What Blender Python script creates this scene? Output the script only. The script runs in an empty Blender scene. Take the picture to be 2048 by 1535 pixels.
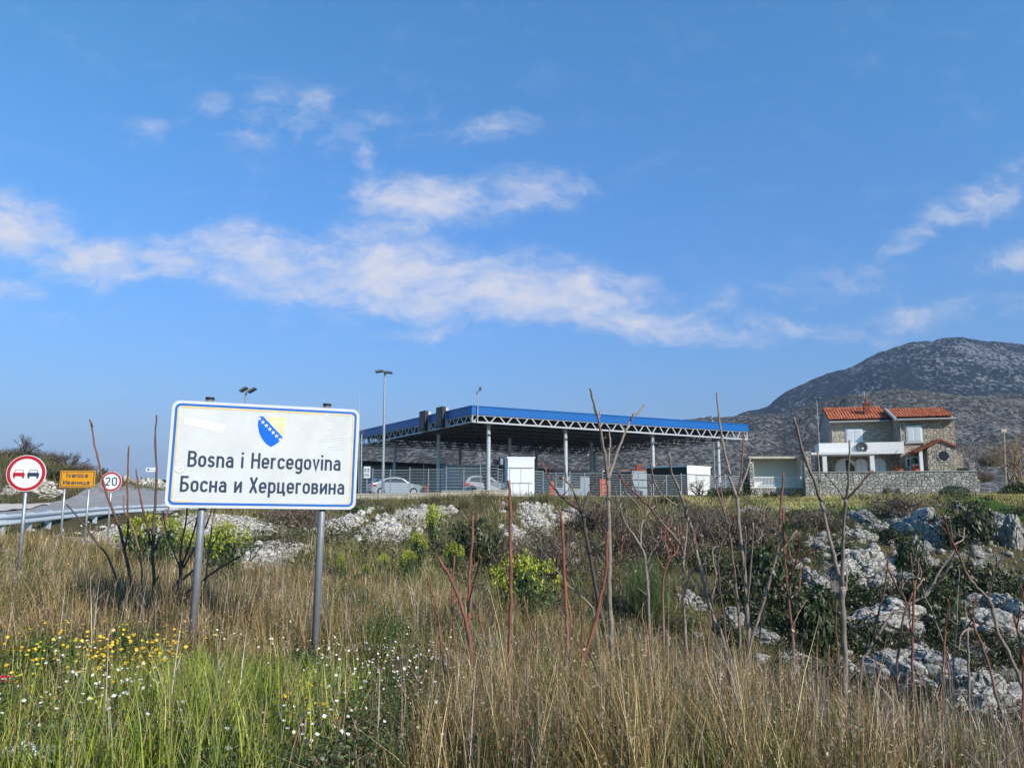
import bpy, math, random
import numpy as np
from mathutils import Vector, Matrix, noise as mnoise
R = math.radians
random.seed(7); RNG = np.random.default_rng(11)
SC = bpy.context.scene
COL = SC.collection

# ------------------------------------------------------------------ camera
F, CX, CY, TH, EYE = 1560.0, 1024.0, 767.5, R(8.48), 1.65     # focal length in photo pixels, tilt, eye height
cam_d = bpy.data.cameras.new('camera'); cam = bpy.data.objects.new('camera', cam_d); COL.objects.link(cam)
cam_d.sensor_width = 36; cam_d.lens = 36*F/2048; cam_d.clip_start = 0.05; cam_d.clip_end = 20000
cam.location = (0, 0, EYE); cam.rotation_euler = (R(90)+TH, 0, 0)
SC.camera = cam
# ------------------------------------------------------------------ light
SUN_AZ = math.atan2(0.72, -0.69)       # clockwise from +Y
SUN_EL = R(34)
SKY_STRENGTH, SUN_STRENGTH = 0.092, 5.0
sun_d = bpy.data.lights.new('sun', 'SUN'); sun_d.energy = SUN_STRENGTH; sun_d.angle = R(0.5); sun_d.color = (1.0, 0.93, 0.82)
sun = bpy.data.objects.new('sun', sun_d); COL.objects.link(sun)
sdir = Vector((math.sin(SUN_AZ)*math.cos(SUN_EL), math.cos(SUN_AZ)*math.cos(SUN_EL), math.sin(SUN_EL)))
sun.rotation_euler = sdir.to_track_quat('Z', 'Y').to_euler(); sun.location = (30, -30, 40)
SC.view_settings.view_transform = 'Standard'; SC.view_settings.look = 'None'
SC.view_settings.exposure = 0.12; SC.view_settings.gamma = 1.0; SC.view_settings.use_curve_mapping = False
SC.cycles.use_denoising = True
SC.cycles.max_bounces = 6; SC.cycles.diffuse_bounces = 3; SC.cycles.glossy_bounces = 2
SC.cycles.transmission_bounces = 3; SC.cycles.volume_bounces = 0; SC.cycles.transparent_max_bounces = 6

def ray(px, py):
    x = (px-CX)/F; u = -(py-CY)/F
    return np.array([x, math.cos(TH)-math.sin(TH)*u, math.sin(TH)+math.cos(TH)*u])
def P(px, py, Y):
    d = ray(px, py); d = d*(Y/d[1]); return Vector((d[0], d[1], d[2]+EYE))
def PZ(px, py, z):
    d = ray(px, py); d = d*((z-EYE)/d[2]); return Vector((d[0], d[1], d[2]+EYE))
def UV(px, py):
    d = ray(px, py); return d[0]/d[1], d[2]/d[1]

world = bpy.data.worlds.new('World'); SC.world = world; world.use_nodes = True
def build_world():
    nt = world.node_tree; N = nt.nodes; L = nt.links; N.clear()
    def nd(t, **k):
        n = N.new(t)
        for a, b in k.items(): setattr(n, a, b)
        return n
    def link(a, b): L.new(a, b)
    sky = nd('ShaderNodeTexSky', sky_type='NISHITA', sun_disc=False)
    sky.sun_elevation = SUN_EL; sky.sun_rotation = SUN_AZ; sky.altitude = 0; sky.air_density = 2.2; sky.dust_density = 0.3; sky.ozone_density = 6
    tc = nd('ShaderNodeTexCoord'); sep = nd('ShaderNodeSeparateXYZ'); link(tc.outputs['Generated'], sep.inputs[0])
    ym = nd('ShaderNodeMath', operation='MAXIMUM'); link(sep.outputs[1], ym.inputs[0]); ym.inputs[1].default_value = 0.02
    du = nd('ShaderNodeMath', operation='DIVIDE'); link(sep.outputs[0], du.inputs[0]); link(ym.outputs[0], du.inputs[1])
    dv = nd('ShaderNodeMath', operation='DIVIDE'); link(sep.outputs[2], dv.inputs[0]); link(ym.outputs[0], dv.inputs[1])
    uv = nd('ShaderNodeCombineXYZ'); link(du.outputs[0], uv.inputs[0]); link(dv.outputs[0], uv.inputs[1])
    # warp
    wn = nd('ShaderNodeTexNoise', noise_dimensions='3D'); wn.inputs['Scale'].default_value = 9; wn.inputs['Detail'].default_value = 4; wn.inputs['Roughness'].default_value = 0.6
    link(uv.outputs[0], wn.inputs['Vector'])
    ws = nd('ShaderNodeVectorMath', operation='SUBTRACT'); link(wn.outputs['Color'], ws.inputs[0]); ws.inputs[1].default_value = (0.5, 0.5, 0.5)
    wm = nd('ShaderNodeVectorMath', operation='MULTIPLY'); link(ws.outputs[0], wm.inputs[0]); wm.inputs[1].default_value = (0.085, 0.05, 0)
    wa = nd('ShaderNodeVectorMath', operation='ADD'); link(uv.outputs[0], wa.inputs[0]); link(wm.outputs[0], wa.inputs[1])
    clouds = [  # px, py, half width, half height, tilt, weight
        (20, 450, 150, 95, -10, .95), (195, 520, 190, 62, 0, .93), (345, 520, 130, 48, -5, .8), (490, 505, 190, 80, -5, .88), (430, 475, 260, 40, 4, .6),
        (660, 480, 280, 60, 6, .7), (760, 530, 260, 105, -6, .86), (840, 555, 280, 110, -4, 1.0), (1010, 570, 260, 100, -4, 1.0), (1180, 588, 220, 72, -4, .96), (1060, 515, 200, 40, -4, .6),
        (600, 580, 220, 60, -6, .66), (1290, 648, 210, 50, -5, .8), (1400, 668, 170, 36, -6, .74), (860, 395, 230, 75, -4, .82), (1060, 383, 170, 62, 0, .74),
        (800, 455, 230, 40, 14, .6), (980, 258, 150, 46, 12, .58), (520, 240, 110, 74, 24, .6), (610, 232, 100, 64, 24, .58), (437, 216, 60, 46, 10, .52), (735, 305, 40, 55, 0, .46), (340, 250, 150, 50, 8, .42),
        (1840, 465, 150, 46, 32, .66), (1990, 390, 170, 66, 28, .7), (2050, 505, 150, 46, 15, .66), (1600, 662, 250, 34, -4, .58), (1810, 632, 120, 36, 0, .58),
        (850, 668, 220, 30, 0, .48), (25, 580, 120, 40, -5, .6), (1500, 610, 400, 70, 3, .36), (2000, 610, 260, 60, 0, .4), (1700, 560, 300, 60, 12, .34), (620, 620, 420, 60, 0, .34), (120, 620, 300, 60, 0, .3), (700, 250, 300, 90, 8, .33)]
    prev = None
    for (cx, cy, a, b, t, w) in clouds:
        w *= 1 if w > .75 else .88
        u, v = UV(cx, cy)
        mp = nd('ShaderNodeMapping', vector_type='TEXTURE'); link(wa.outputs[0], mp.inputs['Vector'])
        mp.inputs['Location'].default_value = (u, v, 0); mp.inputs['Rotation'].default_value = (0, 0, R(t)); mp.inputs['Scale'].default_value = (a*1.12/F, b*1.15/F, 1)
        ln = nd('ShaderNodeVectorMath', operation='LENGTH'); link(mp.outputs[0], ln.inputs[0])
        mr = nd('ShaderNodeMapRange', interpolation_type='SMOOTHSTEP'); link(ln.outputs['Value'], mr.inputs[0])
        mr.inputs[1].default_value = 0.0; mr.inputs[2].default_value = 1.25; mr.inputs[3].default_value = w; mr.inputs[4].default_value = 0.0
        if prev is None: prev = mr.outputs[0]
        else:
            mx = nd('ShaderNodeMath', operation='SMOOTH_MAX'); link(prev, mx.inputs[0]); link(mr.outputs[0], mx.inputs[1]); mx.inputs[2].default_value = 0.15; prev = mx.outputs[0]
    def noise(scale, detail, rough, stretch, off=0, dist=0):
        mp = nd('ShaderNodeMapping'); link(wa.outputs[0], mp.inputs['Vector']); mp.inputs['Scale'].default_value = stretch; mp.inputs['Location'].default_value = (off, off, 0)
        n = nd('ShaderNodeTexNoise'); link(mp.outputs[0], n.inputs['Vector']); n.inputs['Scale'].default_value = scale; n.inputs['Detail'].default_value = detail; n.inputs['Roughness'].default_value = rough
        n.inputs['Distortion'].default_value = dist
        return n.outputs['Fac']
    n1 = noise(9, 9, .62, (1, 2.1, 1), 3.1, .5); n2 = noise(26, 8, .66, (1, 2.0, 1), 8.7, .3)
    s1 = nd('ShaderNodeMath', operation='MULTIPLY_ADD'); link(n1, s1.inputs[0]); s1.inputs[1].default_value = 1.7; s1.inputs[2].default_value = -1.28
    s2 = nd('ShaderNodeMath', operation='MULTIPLY_ADD'); link(n2, s2.inputs[0]); s2.inputs[1].default_value = 1.0; link(s1.outputs[0], s2.inputs[2])
    sm = nd('ShaderNodeMath', operation='ADD'); link(prev, sm.inputs[0]); link(s2.outputs[0], sm.inputs[1])
    g = nd('ShaderNodeMapRange', interpolation_type='SMOOTHSTEP'); link(sm.outputs[0], g.inputs[0]); g.inputs[1].default_value = 0.12; g.inputs[2].default_value = 1.45; g.inputs[3].default_value = 0; g.inputs[4].default_value = 0.98
    gate = nd('ShaderNodeMapRange'); link(prev, gate.inputs[0]); gate.inputs[1].default_value = 0.03; gate.inputs[2].default_value = 0.4
    al = nd('ShaderNodeMath', operation='MULTIPLY'); link(g.outputs[0], al.inputs[0]); link(gate.outputs[0], al.inputs[1])
    # sky tint
    hs = nd('ShaderNodeMixRGB', blend_type='MULTIPLY'); hs.inputs[0].default_value = 1; link(sky.outputs[0], hs.inputs[1]); tm = nd('ShaderNodeMapRange'); link(dv.outputs[0], tm.inputs[0]); tm.inputs[1].default_value = 0.02; tm.inputs[2].default_value = 0.65; tx = nd('ShaderNodeMixRGB'); link(tm.outputs[0], tx.inputs[0]); tx.inputs[1].default_value = SKY_LOW; tx.inputs[2].default_value = SKY_HIGH; link(tx.outputs[0], hs.inputs[2])
    mix = nd('ShaderNodeMixRGB'); link(al.outputs[0], mix.inputs[0]); link(hs.outputs[0], mix.inputs[1]); mix.inputs[2].default_value = CLOUD_COL
    bg = nd('ShaderNodeBackground'); link(mix.outputs[0], bg.inputs['Color']); bg.inputs['Strength'].default_value = SKY_STRENGTH
    out = nd('ShaderNodeOutputWorld'); link(bg.outputs[0], out.inputs['Surface'])
SKY_LOW, SKY_HIGH = (0.55, 0.83, 1.9, 1), (0.54, 1.10, 1.64, 1); CLOUD_COL = (8.0, 7.9, 8.5, 1)
build_world()

# ------------------------------------------------------------------ helpers
def tag(o, label=None, cat=None, group=None, kind=None):
    if label: o['label'] = label
    if cat: o['category'] = cat
    if group: o['group'] = group
    if kind: o['kind'] = kind
    return o
def empty(name, loc, label=None, cat=None, group=None, rz=0):
    o = bpy.data.objects.new(name, None); COL.objects.link(o); o.location = loc; o.rotation_euler = (0, 0, rz); o.empty_display_size = .2
    return tag(o, label, cat, group)
def wmat(o):
    m = Matrix.Identity(4)
    while o is not None:
        m = (Matrix.Translation(o.location) @ o.rotation_euler.to_matrix().to_4x4() @ Matrix.Diagonal((*o.scale, 1))) @ m
        o = o.parent
    return m
class MB:
    def __init__(s): s.v = []; s.f = []; s.c = []
    def add(s, vs, fs):
        b = len(s.v); s.v.extend([Vector(x) for x in vs]); s.f.extend([tuple(i+b for i in f) for f in fs]); return b
    def box(s, lo, hi, M=None):
        (x0, y0, z0), (x1, y1, z1) = lo, hi
        vs = [(x0,y0,z0),(x1,y0,z0),(x1,y1,z0),(x0,y1,z0),(x0,y0,z1),(x1,y0,z1),(x1,y1,z1),(x0,y1,z1)]
        if M is not None: vs = [M @ Vector(v) for v in vs]
        s.add(vs, [(0,3,2,1),(4,5,6,7),(0,1,5,4),(1,2,6,5),(2,3,7,6),(3,0,4,7)]); return s
    def bar(s, p, q, w, h=None):
        p = Vector(p); q = Vector(q); d = (q-p).normalized(); up = Vector((0,0,1)) if abs(d.z) < .95 else Vector((1,0,0))
        a = d.cross(up).normalized(); b = a.cross(d); h = h or w; a = a*w/2; b = b*h/2
        s.add([p-a-b,p+a-b,p+a+b,p-a+b,q-a-b,q+a-b,q+a+b,q-a+b], [(0,1,2,3),(7,6,5,4),(0,4,5,1),(1,5,6,2),(2,6,7,3),(3,7,4,0)]); return s
    def tube(s, pts, rad, n=8, cap=True):
        pts = [Vector(p) for p in pts]; m = len(pts)
        if not hasattr(rad, '__len__'): rad = [rad]*m
        prev = None; rings = []
        for i in range(m):
            d = (pts[min(i+1, m-1)]-pts[max(i-1, 0)]).normalized()
            if prev is None:
                up = Vector((0,0,1)) if abs(d.z) < .9 else Vector((1,0,0)); a = d.cross(up).normalized()
            else: a = (prev - d*prev.dot(d)).normalized()
            prev = a; b = d.cross(a)
            rings.append([pts[i]+(a*math.cos(2*math.pi*k/n)+b*math.sin(2*math.pi*k/n))*rad[i] for k in range(n)])
        vs = [v for r in rings for v in r]; fs = []
        for i in range(m-1):
            for k in range(n):
                fs.append((i*n+k, i*n+(k+1)%n, (i+1)*n+(k+1)%n, (i+1)*n+k))
        if cap: fs += [tuple(range(n-1, -1, -1)), tuple((m-1)*n+k for k in range(n))]
        s.add(vs, fs); return s
    def prism(s, poly, fn, t0, t1):
        # poly: 2-D outline, fn(a, b, t) -> point
        n = len(poly)
        vs = [fn(a, b, t0) for a, b in poly]+[fn(a, b, t1) for a, b in poly]
        s.add(vs, [tuple(range(n-1, -1, -1)), tuple(range(n, 2*n))]+[(i, (i+1)%n, n+(i+1)%n, n+i) for i in range(n)]); return s
    def build(s, name, mat, parent=None, local=False, smooth=False):
        vs = s.v
        if parent is not None and not local:
            mi = wmat(parent).inverted(); vs = [mi @ v for v in vs]
        me = bpy.data.meshes.new(name); me.from_pydata([tuple(v) for v in vs], [], s.f)
        return finish(name, me, mat, parent, smooth)
def finish(name, me, mat, parent=None, smooth=False):
    import bmesh
    if len(me.polygons) < 60000 and not smooth == 'raw':
        bm = bmesh.new(); bm.from_mesh(me); bmesh.ops.recalc_face_normals(bm, faces=bm.faces); bm.to_mesh(me); bm.free()
    if smooth is True: me.polygons.foreach_set('use_smooth', [True]*len(me.polygons))
    if mat: me.materials.append(mat)
    o = bpy.data.objects.new(name, me); COL.objects.link(o); o.parent = parent
    return o
def mesh_np(name, V, faces, mat, cols=None, parent=None, smooth=False):
    """V (n,3); faces (m,k) array of equal sized polygons; cols (n,3) per-vertex attribute Col"""
    me = bpy.data.meshes.new(name); V = np.ascontiguousarray(V, np.float32); faces = np.ascontiguousarray(faces, np.int32)
    m, k = faces.shape
    me.vertices.add(len(V)); me.vertices.foreach_set('co', V.ravel())
    me.loops.add(m*k); me.loops.foreach_set('vertex_index', faces.ravel())
    me.polygons.add(m); me.polygons.foreach_set('loop_start', np.arange(0, m*k, k, dtype=np.int32)); me.polygons.foreach_set('loop_total', np.full(m, k, np.int32))
    if smooth: me.polygons.foreach_set('use_smooth', np.ones(m, bool))
    if cols is not None:
        a = me.attributes.new('Col', 'FLOAT_COLOR', 'POINT')
        c4 = np.ones((len(V), 4), np.float32); c4[:, :3] = cols; a.data.foreach_set('color', c4.ravel())
    me.update(calc_edges=True); me.validate()
    if mat: me.materials.append(mat)
    o = bpy.data.objects.new(name, me); COL.objects.link(o); o.parent = parent
    return o
def dup(o, loc=None, rz=None, scale=None):
    c = o.copy(); COL.objects.link(c)
    for k in list(c.keys()):
        if k == 'label': del c[k]
    if loc is not None: c.location = loc
    if rz is not None: c.rotation_euler = (0, 0, rz)
    if scale is not None: c.scale = scale
    for ch in o.children:
        d = ch.copy(); COL.objects.link(d); d.parent = c
        for g in ch.children:
            e = g.copy(); COL.objects.link(e); e.parent = d
    return c

# ------------------------------------------------------------------ materials
def mat(name, col, rough=.6, metal=0, spec=.4, var=0.0, vscale=8, bump=0, bscale=40, dirt=None):
    m = bpy.data.materials.new(name); m.use_nodes = True; nt = m.node_tree; b = nt.nodes['Principled BSDF']
    b.inputs['Base Color'].default_value = (*col, 1); b.inputs['Roughness'].default_value = rough; b.inputs['Metallic'].default_value = metal
    b.inputs['Specular IOR Level'].default_value = spec
    if var or bump or dirt:
        tc = nt.nodes.new('ShaderNodeTexCoord')
    if var or dirt:
        n = nt.nodes.new('ShaderNodeTexNoise'); n.inputs['Scale'].default_value = vscale; n.inputs['Detail'].default_value = 8; n.inputs['Roughness'].default_value = .65
        nt.links.new(tc.outputs['Object'], n.inputs['Vector'])
        r = nt.nodes.new('ShaderNodeValToRGB'); r.color_ramp.elements[0].position = .3; r.color_ramp.elements[1].position = .7
        d = dirt or tuple(c*(1-var) for c in col)
        r.color_ramp.elements[0].color = (*d, 1); r.color_ramp.elements[1].color = (*[min(1, c*(1+var*.5)) for c in col], 1)
        nt.links.new(n.outputs['Fac'], r.inputs[0]); nt.links.new(r.outputs[0], b.inputs['Base Color'])
    if bump:
        n2 = nt.nodes.new('ShaderNodeTexNoise'); n2.inputs['Scale'].default_value = bscale; n2.inputs['Detail'].default_value = 6
        nt.links.new(tc.outputs['Object'], n2.inputs['Vector'])
        bp = nt.nodes.new('ShaderNodeBump'); bp.inputs['Strength'].default_value = bump; nt.links.new(n2.outputs['Fac'], bp.inputs['Height']); nt.links.new(bp.outputs[0], b.inputs['Normal'])
    return m
class NG:
    """small node-graph helper"""
    def __init__(s, name):
        s.m = bpy.data.materials.new(name); s.m.use_nodes = True; s.nt = s.m.node_tree; s.b = s.nt.nodes['Principled BSDF']; s.out = s.nt.nodes['Material Output']
        s.tc = s.n('ShaderNodeTexCoord')
    def n(s, t, **k):
        x = s.nt.nodes.new(t)
        for a, b in k.items(): setattr(x, a, b)
        return x
    def l(s, a, b): s.nt.links.new(a, b)
    def noise(s, vec, scale, detail=6, rough=.6, dist=0, out='Fac'):
        x = s.n('ShaderNodeTexNoise'); s.l(vec, x.inputs['Vector']); x.inputs['Scale'].default_value = scale; x.inputs['Detail'].default_value = detail; x.inputs['Roughness'].default_value = rough; x.inputs['Distortion'].default_value = dist
        return x.outputs[out]
    def vor(s, vec, scale, feature='F1', out='Distance', rnd=1):
        x = s.n('ShaderNodeTexVoronoi', feature=feature); s.l(vec, x.inputs['Vector']); x.inputs['Scale'].default_value = scale; x.inputs['Randomness'].default_value = rnd
        return x.outputs[out]
    def ramp(s, fac, stops):
        x = s.n('ShaderNodeValToRGB'); e = x.color_ramp.elements
        while len(e) < len(stops): e.new(.5)
        for i, (p, c) in enumerate(stops): e[i].position = p; e[i].color = (*c, 1) if hasattr(c, '__len__') else (c, c, c, 1)
        s.l(fac, x.inputs[0]); return x.outputs[0]
    def mix(s, fac, a, b, mode='MIX'):
        x = s.n('ShaderNodeMixRGB', blend_type=mode)
        for i, v in enumerate((fac, a, b)):
            if hasattr(v, 'is_output') or isinstance(v, bpy.types.NodeSocket): s.l(v, x.inputs[i])
            elif i == 0: x.inputs[0].default_value = v
            else: x.inputs[i].default_value = (*v, 1)
        return x.outputs[0]
    def math(s, op, a, b=0.0, c=0.0):
        x = s.n('ShaderNodeMath', operation=op)
        for i, v in enumerate((a, b, c)):
            if isinstance(v, bpy.types.NodeSocket): s.l(v, x.inputs[i])
            else: x.inputs[i].default_value = v
        return x.outputs[0]
    def bump(s, h, strength, dist=.1):
        x = s.n('ShaderNodeBump'); x.inputs['Strength'].default_value = strength; x.inputs['Distance'].default_value = dist; s.l(h, x.inputs['Height']); s.l(x.outputs[0], s.b.inputs['Normal'])
    def attr(s, name, out='Color'):
        x = s.n('ShaderNodeAttribute', attribute_name=name); return x.outputs[out]
    def scaled(s, vec, sc):
        x = s.n('ShaderNodeMapping'); s.l(vec, x.inputs['Vector']); x.inputs['Scale'].default_value = sc; return x.outputs[0]
def foliage_mat(name, tint=(1, 1, 1), trans=.35, rough=.7, objvar=.25):
    g = NG(name); c = g.attr('Col')
    oi = g.n('ShaderNodeObjectInfo'); v = g.math('MULTIPLY_ADD', oi.outputs['Random'], objvar*2, 1-objvar)
    c = g.mix(1, c, tint, 'MULTIPLY'); c = g.mix(1, c, v, 'MULTIPLY')
    d = g.n('ShaderNodeBsdfDiffuse'); g.l(c, d.inputs[0]); t = g.n('ShaderNodeBsdfTranslucent'); g.l(c, t.inputs[0])
    mx = g.n('ShaderNodeMixShader'); mx.inputs[0].default_value = trans; g.l(d.outputs[0], mx.inputs[1]); g.l(t.outputs[0], mx.inputs[2])
    gl = g.n('ShaderNodeBsdfGlossy'); gl.inputs['Roughness'].default_value = .45; gl.inputs[0].default_value = (1, 1, 1, 1)
    m2 = g.n('ShaderNodeMixShader'); m2.inputs[0].default_value = .03; g.l(mx.outputs[0], m2.inputs[1]); g.l(gl.outputs[0], m2.inputs[2])
    g.l(m2.outputs[0], g.out.inputs['Surface']); return g.m
M = {}
M['galv'] = mat('galvanised_steel', (.42, .44, .46), .45, .6, var=.25, vscale=6)
M['post'] = mat('sign_post_steel', (.25, .26, .28), .5, .35, var=.25, vscale=5, bump=.03, bscale=60)
M['white'] = mat('white_paint', (.78, .79, .80), .5, var=.06, vscale=3)
M['signwhite'] = mat('sign_white', (.64, .645, .655), .35, var=.09, vscale=3.5)
M['crease'] = mat('sign_film_crease', (.52, .53, .54), .4)
M['signblue'] = mat('sign_blue', (.02, .13, .50), .4)
M['shieldblue'] = mat('shield_blue', (.0, .13, .85), .4)
M['shieldyellow'] = mat('shield_yellow', (.76, .70, .42), .45, var=.22, vscale=9)
M['signyellow'] = mat('faded_yellow', (.80, .60, .22), .5, var=.25, vscale=7)
M['ink'] = mat('sign_lettering', (.025, .045, .09), .5)
M['black'] = mat('black_paint', (.015, .015, .018), .5)
M['red'] = mat('sign_red', (.48, .015, .03), .45, var=.1)
M['amber'] = mat('sign_amber', (.75, .33, .012), .45, var=.08)
M['bluefascia'] = mat('blue_sheet_metal', (.005, .11, .38), .4, spec=.4, var=.08, vscale=.6)
M['greysteel'] = mat('grey_painted_steel', (.50, .52, .55), .45, var=.1, vscale=2)
M['trusswhite'] = mat('light_grey_truss', (.44, .46, .48), .5)
M['trussdark'] = mat('dark_truss', (.10, .105, .11), .6)
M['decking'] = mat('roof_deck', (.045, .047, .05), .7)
M['darkpanel'] = mat('dark_panel', (.02, .021, .024), .5)
M['glass'] = mat('window_glass', (.03, .04, .05), .08, spec=.6)
M['paleglass'] = mat('pale_window', (.32, .38, .42), .25)
M['buildgrey'] = mat('grey_building_wall', (.25, .30, .35), .7, var=.1, vscale=.7)
M['boothgrey'] = mat('grey_booth_panel', (.30, .34, .38), .6, var=.08)
M['concrete'] = mat('concrete', (.50, .45, .38), .9, var=.3, vscale=2, bump=.2, bscale=12)
M['railsteel'] = mat('guardrail_steel', (.50, .56, .62), .45, .15, var=.12, vscale=2)
M['oldtile'] = mat('weathered_tile', (.28, .085, .04), .85, var=.4, vscale=6)
M['rust'] = mat('red_brown_metal', (.35, .06, .025), .6, var=.2)
M['orange'] = mat('orange_plastic', (.62, .10, .02), .6, var=.15)
M['silver'] = mat('silver_car_paint', (.32, .34, .37), .25, .3, spec=.5)
M['greycar'] = mat('grey_car_paint', (.17, .185, .21), .5, .0, spec=.5)
M['tyre'] = mat('tyre_rubber', (.02, .02, .02), .8)
M['tail'] = mat('tail_light', (.45, .02, .02), .3)
M['plaster'] = mat('white_plaster', (.74, .73, .70), .8, var=.08, vscale=1.2)
M['shutter'] = mat('white_shutter', (.72, .75, .78), .5)
M['trim'] = mat('grey_trim', (.35, .35, .34), .7, var=.15)
M['chim'] = mat('chimney_brick', (.25, .075, .04), .85, var=.35, vscale=14)
M['dish'] = mat('dish_grey', (.055, .063, .072), .6)
M['terracotta'] = mat('terracotta', (.45, .13, .05), .8, var=.25)
M['wood'] = mat('weathered_wood', (.30, .27, .22), .85, var=.3)
M['asphalt'] = mat('asphalt', (.25, .245, .24), .9, var=.18, vscale=1.5, bump=.2, bscale=60)
M['lightroad'] = mat('pale_concrete_road', (.52, .46, .38), .9, var=.15, vscale=.8)
M['plastic'] = mat('white_plastic_film', (.70, .74, .76), .35, var=.15, vscale=14)
M['canred'] = mat('can_red', (.55, .01, .03), .3, spec=.6)
M['alu'] = mat('aluminium', (.7, .7, .7), .3, .9)
M['tealp'] = mat('teal_plastic', (.02, .45, .30), .4)
M['yline'] = mat('white_road_line', (.7, .7, .68), .8)
def stone_mat(name, scale, c0, c1, mort, stretch=(1, 1, 1.35), rnd=.85, edge=.06):
    g = NG(name); v = g.scaled(g.tc.outputs['Object'], stretch)
    wn = g.noise(v, 3, 3, .5, 0, 'Color'); w = g.mix(.06, v, wn, 'ADD')
    e = g.vor(w, scale, 'DISTANCE_TO_EDGE', 'Distance', rnd); c = g.vor(w, scale, 'F1', 'Color', rnd)
    sep = g.n('ShaderNodeSeparateColor'); g.l(c, sep.inputs[0])
    col = g.ramp(sep.outputs[0], [(0, c0), (.55, tuple((a+b)/2 for a, b in zip(c0, c1))), (1, c1)])
    n = g.noise(v, scale*3, 6, .7); col = g.mix(g.math('MULTIPLY', n, .6), col, tuple(x*.45 for x in c0))
    f = g.ramp(e, [(0, 0.), (edge, 1.)])
    col = g.mix(f, mort, col); g.l(col, g.b.inputs['Base Color']); g.b.inputs['Roughness'].default_value = .9
    h = g.ramp(e, [(0, 0.), (edge*2.5, 1.)]); g.bump(g.math('ADD', h, g.math('MULTIPLY', n, .4)), .8, .12); return g.m
M['stone'] = stone_mat('rubble_stone_wall', 4.3, (.35, .295, .225), (.68, .60, .485), (.20, .165, .13))
M['terrstone'] = stone_mat('terrace_stone_wall', 3.6, (.27, .26, .24), (.66, .63, .57), (.12, .11, .10))
M['squared'] = stone_mat('squared_stone_wall', 3.4, (.48, .40, .31), (.68, .60, .48), (.46, .39, .31), (.75, .75, 1.9), .55, .05)
def tile_mat():
    g = NG('roof_tiles'); v = g.tc.outputs['Object']; n = g.noise(v, 2.2, 6, .7); n2 = g.vor(g.scaled(v, (4.4, 2.5, 2.5)), 1, 'F1', 'Color')
    s = g.n('ShaderNodeSeparateColor'); g.l(n2, s.inputs[0])
    c = g.ramp(s.outputs[0], [(0, (.30, .065, .025)), (.6, (.47, .125, .045)), (1, (.58, .21, .09))]); c = g.mix(g.math('MULTIPLY', n, .35), c, (.20, .06, .03))
    g.l(c, g.b.inputs['Base Color']); g.b.inputs['Roughness'].default_value = .8; return g.m
M['tile'] = tile_mat()
def rock_mat(name, c0, c1, scale):
    g = NG(name); v = g.tc.outputs['Object']; oi = g.n('ShaderNodeObjectInfo')
    vv = g.n('ShaderNodeVectorMath', operation='ADD'); g.l(v, vv.inputs[0]); g.l(oi.outputs['Location'], vv.inputs[1]); v = vv.outputs[0]
    n = g.noise(v, scale, 10, .7, .6); n2 = g.noise(v, scale*4.5, 8, .75); cr = g.vor(g.mix(.35, v, g.noise(v, scale*1.3, 4, .6, 0, 'Color'), 'ADD'), scale*1.6, 'DISTANCE_TO_EDGE')
    c = g.ramp(n, [(.3, c0), (.62, c1)]); c = g.mix(g.ramp(n2, [(.36, .85), (.58, 0.)]), c, tuple(x*.4 for x in c0))
    crf = g.ramp(cr, [(0, .8), (.05, 0.)]); c = g.mix(crf, c, (.05, .048, .042))
    moss = g.ramp(g.noise(v, scale*.9, 6, .6), [(.6, 0.), (.72, .5)]); c = g.mix(moss, c, (.16, .14, .085))
    g.l(c, g.b.inputs['Base Color']); g.b.inputs['Roughness'].default_value = .95; g.b.inputs['Specular IOR Level'].default_value = .15
    h = g.math('ADD', g.math('MULTIPLY', n, .7), g.math('ADD', g.math('MULTIPLY', n2, .5), g.math('MULTIPLY', crf, -.6))); g.bump(h, 1.0, .12); return g.m
M['rock'] = rock_mat('grey_limestone', (.31, .29, .26), (.64, .605, .545), 2.0)
M['palerock'] = rock_mat('fresh_limestone', (.50, .455, .39), (.74, .69, .61), 1.6)
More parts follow.
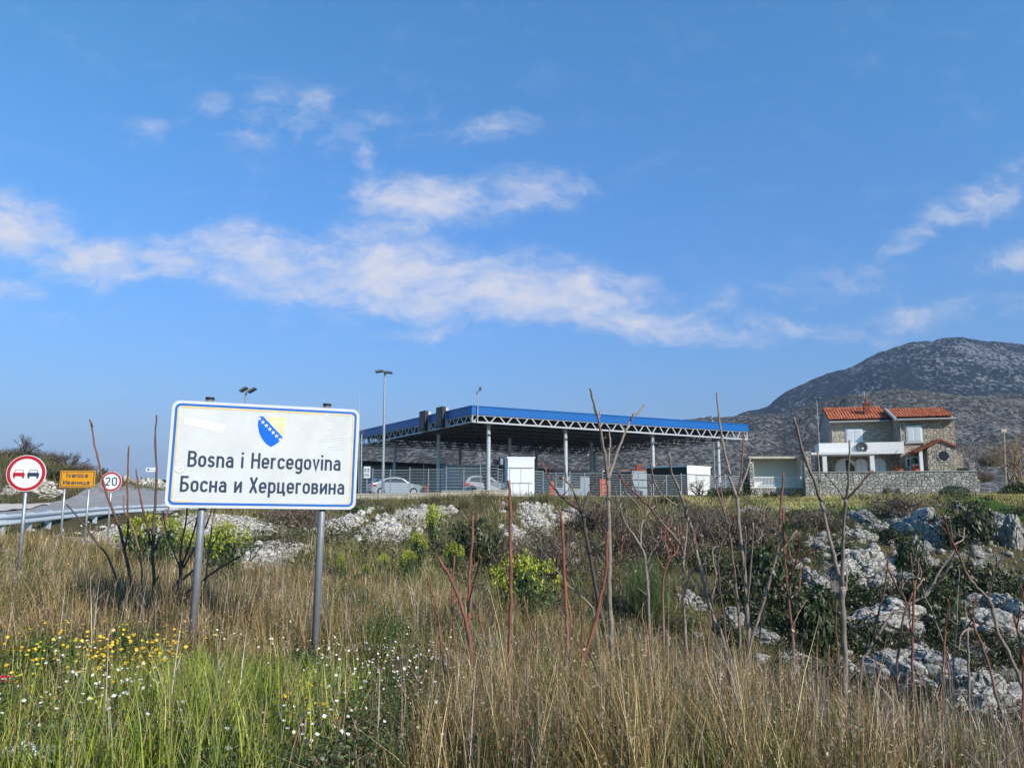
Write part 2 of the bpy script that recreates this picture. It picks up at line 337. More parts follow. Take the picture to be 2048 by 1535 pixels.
# ------------------------------------------------------------------ terrain height field
def _cps():
    c = []
    for x in (-16, -8, 0, 8, 16):
        for y in (-40, -20, -8): c.append((x, y, 0.0))
    c += [(-8, 2, .05), (0, 2, 0), (8, 2, -.1), (-5, 5, 0), (-2, 5.5, 0), (0, 5.5, -.15), (2, 5.5, -.35), (-3.5, 8.7, -.05), (-2, 9.4, -.35), (-6, 9, .1), (-9, 9, .2),
          (0, 9, -.5), (1.8, 10, -.7), (3.7, 8.5, -.82), (4.9, 7.5, -1.2), (6.5, 7, -1.75), (9, 6, -2.2), (5.2, 11, -2.6), (7.2, 11, -4.0), (11, 11, -4.8), (6.5, 15, -4.9), (10, 15, -6.3), (16, 16, -7),
          (10, 22, -7.2), (16, 22, -7.6), (24, 24, -7.2), (2.7, 15, -1.3), (0, 13, -.55), (-3.6, 12, -.08), (-7, 13, .2), (-10, 14, .45), (-10.5, 17, .55), (-13, 20, .5), (-6, 17, -.1), (-2, 16, -.45), (-4, 22, -.25),
          (1, 22, -2.2), (4, 26, -3.6), (-2, 28, -1.3), (-60, 10, .5), (-40, 20, .8), (60, 10, -4), (50, 30, -6)]
    for px, py, Y in [(-300, 1088, 22), (0, 1086, 23.8), (100, 1074, 28), (200, 1062, 33), (330, 1046, 39.5), (0, 1030, 27), (0, 1014, 37), (150, 1034, 31), (150, 1020, 34), (150, 1002, 45), (330, 1024, 38), (330, 1008, 46), (330, 989, 62),
                      (-400, 1060, 24), (-400, 1030, 34), (0, 1000, 41), (0, 912, 52), (100, 928, 50), (200, 955, 52), (280, 980, 58), (-400, 900, 52), (0, 915, 60),
                      (450, 1032, 35), (480, 1045, 31), (540, 1085, 24), (580, 1010, 50), (640, 1030, 46), (700, 1085, 36), (715, 999, 55), (780, 1008, 53), (820, 1055, 42), (950, 992, 55),
                      (1000, 1008, 52), (1000, 1060, 44), (1000, 1120, 36), (1200, 1000, 54), (1200, 1050, 46), (1200, 1120, 36), (1400, 998, 55), (1400, 1080, 42), (1400, 1180, 33),
                      (1600, 1003, 54), (1700, 1002, 53), (1800, 1002, 51), (1800, 1018, 48), (1700, 1100, 41), (1700, 1250, 34), (1700, 1400, 29), (2048, 1004, 50), (2048, 1025, 46), (2048, 1120, 39), (2048, 1260, 33), (2048, 1400, 29), (2500, 1010, 50), (2500, 1150, 40), (2500, 1350, 30)]:
        p = P(px, py, Y); c.append((p.x, p.y, p.z))
    for px in (720, 900, 1100, 1300, 1500, 1700, 1900, 2048, 2500):
        for Y in (58.5, 66, 80, 96):
            c.append(((px-CX)/F*Y, Y, 2.0 if px < 1550 else 2.0+.012*(Y-58)))
    for px, z in ((0, 2.0), (330, 1.7), (-600, 3)): c.append(((px-CX)/F*75, 75, z))
    return np.array(c, float)
_CP = _cps()
def _k(d2): return np.where(d2 > 1e-9, d2*np.log(d2+1e-12)*.5, 0.0)
def _wp(x, y): return np.stack([x, y], -1)
def _tps():
    X = _wp(_CP[:, 0], _CP[:, 1]); n = len(X)
    d2 = ((X[:, None]-X[None])**2).sum(-1); K = _k(d2)+np.eye(n)*1.5
    Pm = np.concatenate([np.ones((n, 1)), X], 1); A = np.zeros((n+3, n+3)); A[:n, :n] = K; A[:n, n:] = Pm; A[n:, :n] = Pm.T
    b = np.zeros(n+3); b[:n] = _CP[:, 2]; return np.linalg.solve(A, b), X
_W, _X = _tps()
def sstep(a, b, x):
    t = np.clip((x-a)/(b-a), 0, 1); return t*t*(3-2*t)
def vnoise(x, y, seed=0):
    """cheap smooth value noise in [-1,1]"""
    xi = np.floor(x).astype(np.int64); yi = np.floor(y).astype(np.int64); fx = x-xi; fy = y-yi; fx = fx*fx*(3-2*fx); fy = fy*fy*(3-2*fy)
    def h(a, b):
        v = np.sin(a*127.1+b*311.7+seed*74.7)*43758.5453; return (v-np.floor(v))*2-1
    return (h(xi, yi)*(1-fx)+h(xi+1, yi)*fx)*(1-fy)+(h(xi, yi+1)*(1-fx)+h(xi+1, yi+1)*fx)*fy
def fbm(x, y, oct=4, seed=0):
    s = 0; a = 1; t = 0
    for i in range(oct): s = s+a*vnoise(x*2**i, y*2**i, seed+i); t += a; a *= .55
    return s/t
def height(x, y, detail=True):
    x = np.asarray(x, float); y = np.asarray(y, float); sh = x.shape; xf = x.ravel(); yf = y.ravel(); out = np.empty(len(xf))
    for i in range(0, len(xf), 60000):
        a = np.clip(xf[i:i+60000], -70, 80); b = np.clip(yf[i:i+60000], -40, 97)
        d2 = (a[:, None]-_X[None, :, 0])**2+(b[:, None]-_X[None, :, 1])**2
        out[i:i+60000] = _k(d2) @ _W[:len(_X)]+_W[-3]+_W[-2]*a+_W[-1]*b
    far = sstep(85, 150, yf); out = out*(1-far)+(-6)*far
    left = sstep(62, 90, yf)*sstep(-14, -28, xf); out = out*(1-left)+(-3)*left
    out = np.maximum(out, -9)
    if detail:
        s = np.clip(1-sstep(60, 90, yf), 0, 1); rough = sstep(14, 26, yf)*(1-sstep(48, 52, yf))*sstep(-18, -8, xf)
        out = out+s*(.05*fbm(xf*.8, yf*.8, 3, 3)+rough*.45*fbm(xf*.35, yf*.35, 4, 5))
    return out.reshape(sh)
def hz(x, y): return float(height(np.array([x]), np.array([y]))[0])
def hit(px, py, y0=4.0, y1=95.0, n=400):
    """where the sight line through a pixel meets the ground"""
    d = ray(px, py); Y = np.linspace(y0, y1, n); t = Y/d[1]; x = d[0]*t; z = EYE+d[2]*t; h = height(x, Y); k = np.where(z <= h)[0]
    i = k[0] if len(k) else n-1
    return Vector((x[i], Y[i], h[i]))
def blob(px, py, w, h, k=1.0):
    """world ellipse (cx, cy, rx, ry) of a ground patch seen w by h pixels"""
    c = hit(px, py); a = hit(px, py+h/2); b = hit(px, py-h/2)
    return (c.x, c.y, w*k/2/F*c.y, max(.3, (b.y-a.y)/2*k))
def inblobs(x, y, bl, soft=.35, warp=.35, seed=0):
    m = np.zeros_like(x)
    for (cx, cy, rx, ry) in bl:
        q = np.sqrt(((x-cx)/rx)**2+((y-cy)/ry)**2)+warp*fbm(x*1.3/max(rx, .5)+seed, y*1.3/max(rx, .5), 3, seed)
        m = np.maximum(m, 1-sstep(1-soft, 1+soft, q))
    return m
RUBBLE = [blob(*b, .82) for b in [(440, 1062, 230, 100), (545, 1095, 130, 80), (330, 1055, 240, 70), (680, 1052, 70, 56), (655, 1072, 50, 40), (820, 1035, 110, 46), (770, 1068, 110, 46), (870, 1025, 60, 30),
                             (1070, 1020, 90, 36), (1030, 1075, 80, 46), (1080, 1050, 70, 40), (1130, 1035, 70, 26), (1110, 1120, 90, 50), (250, 1060, 90, 26), (330, 1048, 140, 36)]]
ROCKY = [blob(*b) for b in [(1850, 1060, 360, 100), (1750, 1150, 260, 120), (1900, 1250, 380, 130), (1850, 1360, 400, 140), (2040, 1070, 90, 110), (2030, 1250, 100, 120)]]
GREEN = [blob(*b) for b in [(1450, 1030, 260, 34), (1600, 1016, 240, 26), (1770, 1020, 180, 34), (2000, 1016, 120, 34), (740, 1080, 50, 70), (720, 1030, 40, 50), (1650, 1040, 120, 30), (1380, 1050, 120, 40)]]
def build_ground():
    Ys = list(np.arange(-40, 2, 1.5))+list(np.arange(2, 16, .14))+list(np.arange(16, 62, .3))+list(np.arange(62, 100, 1))
    y = 100.0
    while y < 9000: Ys.append(y); y *= 1.09
    Ys = np.array(Ys); r = np.linspace(-1, 1, 381); r = np.sign(r)*np.abs(r)**1.15*1.0
    YY, RR = np.meshgrid(Ys, r, indexing='ij'); XX = RR*np.maximum(YY+22, 34)
    Z = height(XX, YY); n, k = XX.shape
    V = np.stack([XX, YY, Z], -1).reshape(-1, 3)
    i = np.arange(n*k).reshape(n, k); Fq = np.stack([i[:-1, :-1], i[:-1, 1:], i[1:, 1:], i[1:, :-1]], -1).reshape(-1, 4)
    x = V[:, 0]; yy = V[:, 1]
    rub = inblobs(x, yy, RUBBLE, .3, .45, 3); roc = inblobs(x, yy, ROCKY, .5, .5, 9); grn = inblobs(x, yy, GREEN, .4, .4, 5)
    lawn = sstep(48.5, 51, yy+.6*fbm(x*.5, yy*.5, 2, 8))*(1-sstep(62, 70, yy))*sstep(13, 18, x)
    roc = roc*(1-lawn)
    cols = np.stack([rub, roc, np.maximum(grn, 0)], -1)
    me = mesh_np('ground', V, Fq, M['ground'], cols, smooth=True)
    a = me.data.attributes.new('lawn', 'FLOAT', 'POINT'); a.data.foreach_set('value', lawn.astype(np.float32))
    tag(me, kind='structure'); return me
def ground_mat():
    g = NG('ground_soil'); v = g.tc.outputs['Object']
    c = g.attr('Col'); s = g.n('ShaderNodeSeparateColor'); g.l(c, s.inputs[0]); lawn = g.attr('lawn', 'Fac')
    n1 = g.noise(v, .8, 8, .65); n2 = g.noise(v, 5, 8, .7); n3 = g.noise(v, 22, 6, .7)
    soil = g.ramp(n1, [(.3, (.075, .06, .03)), (.5, (.12, .095, .05)), (.7, (.065, .07, .025))])
    soil = g.mix(g.ramp(n2, [(.4, 0.), (.65, .7)]), soil, (.06, .065, .025)); soil = g.mix(g.ramp(n3, [(.55, 0.), (.7, .6)]), soil, (.30, .26, .20))
    green = g.ramp(n2, [(.3, (.035, .075, .012)), (.55, (.065, .12, .02)), (.75, (.12, .13, .04))])
    c0 = g.mix(s.outputs[2], soil, green)
    lw = g.ramp(g.noise(g.scaled(v, (.5, 1.6, 1)), 1.2, 8, .65), [(.3, (.38, .30, .10)), (.48, (.50, .42, .16)), (.6, (.24, .26, .06)), (.75, (.52, .46, .24))])
    c0 = g.mix(lawn, c0, lw)
    stones = g.vor(v, 3.2, 'F1', 'Color'); ss = g.n('ShaderNodeSeparateColor'); g.l(stones, ss.inputs[0])
    rubc = g.ramp(ss.outputs[0], [(0, (.46, .42, .37)), (.5, (.62, .57, .50)), (1, (.74, .70, .63))]); rubc = g.mix(g.ramp(n3, [(.35, .6), (.6, 0.)]), rubc, (.20, .17, .13))
    c0 = g.mix(g.ramp(g.math('MULTIPLY_ADD', n2, .7, g.math('SUBTRACT', s.outputs[0], .35)), [(.35, 0.), (.55, 1.)]), c0, rubc)
    rk = g.ramp(g.noise(v, 1.6, 10, .72), [(.3, (.08, .08, .072)), (.5, (.24, .235, .22)), (.68, (.44, .43, .41))])
    rf = g.ramp(g.math('MULTIPLY_ADD', n1, 1.1, g.math('MULTIPLY_ADD', n2, .7, g.math('SUBTRACT', s.outputs[1], 1.42))), [(.3, 0.), (.42, 1.)])
    c0 = g.mix(rf, c0, rk)
    g.l(c0, g.b.inputs['Base Color']); g.b.inputs['Roughness'].default_value = 1; g.b.inputs['Specular IOR Level'].default_value = .1
    g.bump(g.math('ADD', n2, g.math('MULTIPLY', n3, .5)), .9, .2); return g.m
M['ground'] = ground_mat()
ground = build_ground()

# ------------------------------------------------------------------ far hills
def hill_mat(name, rockc, rockd, shrub, cell, thr, gain, big_s):
    """bare karst with dark shrubs: one shrub per cell, denser and sparser by a large slow noise"""
    g = NG(name); v = g.tc.outputs['Object']; w = g.mix(cell*.5, v, g.noise(v, 1.2/cell, 2, .5, 0, 'Color'), 'ADD')
    d = g.vor(v, 1/cell, 'F1', 'Distance'); d2 = g.vor(v, 2.3/cell, 'F1', 'Distance'); big = g.noise(v, big_s, 3, .55, .6); mid = g.noise(v, big_s*5, 3, .55)
    th = g.math('MULTIPLY_ADD', big, gain, g.math('MULTIPLY_ADD', mid, gain*.7, thr-gain*.85))
    k = g.ramp(g.math('SUBTRACT', d, th), [(0, 1.), (.10, 0.)]); k2 = g.ramp(g.math('SUBTRACT', d2, g.math('SUBTRACT', th, .12)), [(0, .8), (.10, 0.)])
    f = g.noise(v, 1.1/cell, 4, .6); st = g.noise(g.scaled(v, (.5, .5, 2.2)), .9/cell, 3, .6)
    rk = g.ramp(g.math('MULTIPLY_ADD', f, .6, g.math('MULTIPLY', st, .5)), [(.42, rockd), (.66, rockc)])
    c = g.mix(k2, g.mix(k, rk, shrub), tuple(x*1.25 for x in shrub)); g.l(c, g.b.inputs['Base Color']); g.b.inputs['Roughness'].default_value = 1; g.b.inputs['Specular IOR Level'].default_value = 0
    g.bump(g.math('ADD', f, k), 1.0, cell*.5); return g.m
M['mountain'] = hill_mat('mountain_karst', (.21, .21, .215), (.07, .07, .075), (.013, .018, .017), 8.0, .58, 1.15, .0045)
M['hill'] = hill_mat('hill_scrub', (.20, .19, .18), (.12, .113, .10), (.058, .055, .046), 3.0, .44, .55, .012)
def hill(name, prof, Yc, Y0, rough, seed, nx=520, ny=130, power=1.0):
    px = np.linspace(prof[0][0], prof[-1][0], nx); py = np.interp(px, [p[0] for p in prof], [p[1] for p in prof])
    # smooth
    ker = np.hanning(7); ker /= ker.sum(); py = np.convolve(np.pad(py, 3, 'edge'), ker, 'valid')
    t = np.linspace(0, 1.35, ny)
    PX, T = np.meshgrid(px, t); PY = np.meshgrid(py, t)[0]
    Y = Y0+T*(Yc-Y0); u0 = -(PY-CY)/F; den = math.cos(TH)-math.sin(TH)*u0; u = (PX-CX)/F/den; ac = (math.sin(TH)+math.cos(TH)*u0)/den
    X = u*Y; a0 = -13.0/Y0
    s = np.where(T <= 1, np.sin(np.clip(T, 0, 1)*math.pi/2)**power, 1-.9*np.clip(T-1, 0, 1)**1.3)
    ang = a0+(ac-a0)*s; Z = EYE+ang*Y
    amp = rough*np.clip(T*2, 0, 1)*np.clip((Z+15)/60, .05, 1)*(1-.6*np.exp(-((T-1)/.10)**2))
    Z = Z+amp*fbm(X/rough/7, Y/rough/7, 6, seed)-amp*.35+amp*.22*fbm(X/rough*1.2, Y/rough*1.2, 4, seed+3)
    Z = Z+.055*rough*np.abs(fbm(X/rough*2.6, Y/rough*2.6, 3, seed+9))*np.clip(T*2, 0, 1)
    V = np.stack([X, Y, Z], -1).reshape(-1, 3); i = np.arange(V.shape[0]).reshape(ny, nx)
    Fq = np.stack([i[:-1, :-1], i[:-1, 1:], i[1:, 1:], i[1:, :-1]], -1).reshape(-1, 4)
    return tag(mesh_np(name, V, Fq, M[name], smooth=True), kind='structure')
hill('mountain', [(900, 985), (1150, 900), (1290, 862), (1400, 846), (1465, 834), (1495, 820), (1530, 811), (1545, 800), (1560, 789), (1580, 779), (1600, 769), (1622, 763), (1640, 756), (1690, 742), (1712, 733), (1740, 715), (1768, 704), (1795, 697), (1830, 688), (1855, 686), (1880, 680), (1910, 679), (1940, 679), (1962, 683), (1990, 683), (2020, 686), (2048, 692), (2200, 705), (2500, 760), (2900, 830), (3400, 990)], 1700, 800, 55, 4, 620, 190, 1.25)
hill('hill', [(250, 1000), (420, 985), (560, 930), (660, 896), (720, 888), (800, 880), (900, 868), (1100, 852), (1320, 839), (1465, 836), (1560, 829), (1640, 806), (1740, 786), (1800, 779), (1900, 781), (2048, 784), (2300, 800), (2700, 850), (3200, 960)], 620, 130, 13, 21, 700, 170, 1.0)

# ------------------------------------------------------------------ road, guardrail
def strip(name, near, far, mat_, n=60, lift=.03):
    """surface between two ground lines given as lists of world points"""
    def res(pts):
        pts = np.array(pts); t = np.linspace(0, len(pts)-1, n); return np.stack([np.interp(t, range(len(pts)), pts[:, i]) for i in range(2)], -1)
    a = res(near); b = res(far); m = 9
    V = []
    for j in range(m):
        q = a+(b-a)*j/(m-1); V.append(np.stack([q[:, 0], q[:, 1], height(q[:, 0], q[:, 1])+lift], -1))
    V = np.array(V).reshape(-1, 3); i = np.arange(m*n).reshape(m, n)
    o = mesh_np(name, V, np.stack([i[:-1, :-1], i[:-1, 1:], i[1:, 1:], i[1:, :-1]], -1).reshape(-1, 4), mat_, smooth=True)
    return tag(o, kind='structure')
def XY(px, Y): return ((px-CX)/F*Y, Y)
strip('road', [XY(-700, 27), XY(-300, 26.5), XY(0, 26.5), XY(150, 33), XY(330, 42), XY(480, 58)], [XY(-700, 42), XY(-300, 39), XY(0, 38), XY(150, 45), XY(300, 60), XY(400, 78)], M['asphalt'], lift=.06)
strip('pavement', [XY(-700, 29), XY(-300, 28.5), XY(0, 28.2), XY(60, 31), XY(110, 36)], [XY(-700, 40), XY(-300, 37.5), XY(0, 37.2), XY(60, 40), XY(110, 42.5)], M['lightroad'], lift=.10)
def guardrail():
    pts = [P(-330, 1050, 22.3), P(-150, 1047, 22.8), P(0, 1041, 24), P(50, 1036.5, 26), P(100, 1031.5, 28.5), P(150, 1026.5, 31), P(200, 1022, 33.5), P(260, 1018, 36.5), P(330, 1015, 40), P(420, 1012, 45)]
    root = empty('guardrail', pts[2]-Vector((0, 0, .75)), 'grey steel guardrail curving along the near edge of the road', 'guardrail')
    prof = [(.0, -.17), (.07, -.13), (.07, -.08), (0, -.04), (0, .04), (.07, .08), (.07, .13), (0, .17)]
    # smooth resample
    P3 = np.array([tuple(p) for p in pts]); t = np.linspace(0, len(pts)-1, 70); Q = np.stack([np.interp(t, range(len(pts)), P3[:, i]) for i in range(3)], -1)
    k = np.array([.25, .5, .25])
    for _ in range(8):
        for i in range(3): Q[1:-1, i] = np.convolve(Q[:, i], k, 'valid')
    mb = MB(); n = len(prof); vs = []; fs = []
    for i, q in enumerate(Q):
        d = Q[min(i+1, 69)]-Q[max(i-1, 0)]; d[2] = 0; d /= np.linalg.norm(d); nn = np.array([d[1], -d[0], 0])
        for a, b in prof: vs.append(q+nn*a+np.array([0, 0, b]))
        for a, b in prof[::-1]: vs.append(q+nn*(a-.012)+np.array([0, 0, b]))
    n2 = 2*n
    for i in range(69):
        for j in range(n2): fs.append((i*n2+j, i*n2+(j+1) % n2, (i+1)*n2+(j+1) % n2, (i+1)*n2+j))
    mb.add(vs, fs); mb.build('rail', M['railsteel'], root)
    acc = 0; last = Q[0]
    for i, q in enumerate(Q):
        acc += np.linalg.norm(q-last); last = q
        if acc > 2.0 or i == 0:
            acc = 0; d = Q[min(i+1, 69)]-Q[max(i-1, 0)]; d /= np.linalg.norm(d); nn = Vector((d[1], -d[0], 0)); p = Vector(q)-nn*.08
            MB().bar((p.x, p.y, min(p.z-.9, hz(p.x, p.y)-.2)), (p.x, p.y, p.z+.20), .11, .14).build('post', M['railsteel'], root)
guardrail()
# ------------------------------------------------------------------ signs
def arc(cx, cy, rx, ry, a0, a1, n=9): return [(cx+rx*math.cos(R(a0+(a1-a0)*k/n)), cy+ry*math.sin(R(a0+(a1-a0)*k/n))) for k in range(n+1)]
def stad(x0, x1, y0, y1):
    r = (x1-x0)/2; c_ = (x0+x1)/2; return arc(c_, y1-r, r, r, 0, 180)+arc(c_, y0+r, r, r, 180, 360)
L_, R_, T_, B_ = .07, .43, .65, .07
GL = {   # letter: advance, strokes (points, closed)
 'o': (.50, [(stad(L_, R_, B_, T_), True)]), 'n': (.50, [([(L_, 0), (L_, .72)], 0), ([(L_, .40)]+arc(.25, T_-.18, .18, .18, 165, 0)+[(R_, 0)], 0)]),
 'a': (.50, [(arc(.25, T_-.18, .17, .18, 155, 0)+[(R_, 0)], 0), ([(R_, .41), (.22, .41)]+arc(.22, .24, .15, .17, 90, 270)+[(.30, .07), (R_, .17)], 0)]),
 's': (.44, [(arc(.22, .50, .145, .15, 15, 90, 4)+arc(.22, .51, .15, .14, 90, 250, 8)+[(.24, .355)]+arc(.22, .21, .155, .14, 62, -90, 8)+arc(.22, .21, .16, .14, 270, 192, 4), 0)]),
 'c': (.47, [(arc(.25, T_-.18, .18, .18, 12, 180)+arc(.25, .25, .18, .18, 180, 348), 0)]),
 'e': (.50, [([(L_, .35), (R_, .35)]+arc(.25, T_-.18, .18, .18, 0, 180)+arc(.25, .25, .18, .18, 180, 335), 0)]),
 'i': (.16, [([(L_, 0), (L_, .72)], 0), ([(L_, .86), (L_, 1.0)], 0)]), 'r': (.35, [([(L_, 0), (L_, .72)], 0), ([(L_, .42)]+arc(.27, .45, .20, .20, 165, 75, 6), 0)]),
 'g': (.50, [(stad(L_, R_, B_, T_), True), ([(R_, .72), (R_, -.05)]+arc(.25, -.03, .18, .18, 0, -150), 0)]), 'v': (.46, [([(.05, .72), (.23, .03), (.41, .72)], 0)]),
 'B': (.56, [([(.04, .93), (.29, .93)]+arc(.29, .735, .19, .195, 90, -90)+[(.04, .54)], 0), ([(.29, .535)]+arc(.29, .30, .21, .235, 85, -90)+[(.04, .065)], 0), ([(L_, 0), (L_, 1)], 0)]),
 'H': (.58, [([(L_, 0), (L_, 1)], 0), ([(.51, 0), (.51, 1)], 0), ([(L_, .53), (.51, .53)], 0)]),
 'Б': (.55, [([(.50, .93), (L_, .93), (L_, .07), (.27, .07)]+arc(.27, .31, .21, .24, -90, 90)+[(L_, .55)], 0)]), 'н': (.50, [([(L_, 0), (L_, .72)], 0), ([(R_, 0), (R_, .72)], 0), ([(L_, .37), (R_, .37)], 0)]),
 'и': (.50, [([(L_, 0), (L_, .72)], 0), ([(R_, 0), (R_, .72)], 0), ([(.09, .10), (.41, .62)], 0)]), 'Х': (.52, [([(.05, 0), (.47, 1)], 0), ([(.47, 0), (.05, 1)], 0)]),
 'р': (.50, [([(L_, -.27), (L_, .72)], 0), (stad(L_, R_, B_, T_), True)]), 'ц': (.54, [([(L_, .72), (L_, .07), (.48, .07), (.48, -.16)], 0), ([(.40, .07), (.40, .72)], 0)]),
 'г': (.37, [([(L_, 0), (L_, .65), (.35, .65)], 0)]), 'в': (.48, [([(.04, .65), (.25, .65)]+arc(.25, .515, .13, .135, 90, -90)+[(.04, .38)], 0), ([(.25, .375)]+arc(.25, .22, .16, .155, 85, -90)+[(.04, .065)], 0), ([(L_, 0), (L_, .72)], 0)]),
 'И': (.58, [([(L_, 0), (L_, 1)], 0), ([(.51, 0), (.51, 1)], 0), ([(.09, .12), (.49, .88)], 0)]), 'I': (.16, [([(L_, 0), (L_, 1)], 0)]), 'V': (.54, [([(.05, 1), (.27, .03), (.49, 1)], 0)]), 'P': (.53, [([(.04, .93), (.27, .93)]+arc(.27, .70, .20, .23, 90, -90)+[(.04, .47)], 0), ([(L_, 0), (L_, 1)], 0)]),
 '2': (.56, [(arc(.28, .72, .20, .21, 170, 0, 8)+[(.45, .58), (.38, .45), (.09, .07), (.51, .07)], 0)]), '0': (.58, [(stad(.08, .50, .07, .93), True)]), ' ': (.28, [])}
for k, v in (('о', 'o'), ('с', 'c'), ('а', 'a'), ('е', 'e')): GL[k] = GL[v]
def text_on(name, body, x0, x1, zb, cap, y, mat_, parent, sw=.142, gap=.115, th=.0012):
    """stroke lettering between x0 and x1, baseline zb, cap height cap, raised from local y towards the viewer (-y)"""
    tot = sum(GL[ch][0] for ch in body)+gap*(len(body)-1); sx = (x1-x0)/tot/cap; mb = MB(); cur = 0.0; q = 0
    for ch in body:
        adv, strokes = GL[ch]
        for pts, closed in strokes:
            p = [Vector((x0+(cur+a)*sx*cap, zb+b*cap)) for a, b in pts]; n = len(p); Lf = []; Rt = []; h = sw*cap/2
            for i in range(n):
                a = p[(i-1) % n] if (closed or i) else None; b = p[(i+1) % n] if (closed or i < n-1) else None
                d0 = (p[i]-a).normalized() if a is not None and (p[i]-a).length > 1e-9 else None; d1 = (b-p[i]).normalized() if b is not None and (b-p[i]).length > 1e-9 else None
                d0 = d0 or d1; d1 = d1 or d0; n0 = Vector((-d0.y, d0.x)); n1 = Vector((-d1.y, d1.x)); m = (n0+n1).normalized(); k = h/max(.45, m.dot(n0)); Lf.append(p[i]+m*k); Rt.append(p[i]-m*k)
            q += 1; yf = y-th-(q % 5)*.00012; vs = [(v.x, yf, v.y) for v in Lf]+[(v.x, yf, v.y) for v in Rt]+[(v.x, y, v.y) for v in Lf]+[(v.x, y, v.y) for v in Rt]; fs = []
            for i in range(n if closed else n-1): j = (i+1) % n; fs += [(i, n+i, n+j, j), (i, j, 2*n+j, 2*n+i), (n+i, 3*n+i, 3*n+j, n+j)]
            if not closed: fs += [(0, 2*n, 3*n, n), (n-1, 2*n-1, 4*n-1, 3*n-1)]
            mb.add(vs, fs)
        cur += adv+gap
    return mb.build(name, mat_, parent, True)
def rrect(x0, z0, x1, z1, r, n=7):
    p = []
    for cx, cz, a0 in ((x1-r, z1-r, 0), (x0+r, z1-r, 90), (x0+r, z0+r, 180), (x1-r, z0+r, 270)):
        for i in range(n): a = R(a0+90*i/(n-1)); p.append((cx+r*math.cos(a), cz+r*math.sin(a)))
    return p
def plate(mb, poly, y0, y1): return mb.prism(poly, lambda a, b, t: (a, t, b), y0, y1)
def frame(mb, outer, inner, y0, y1):
    n = len(outer); vs = [(a, y0, b) for a, b in outer]+[(a, y0, b) for a, b in inner]+[(a, y1, b) for a, b in outer]+[(a, y1, b) for a, b in inner]
    fs = []
    for i in range(n):
        j = (i+1) % n; fs += [(i, j, n+j, n+i), (2*n+i, 3*n+i, 3*n+j, 2*n+j), (i, 2*n+i, 2*n+j, j), (n+i, n+j, 3*n+j, 3*n+i)]
    mb.add(vs, fs); return mb
def circ(cx, cz, r, n=40): return [(cx+r*math.cos(2*math.pi*i/n), cz+r*math.sin(2*math.pi*i/n)) for i in range(n)]

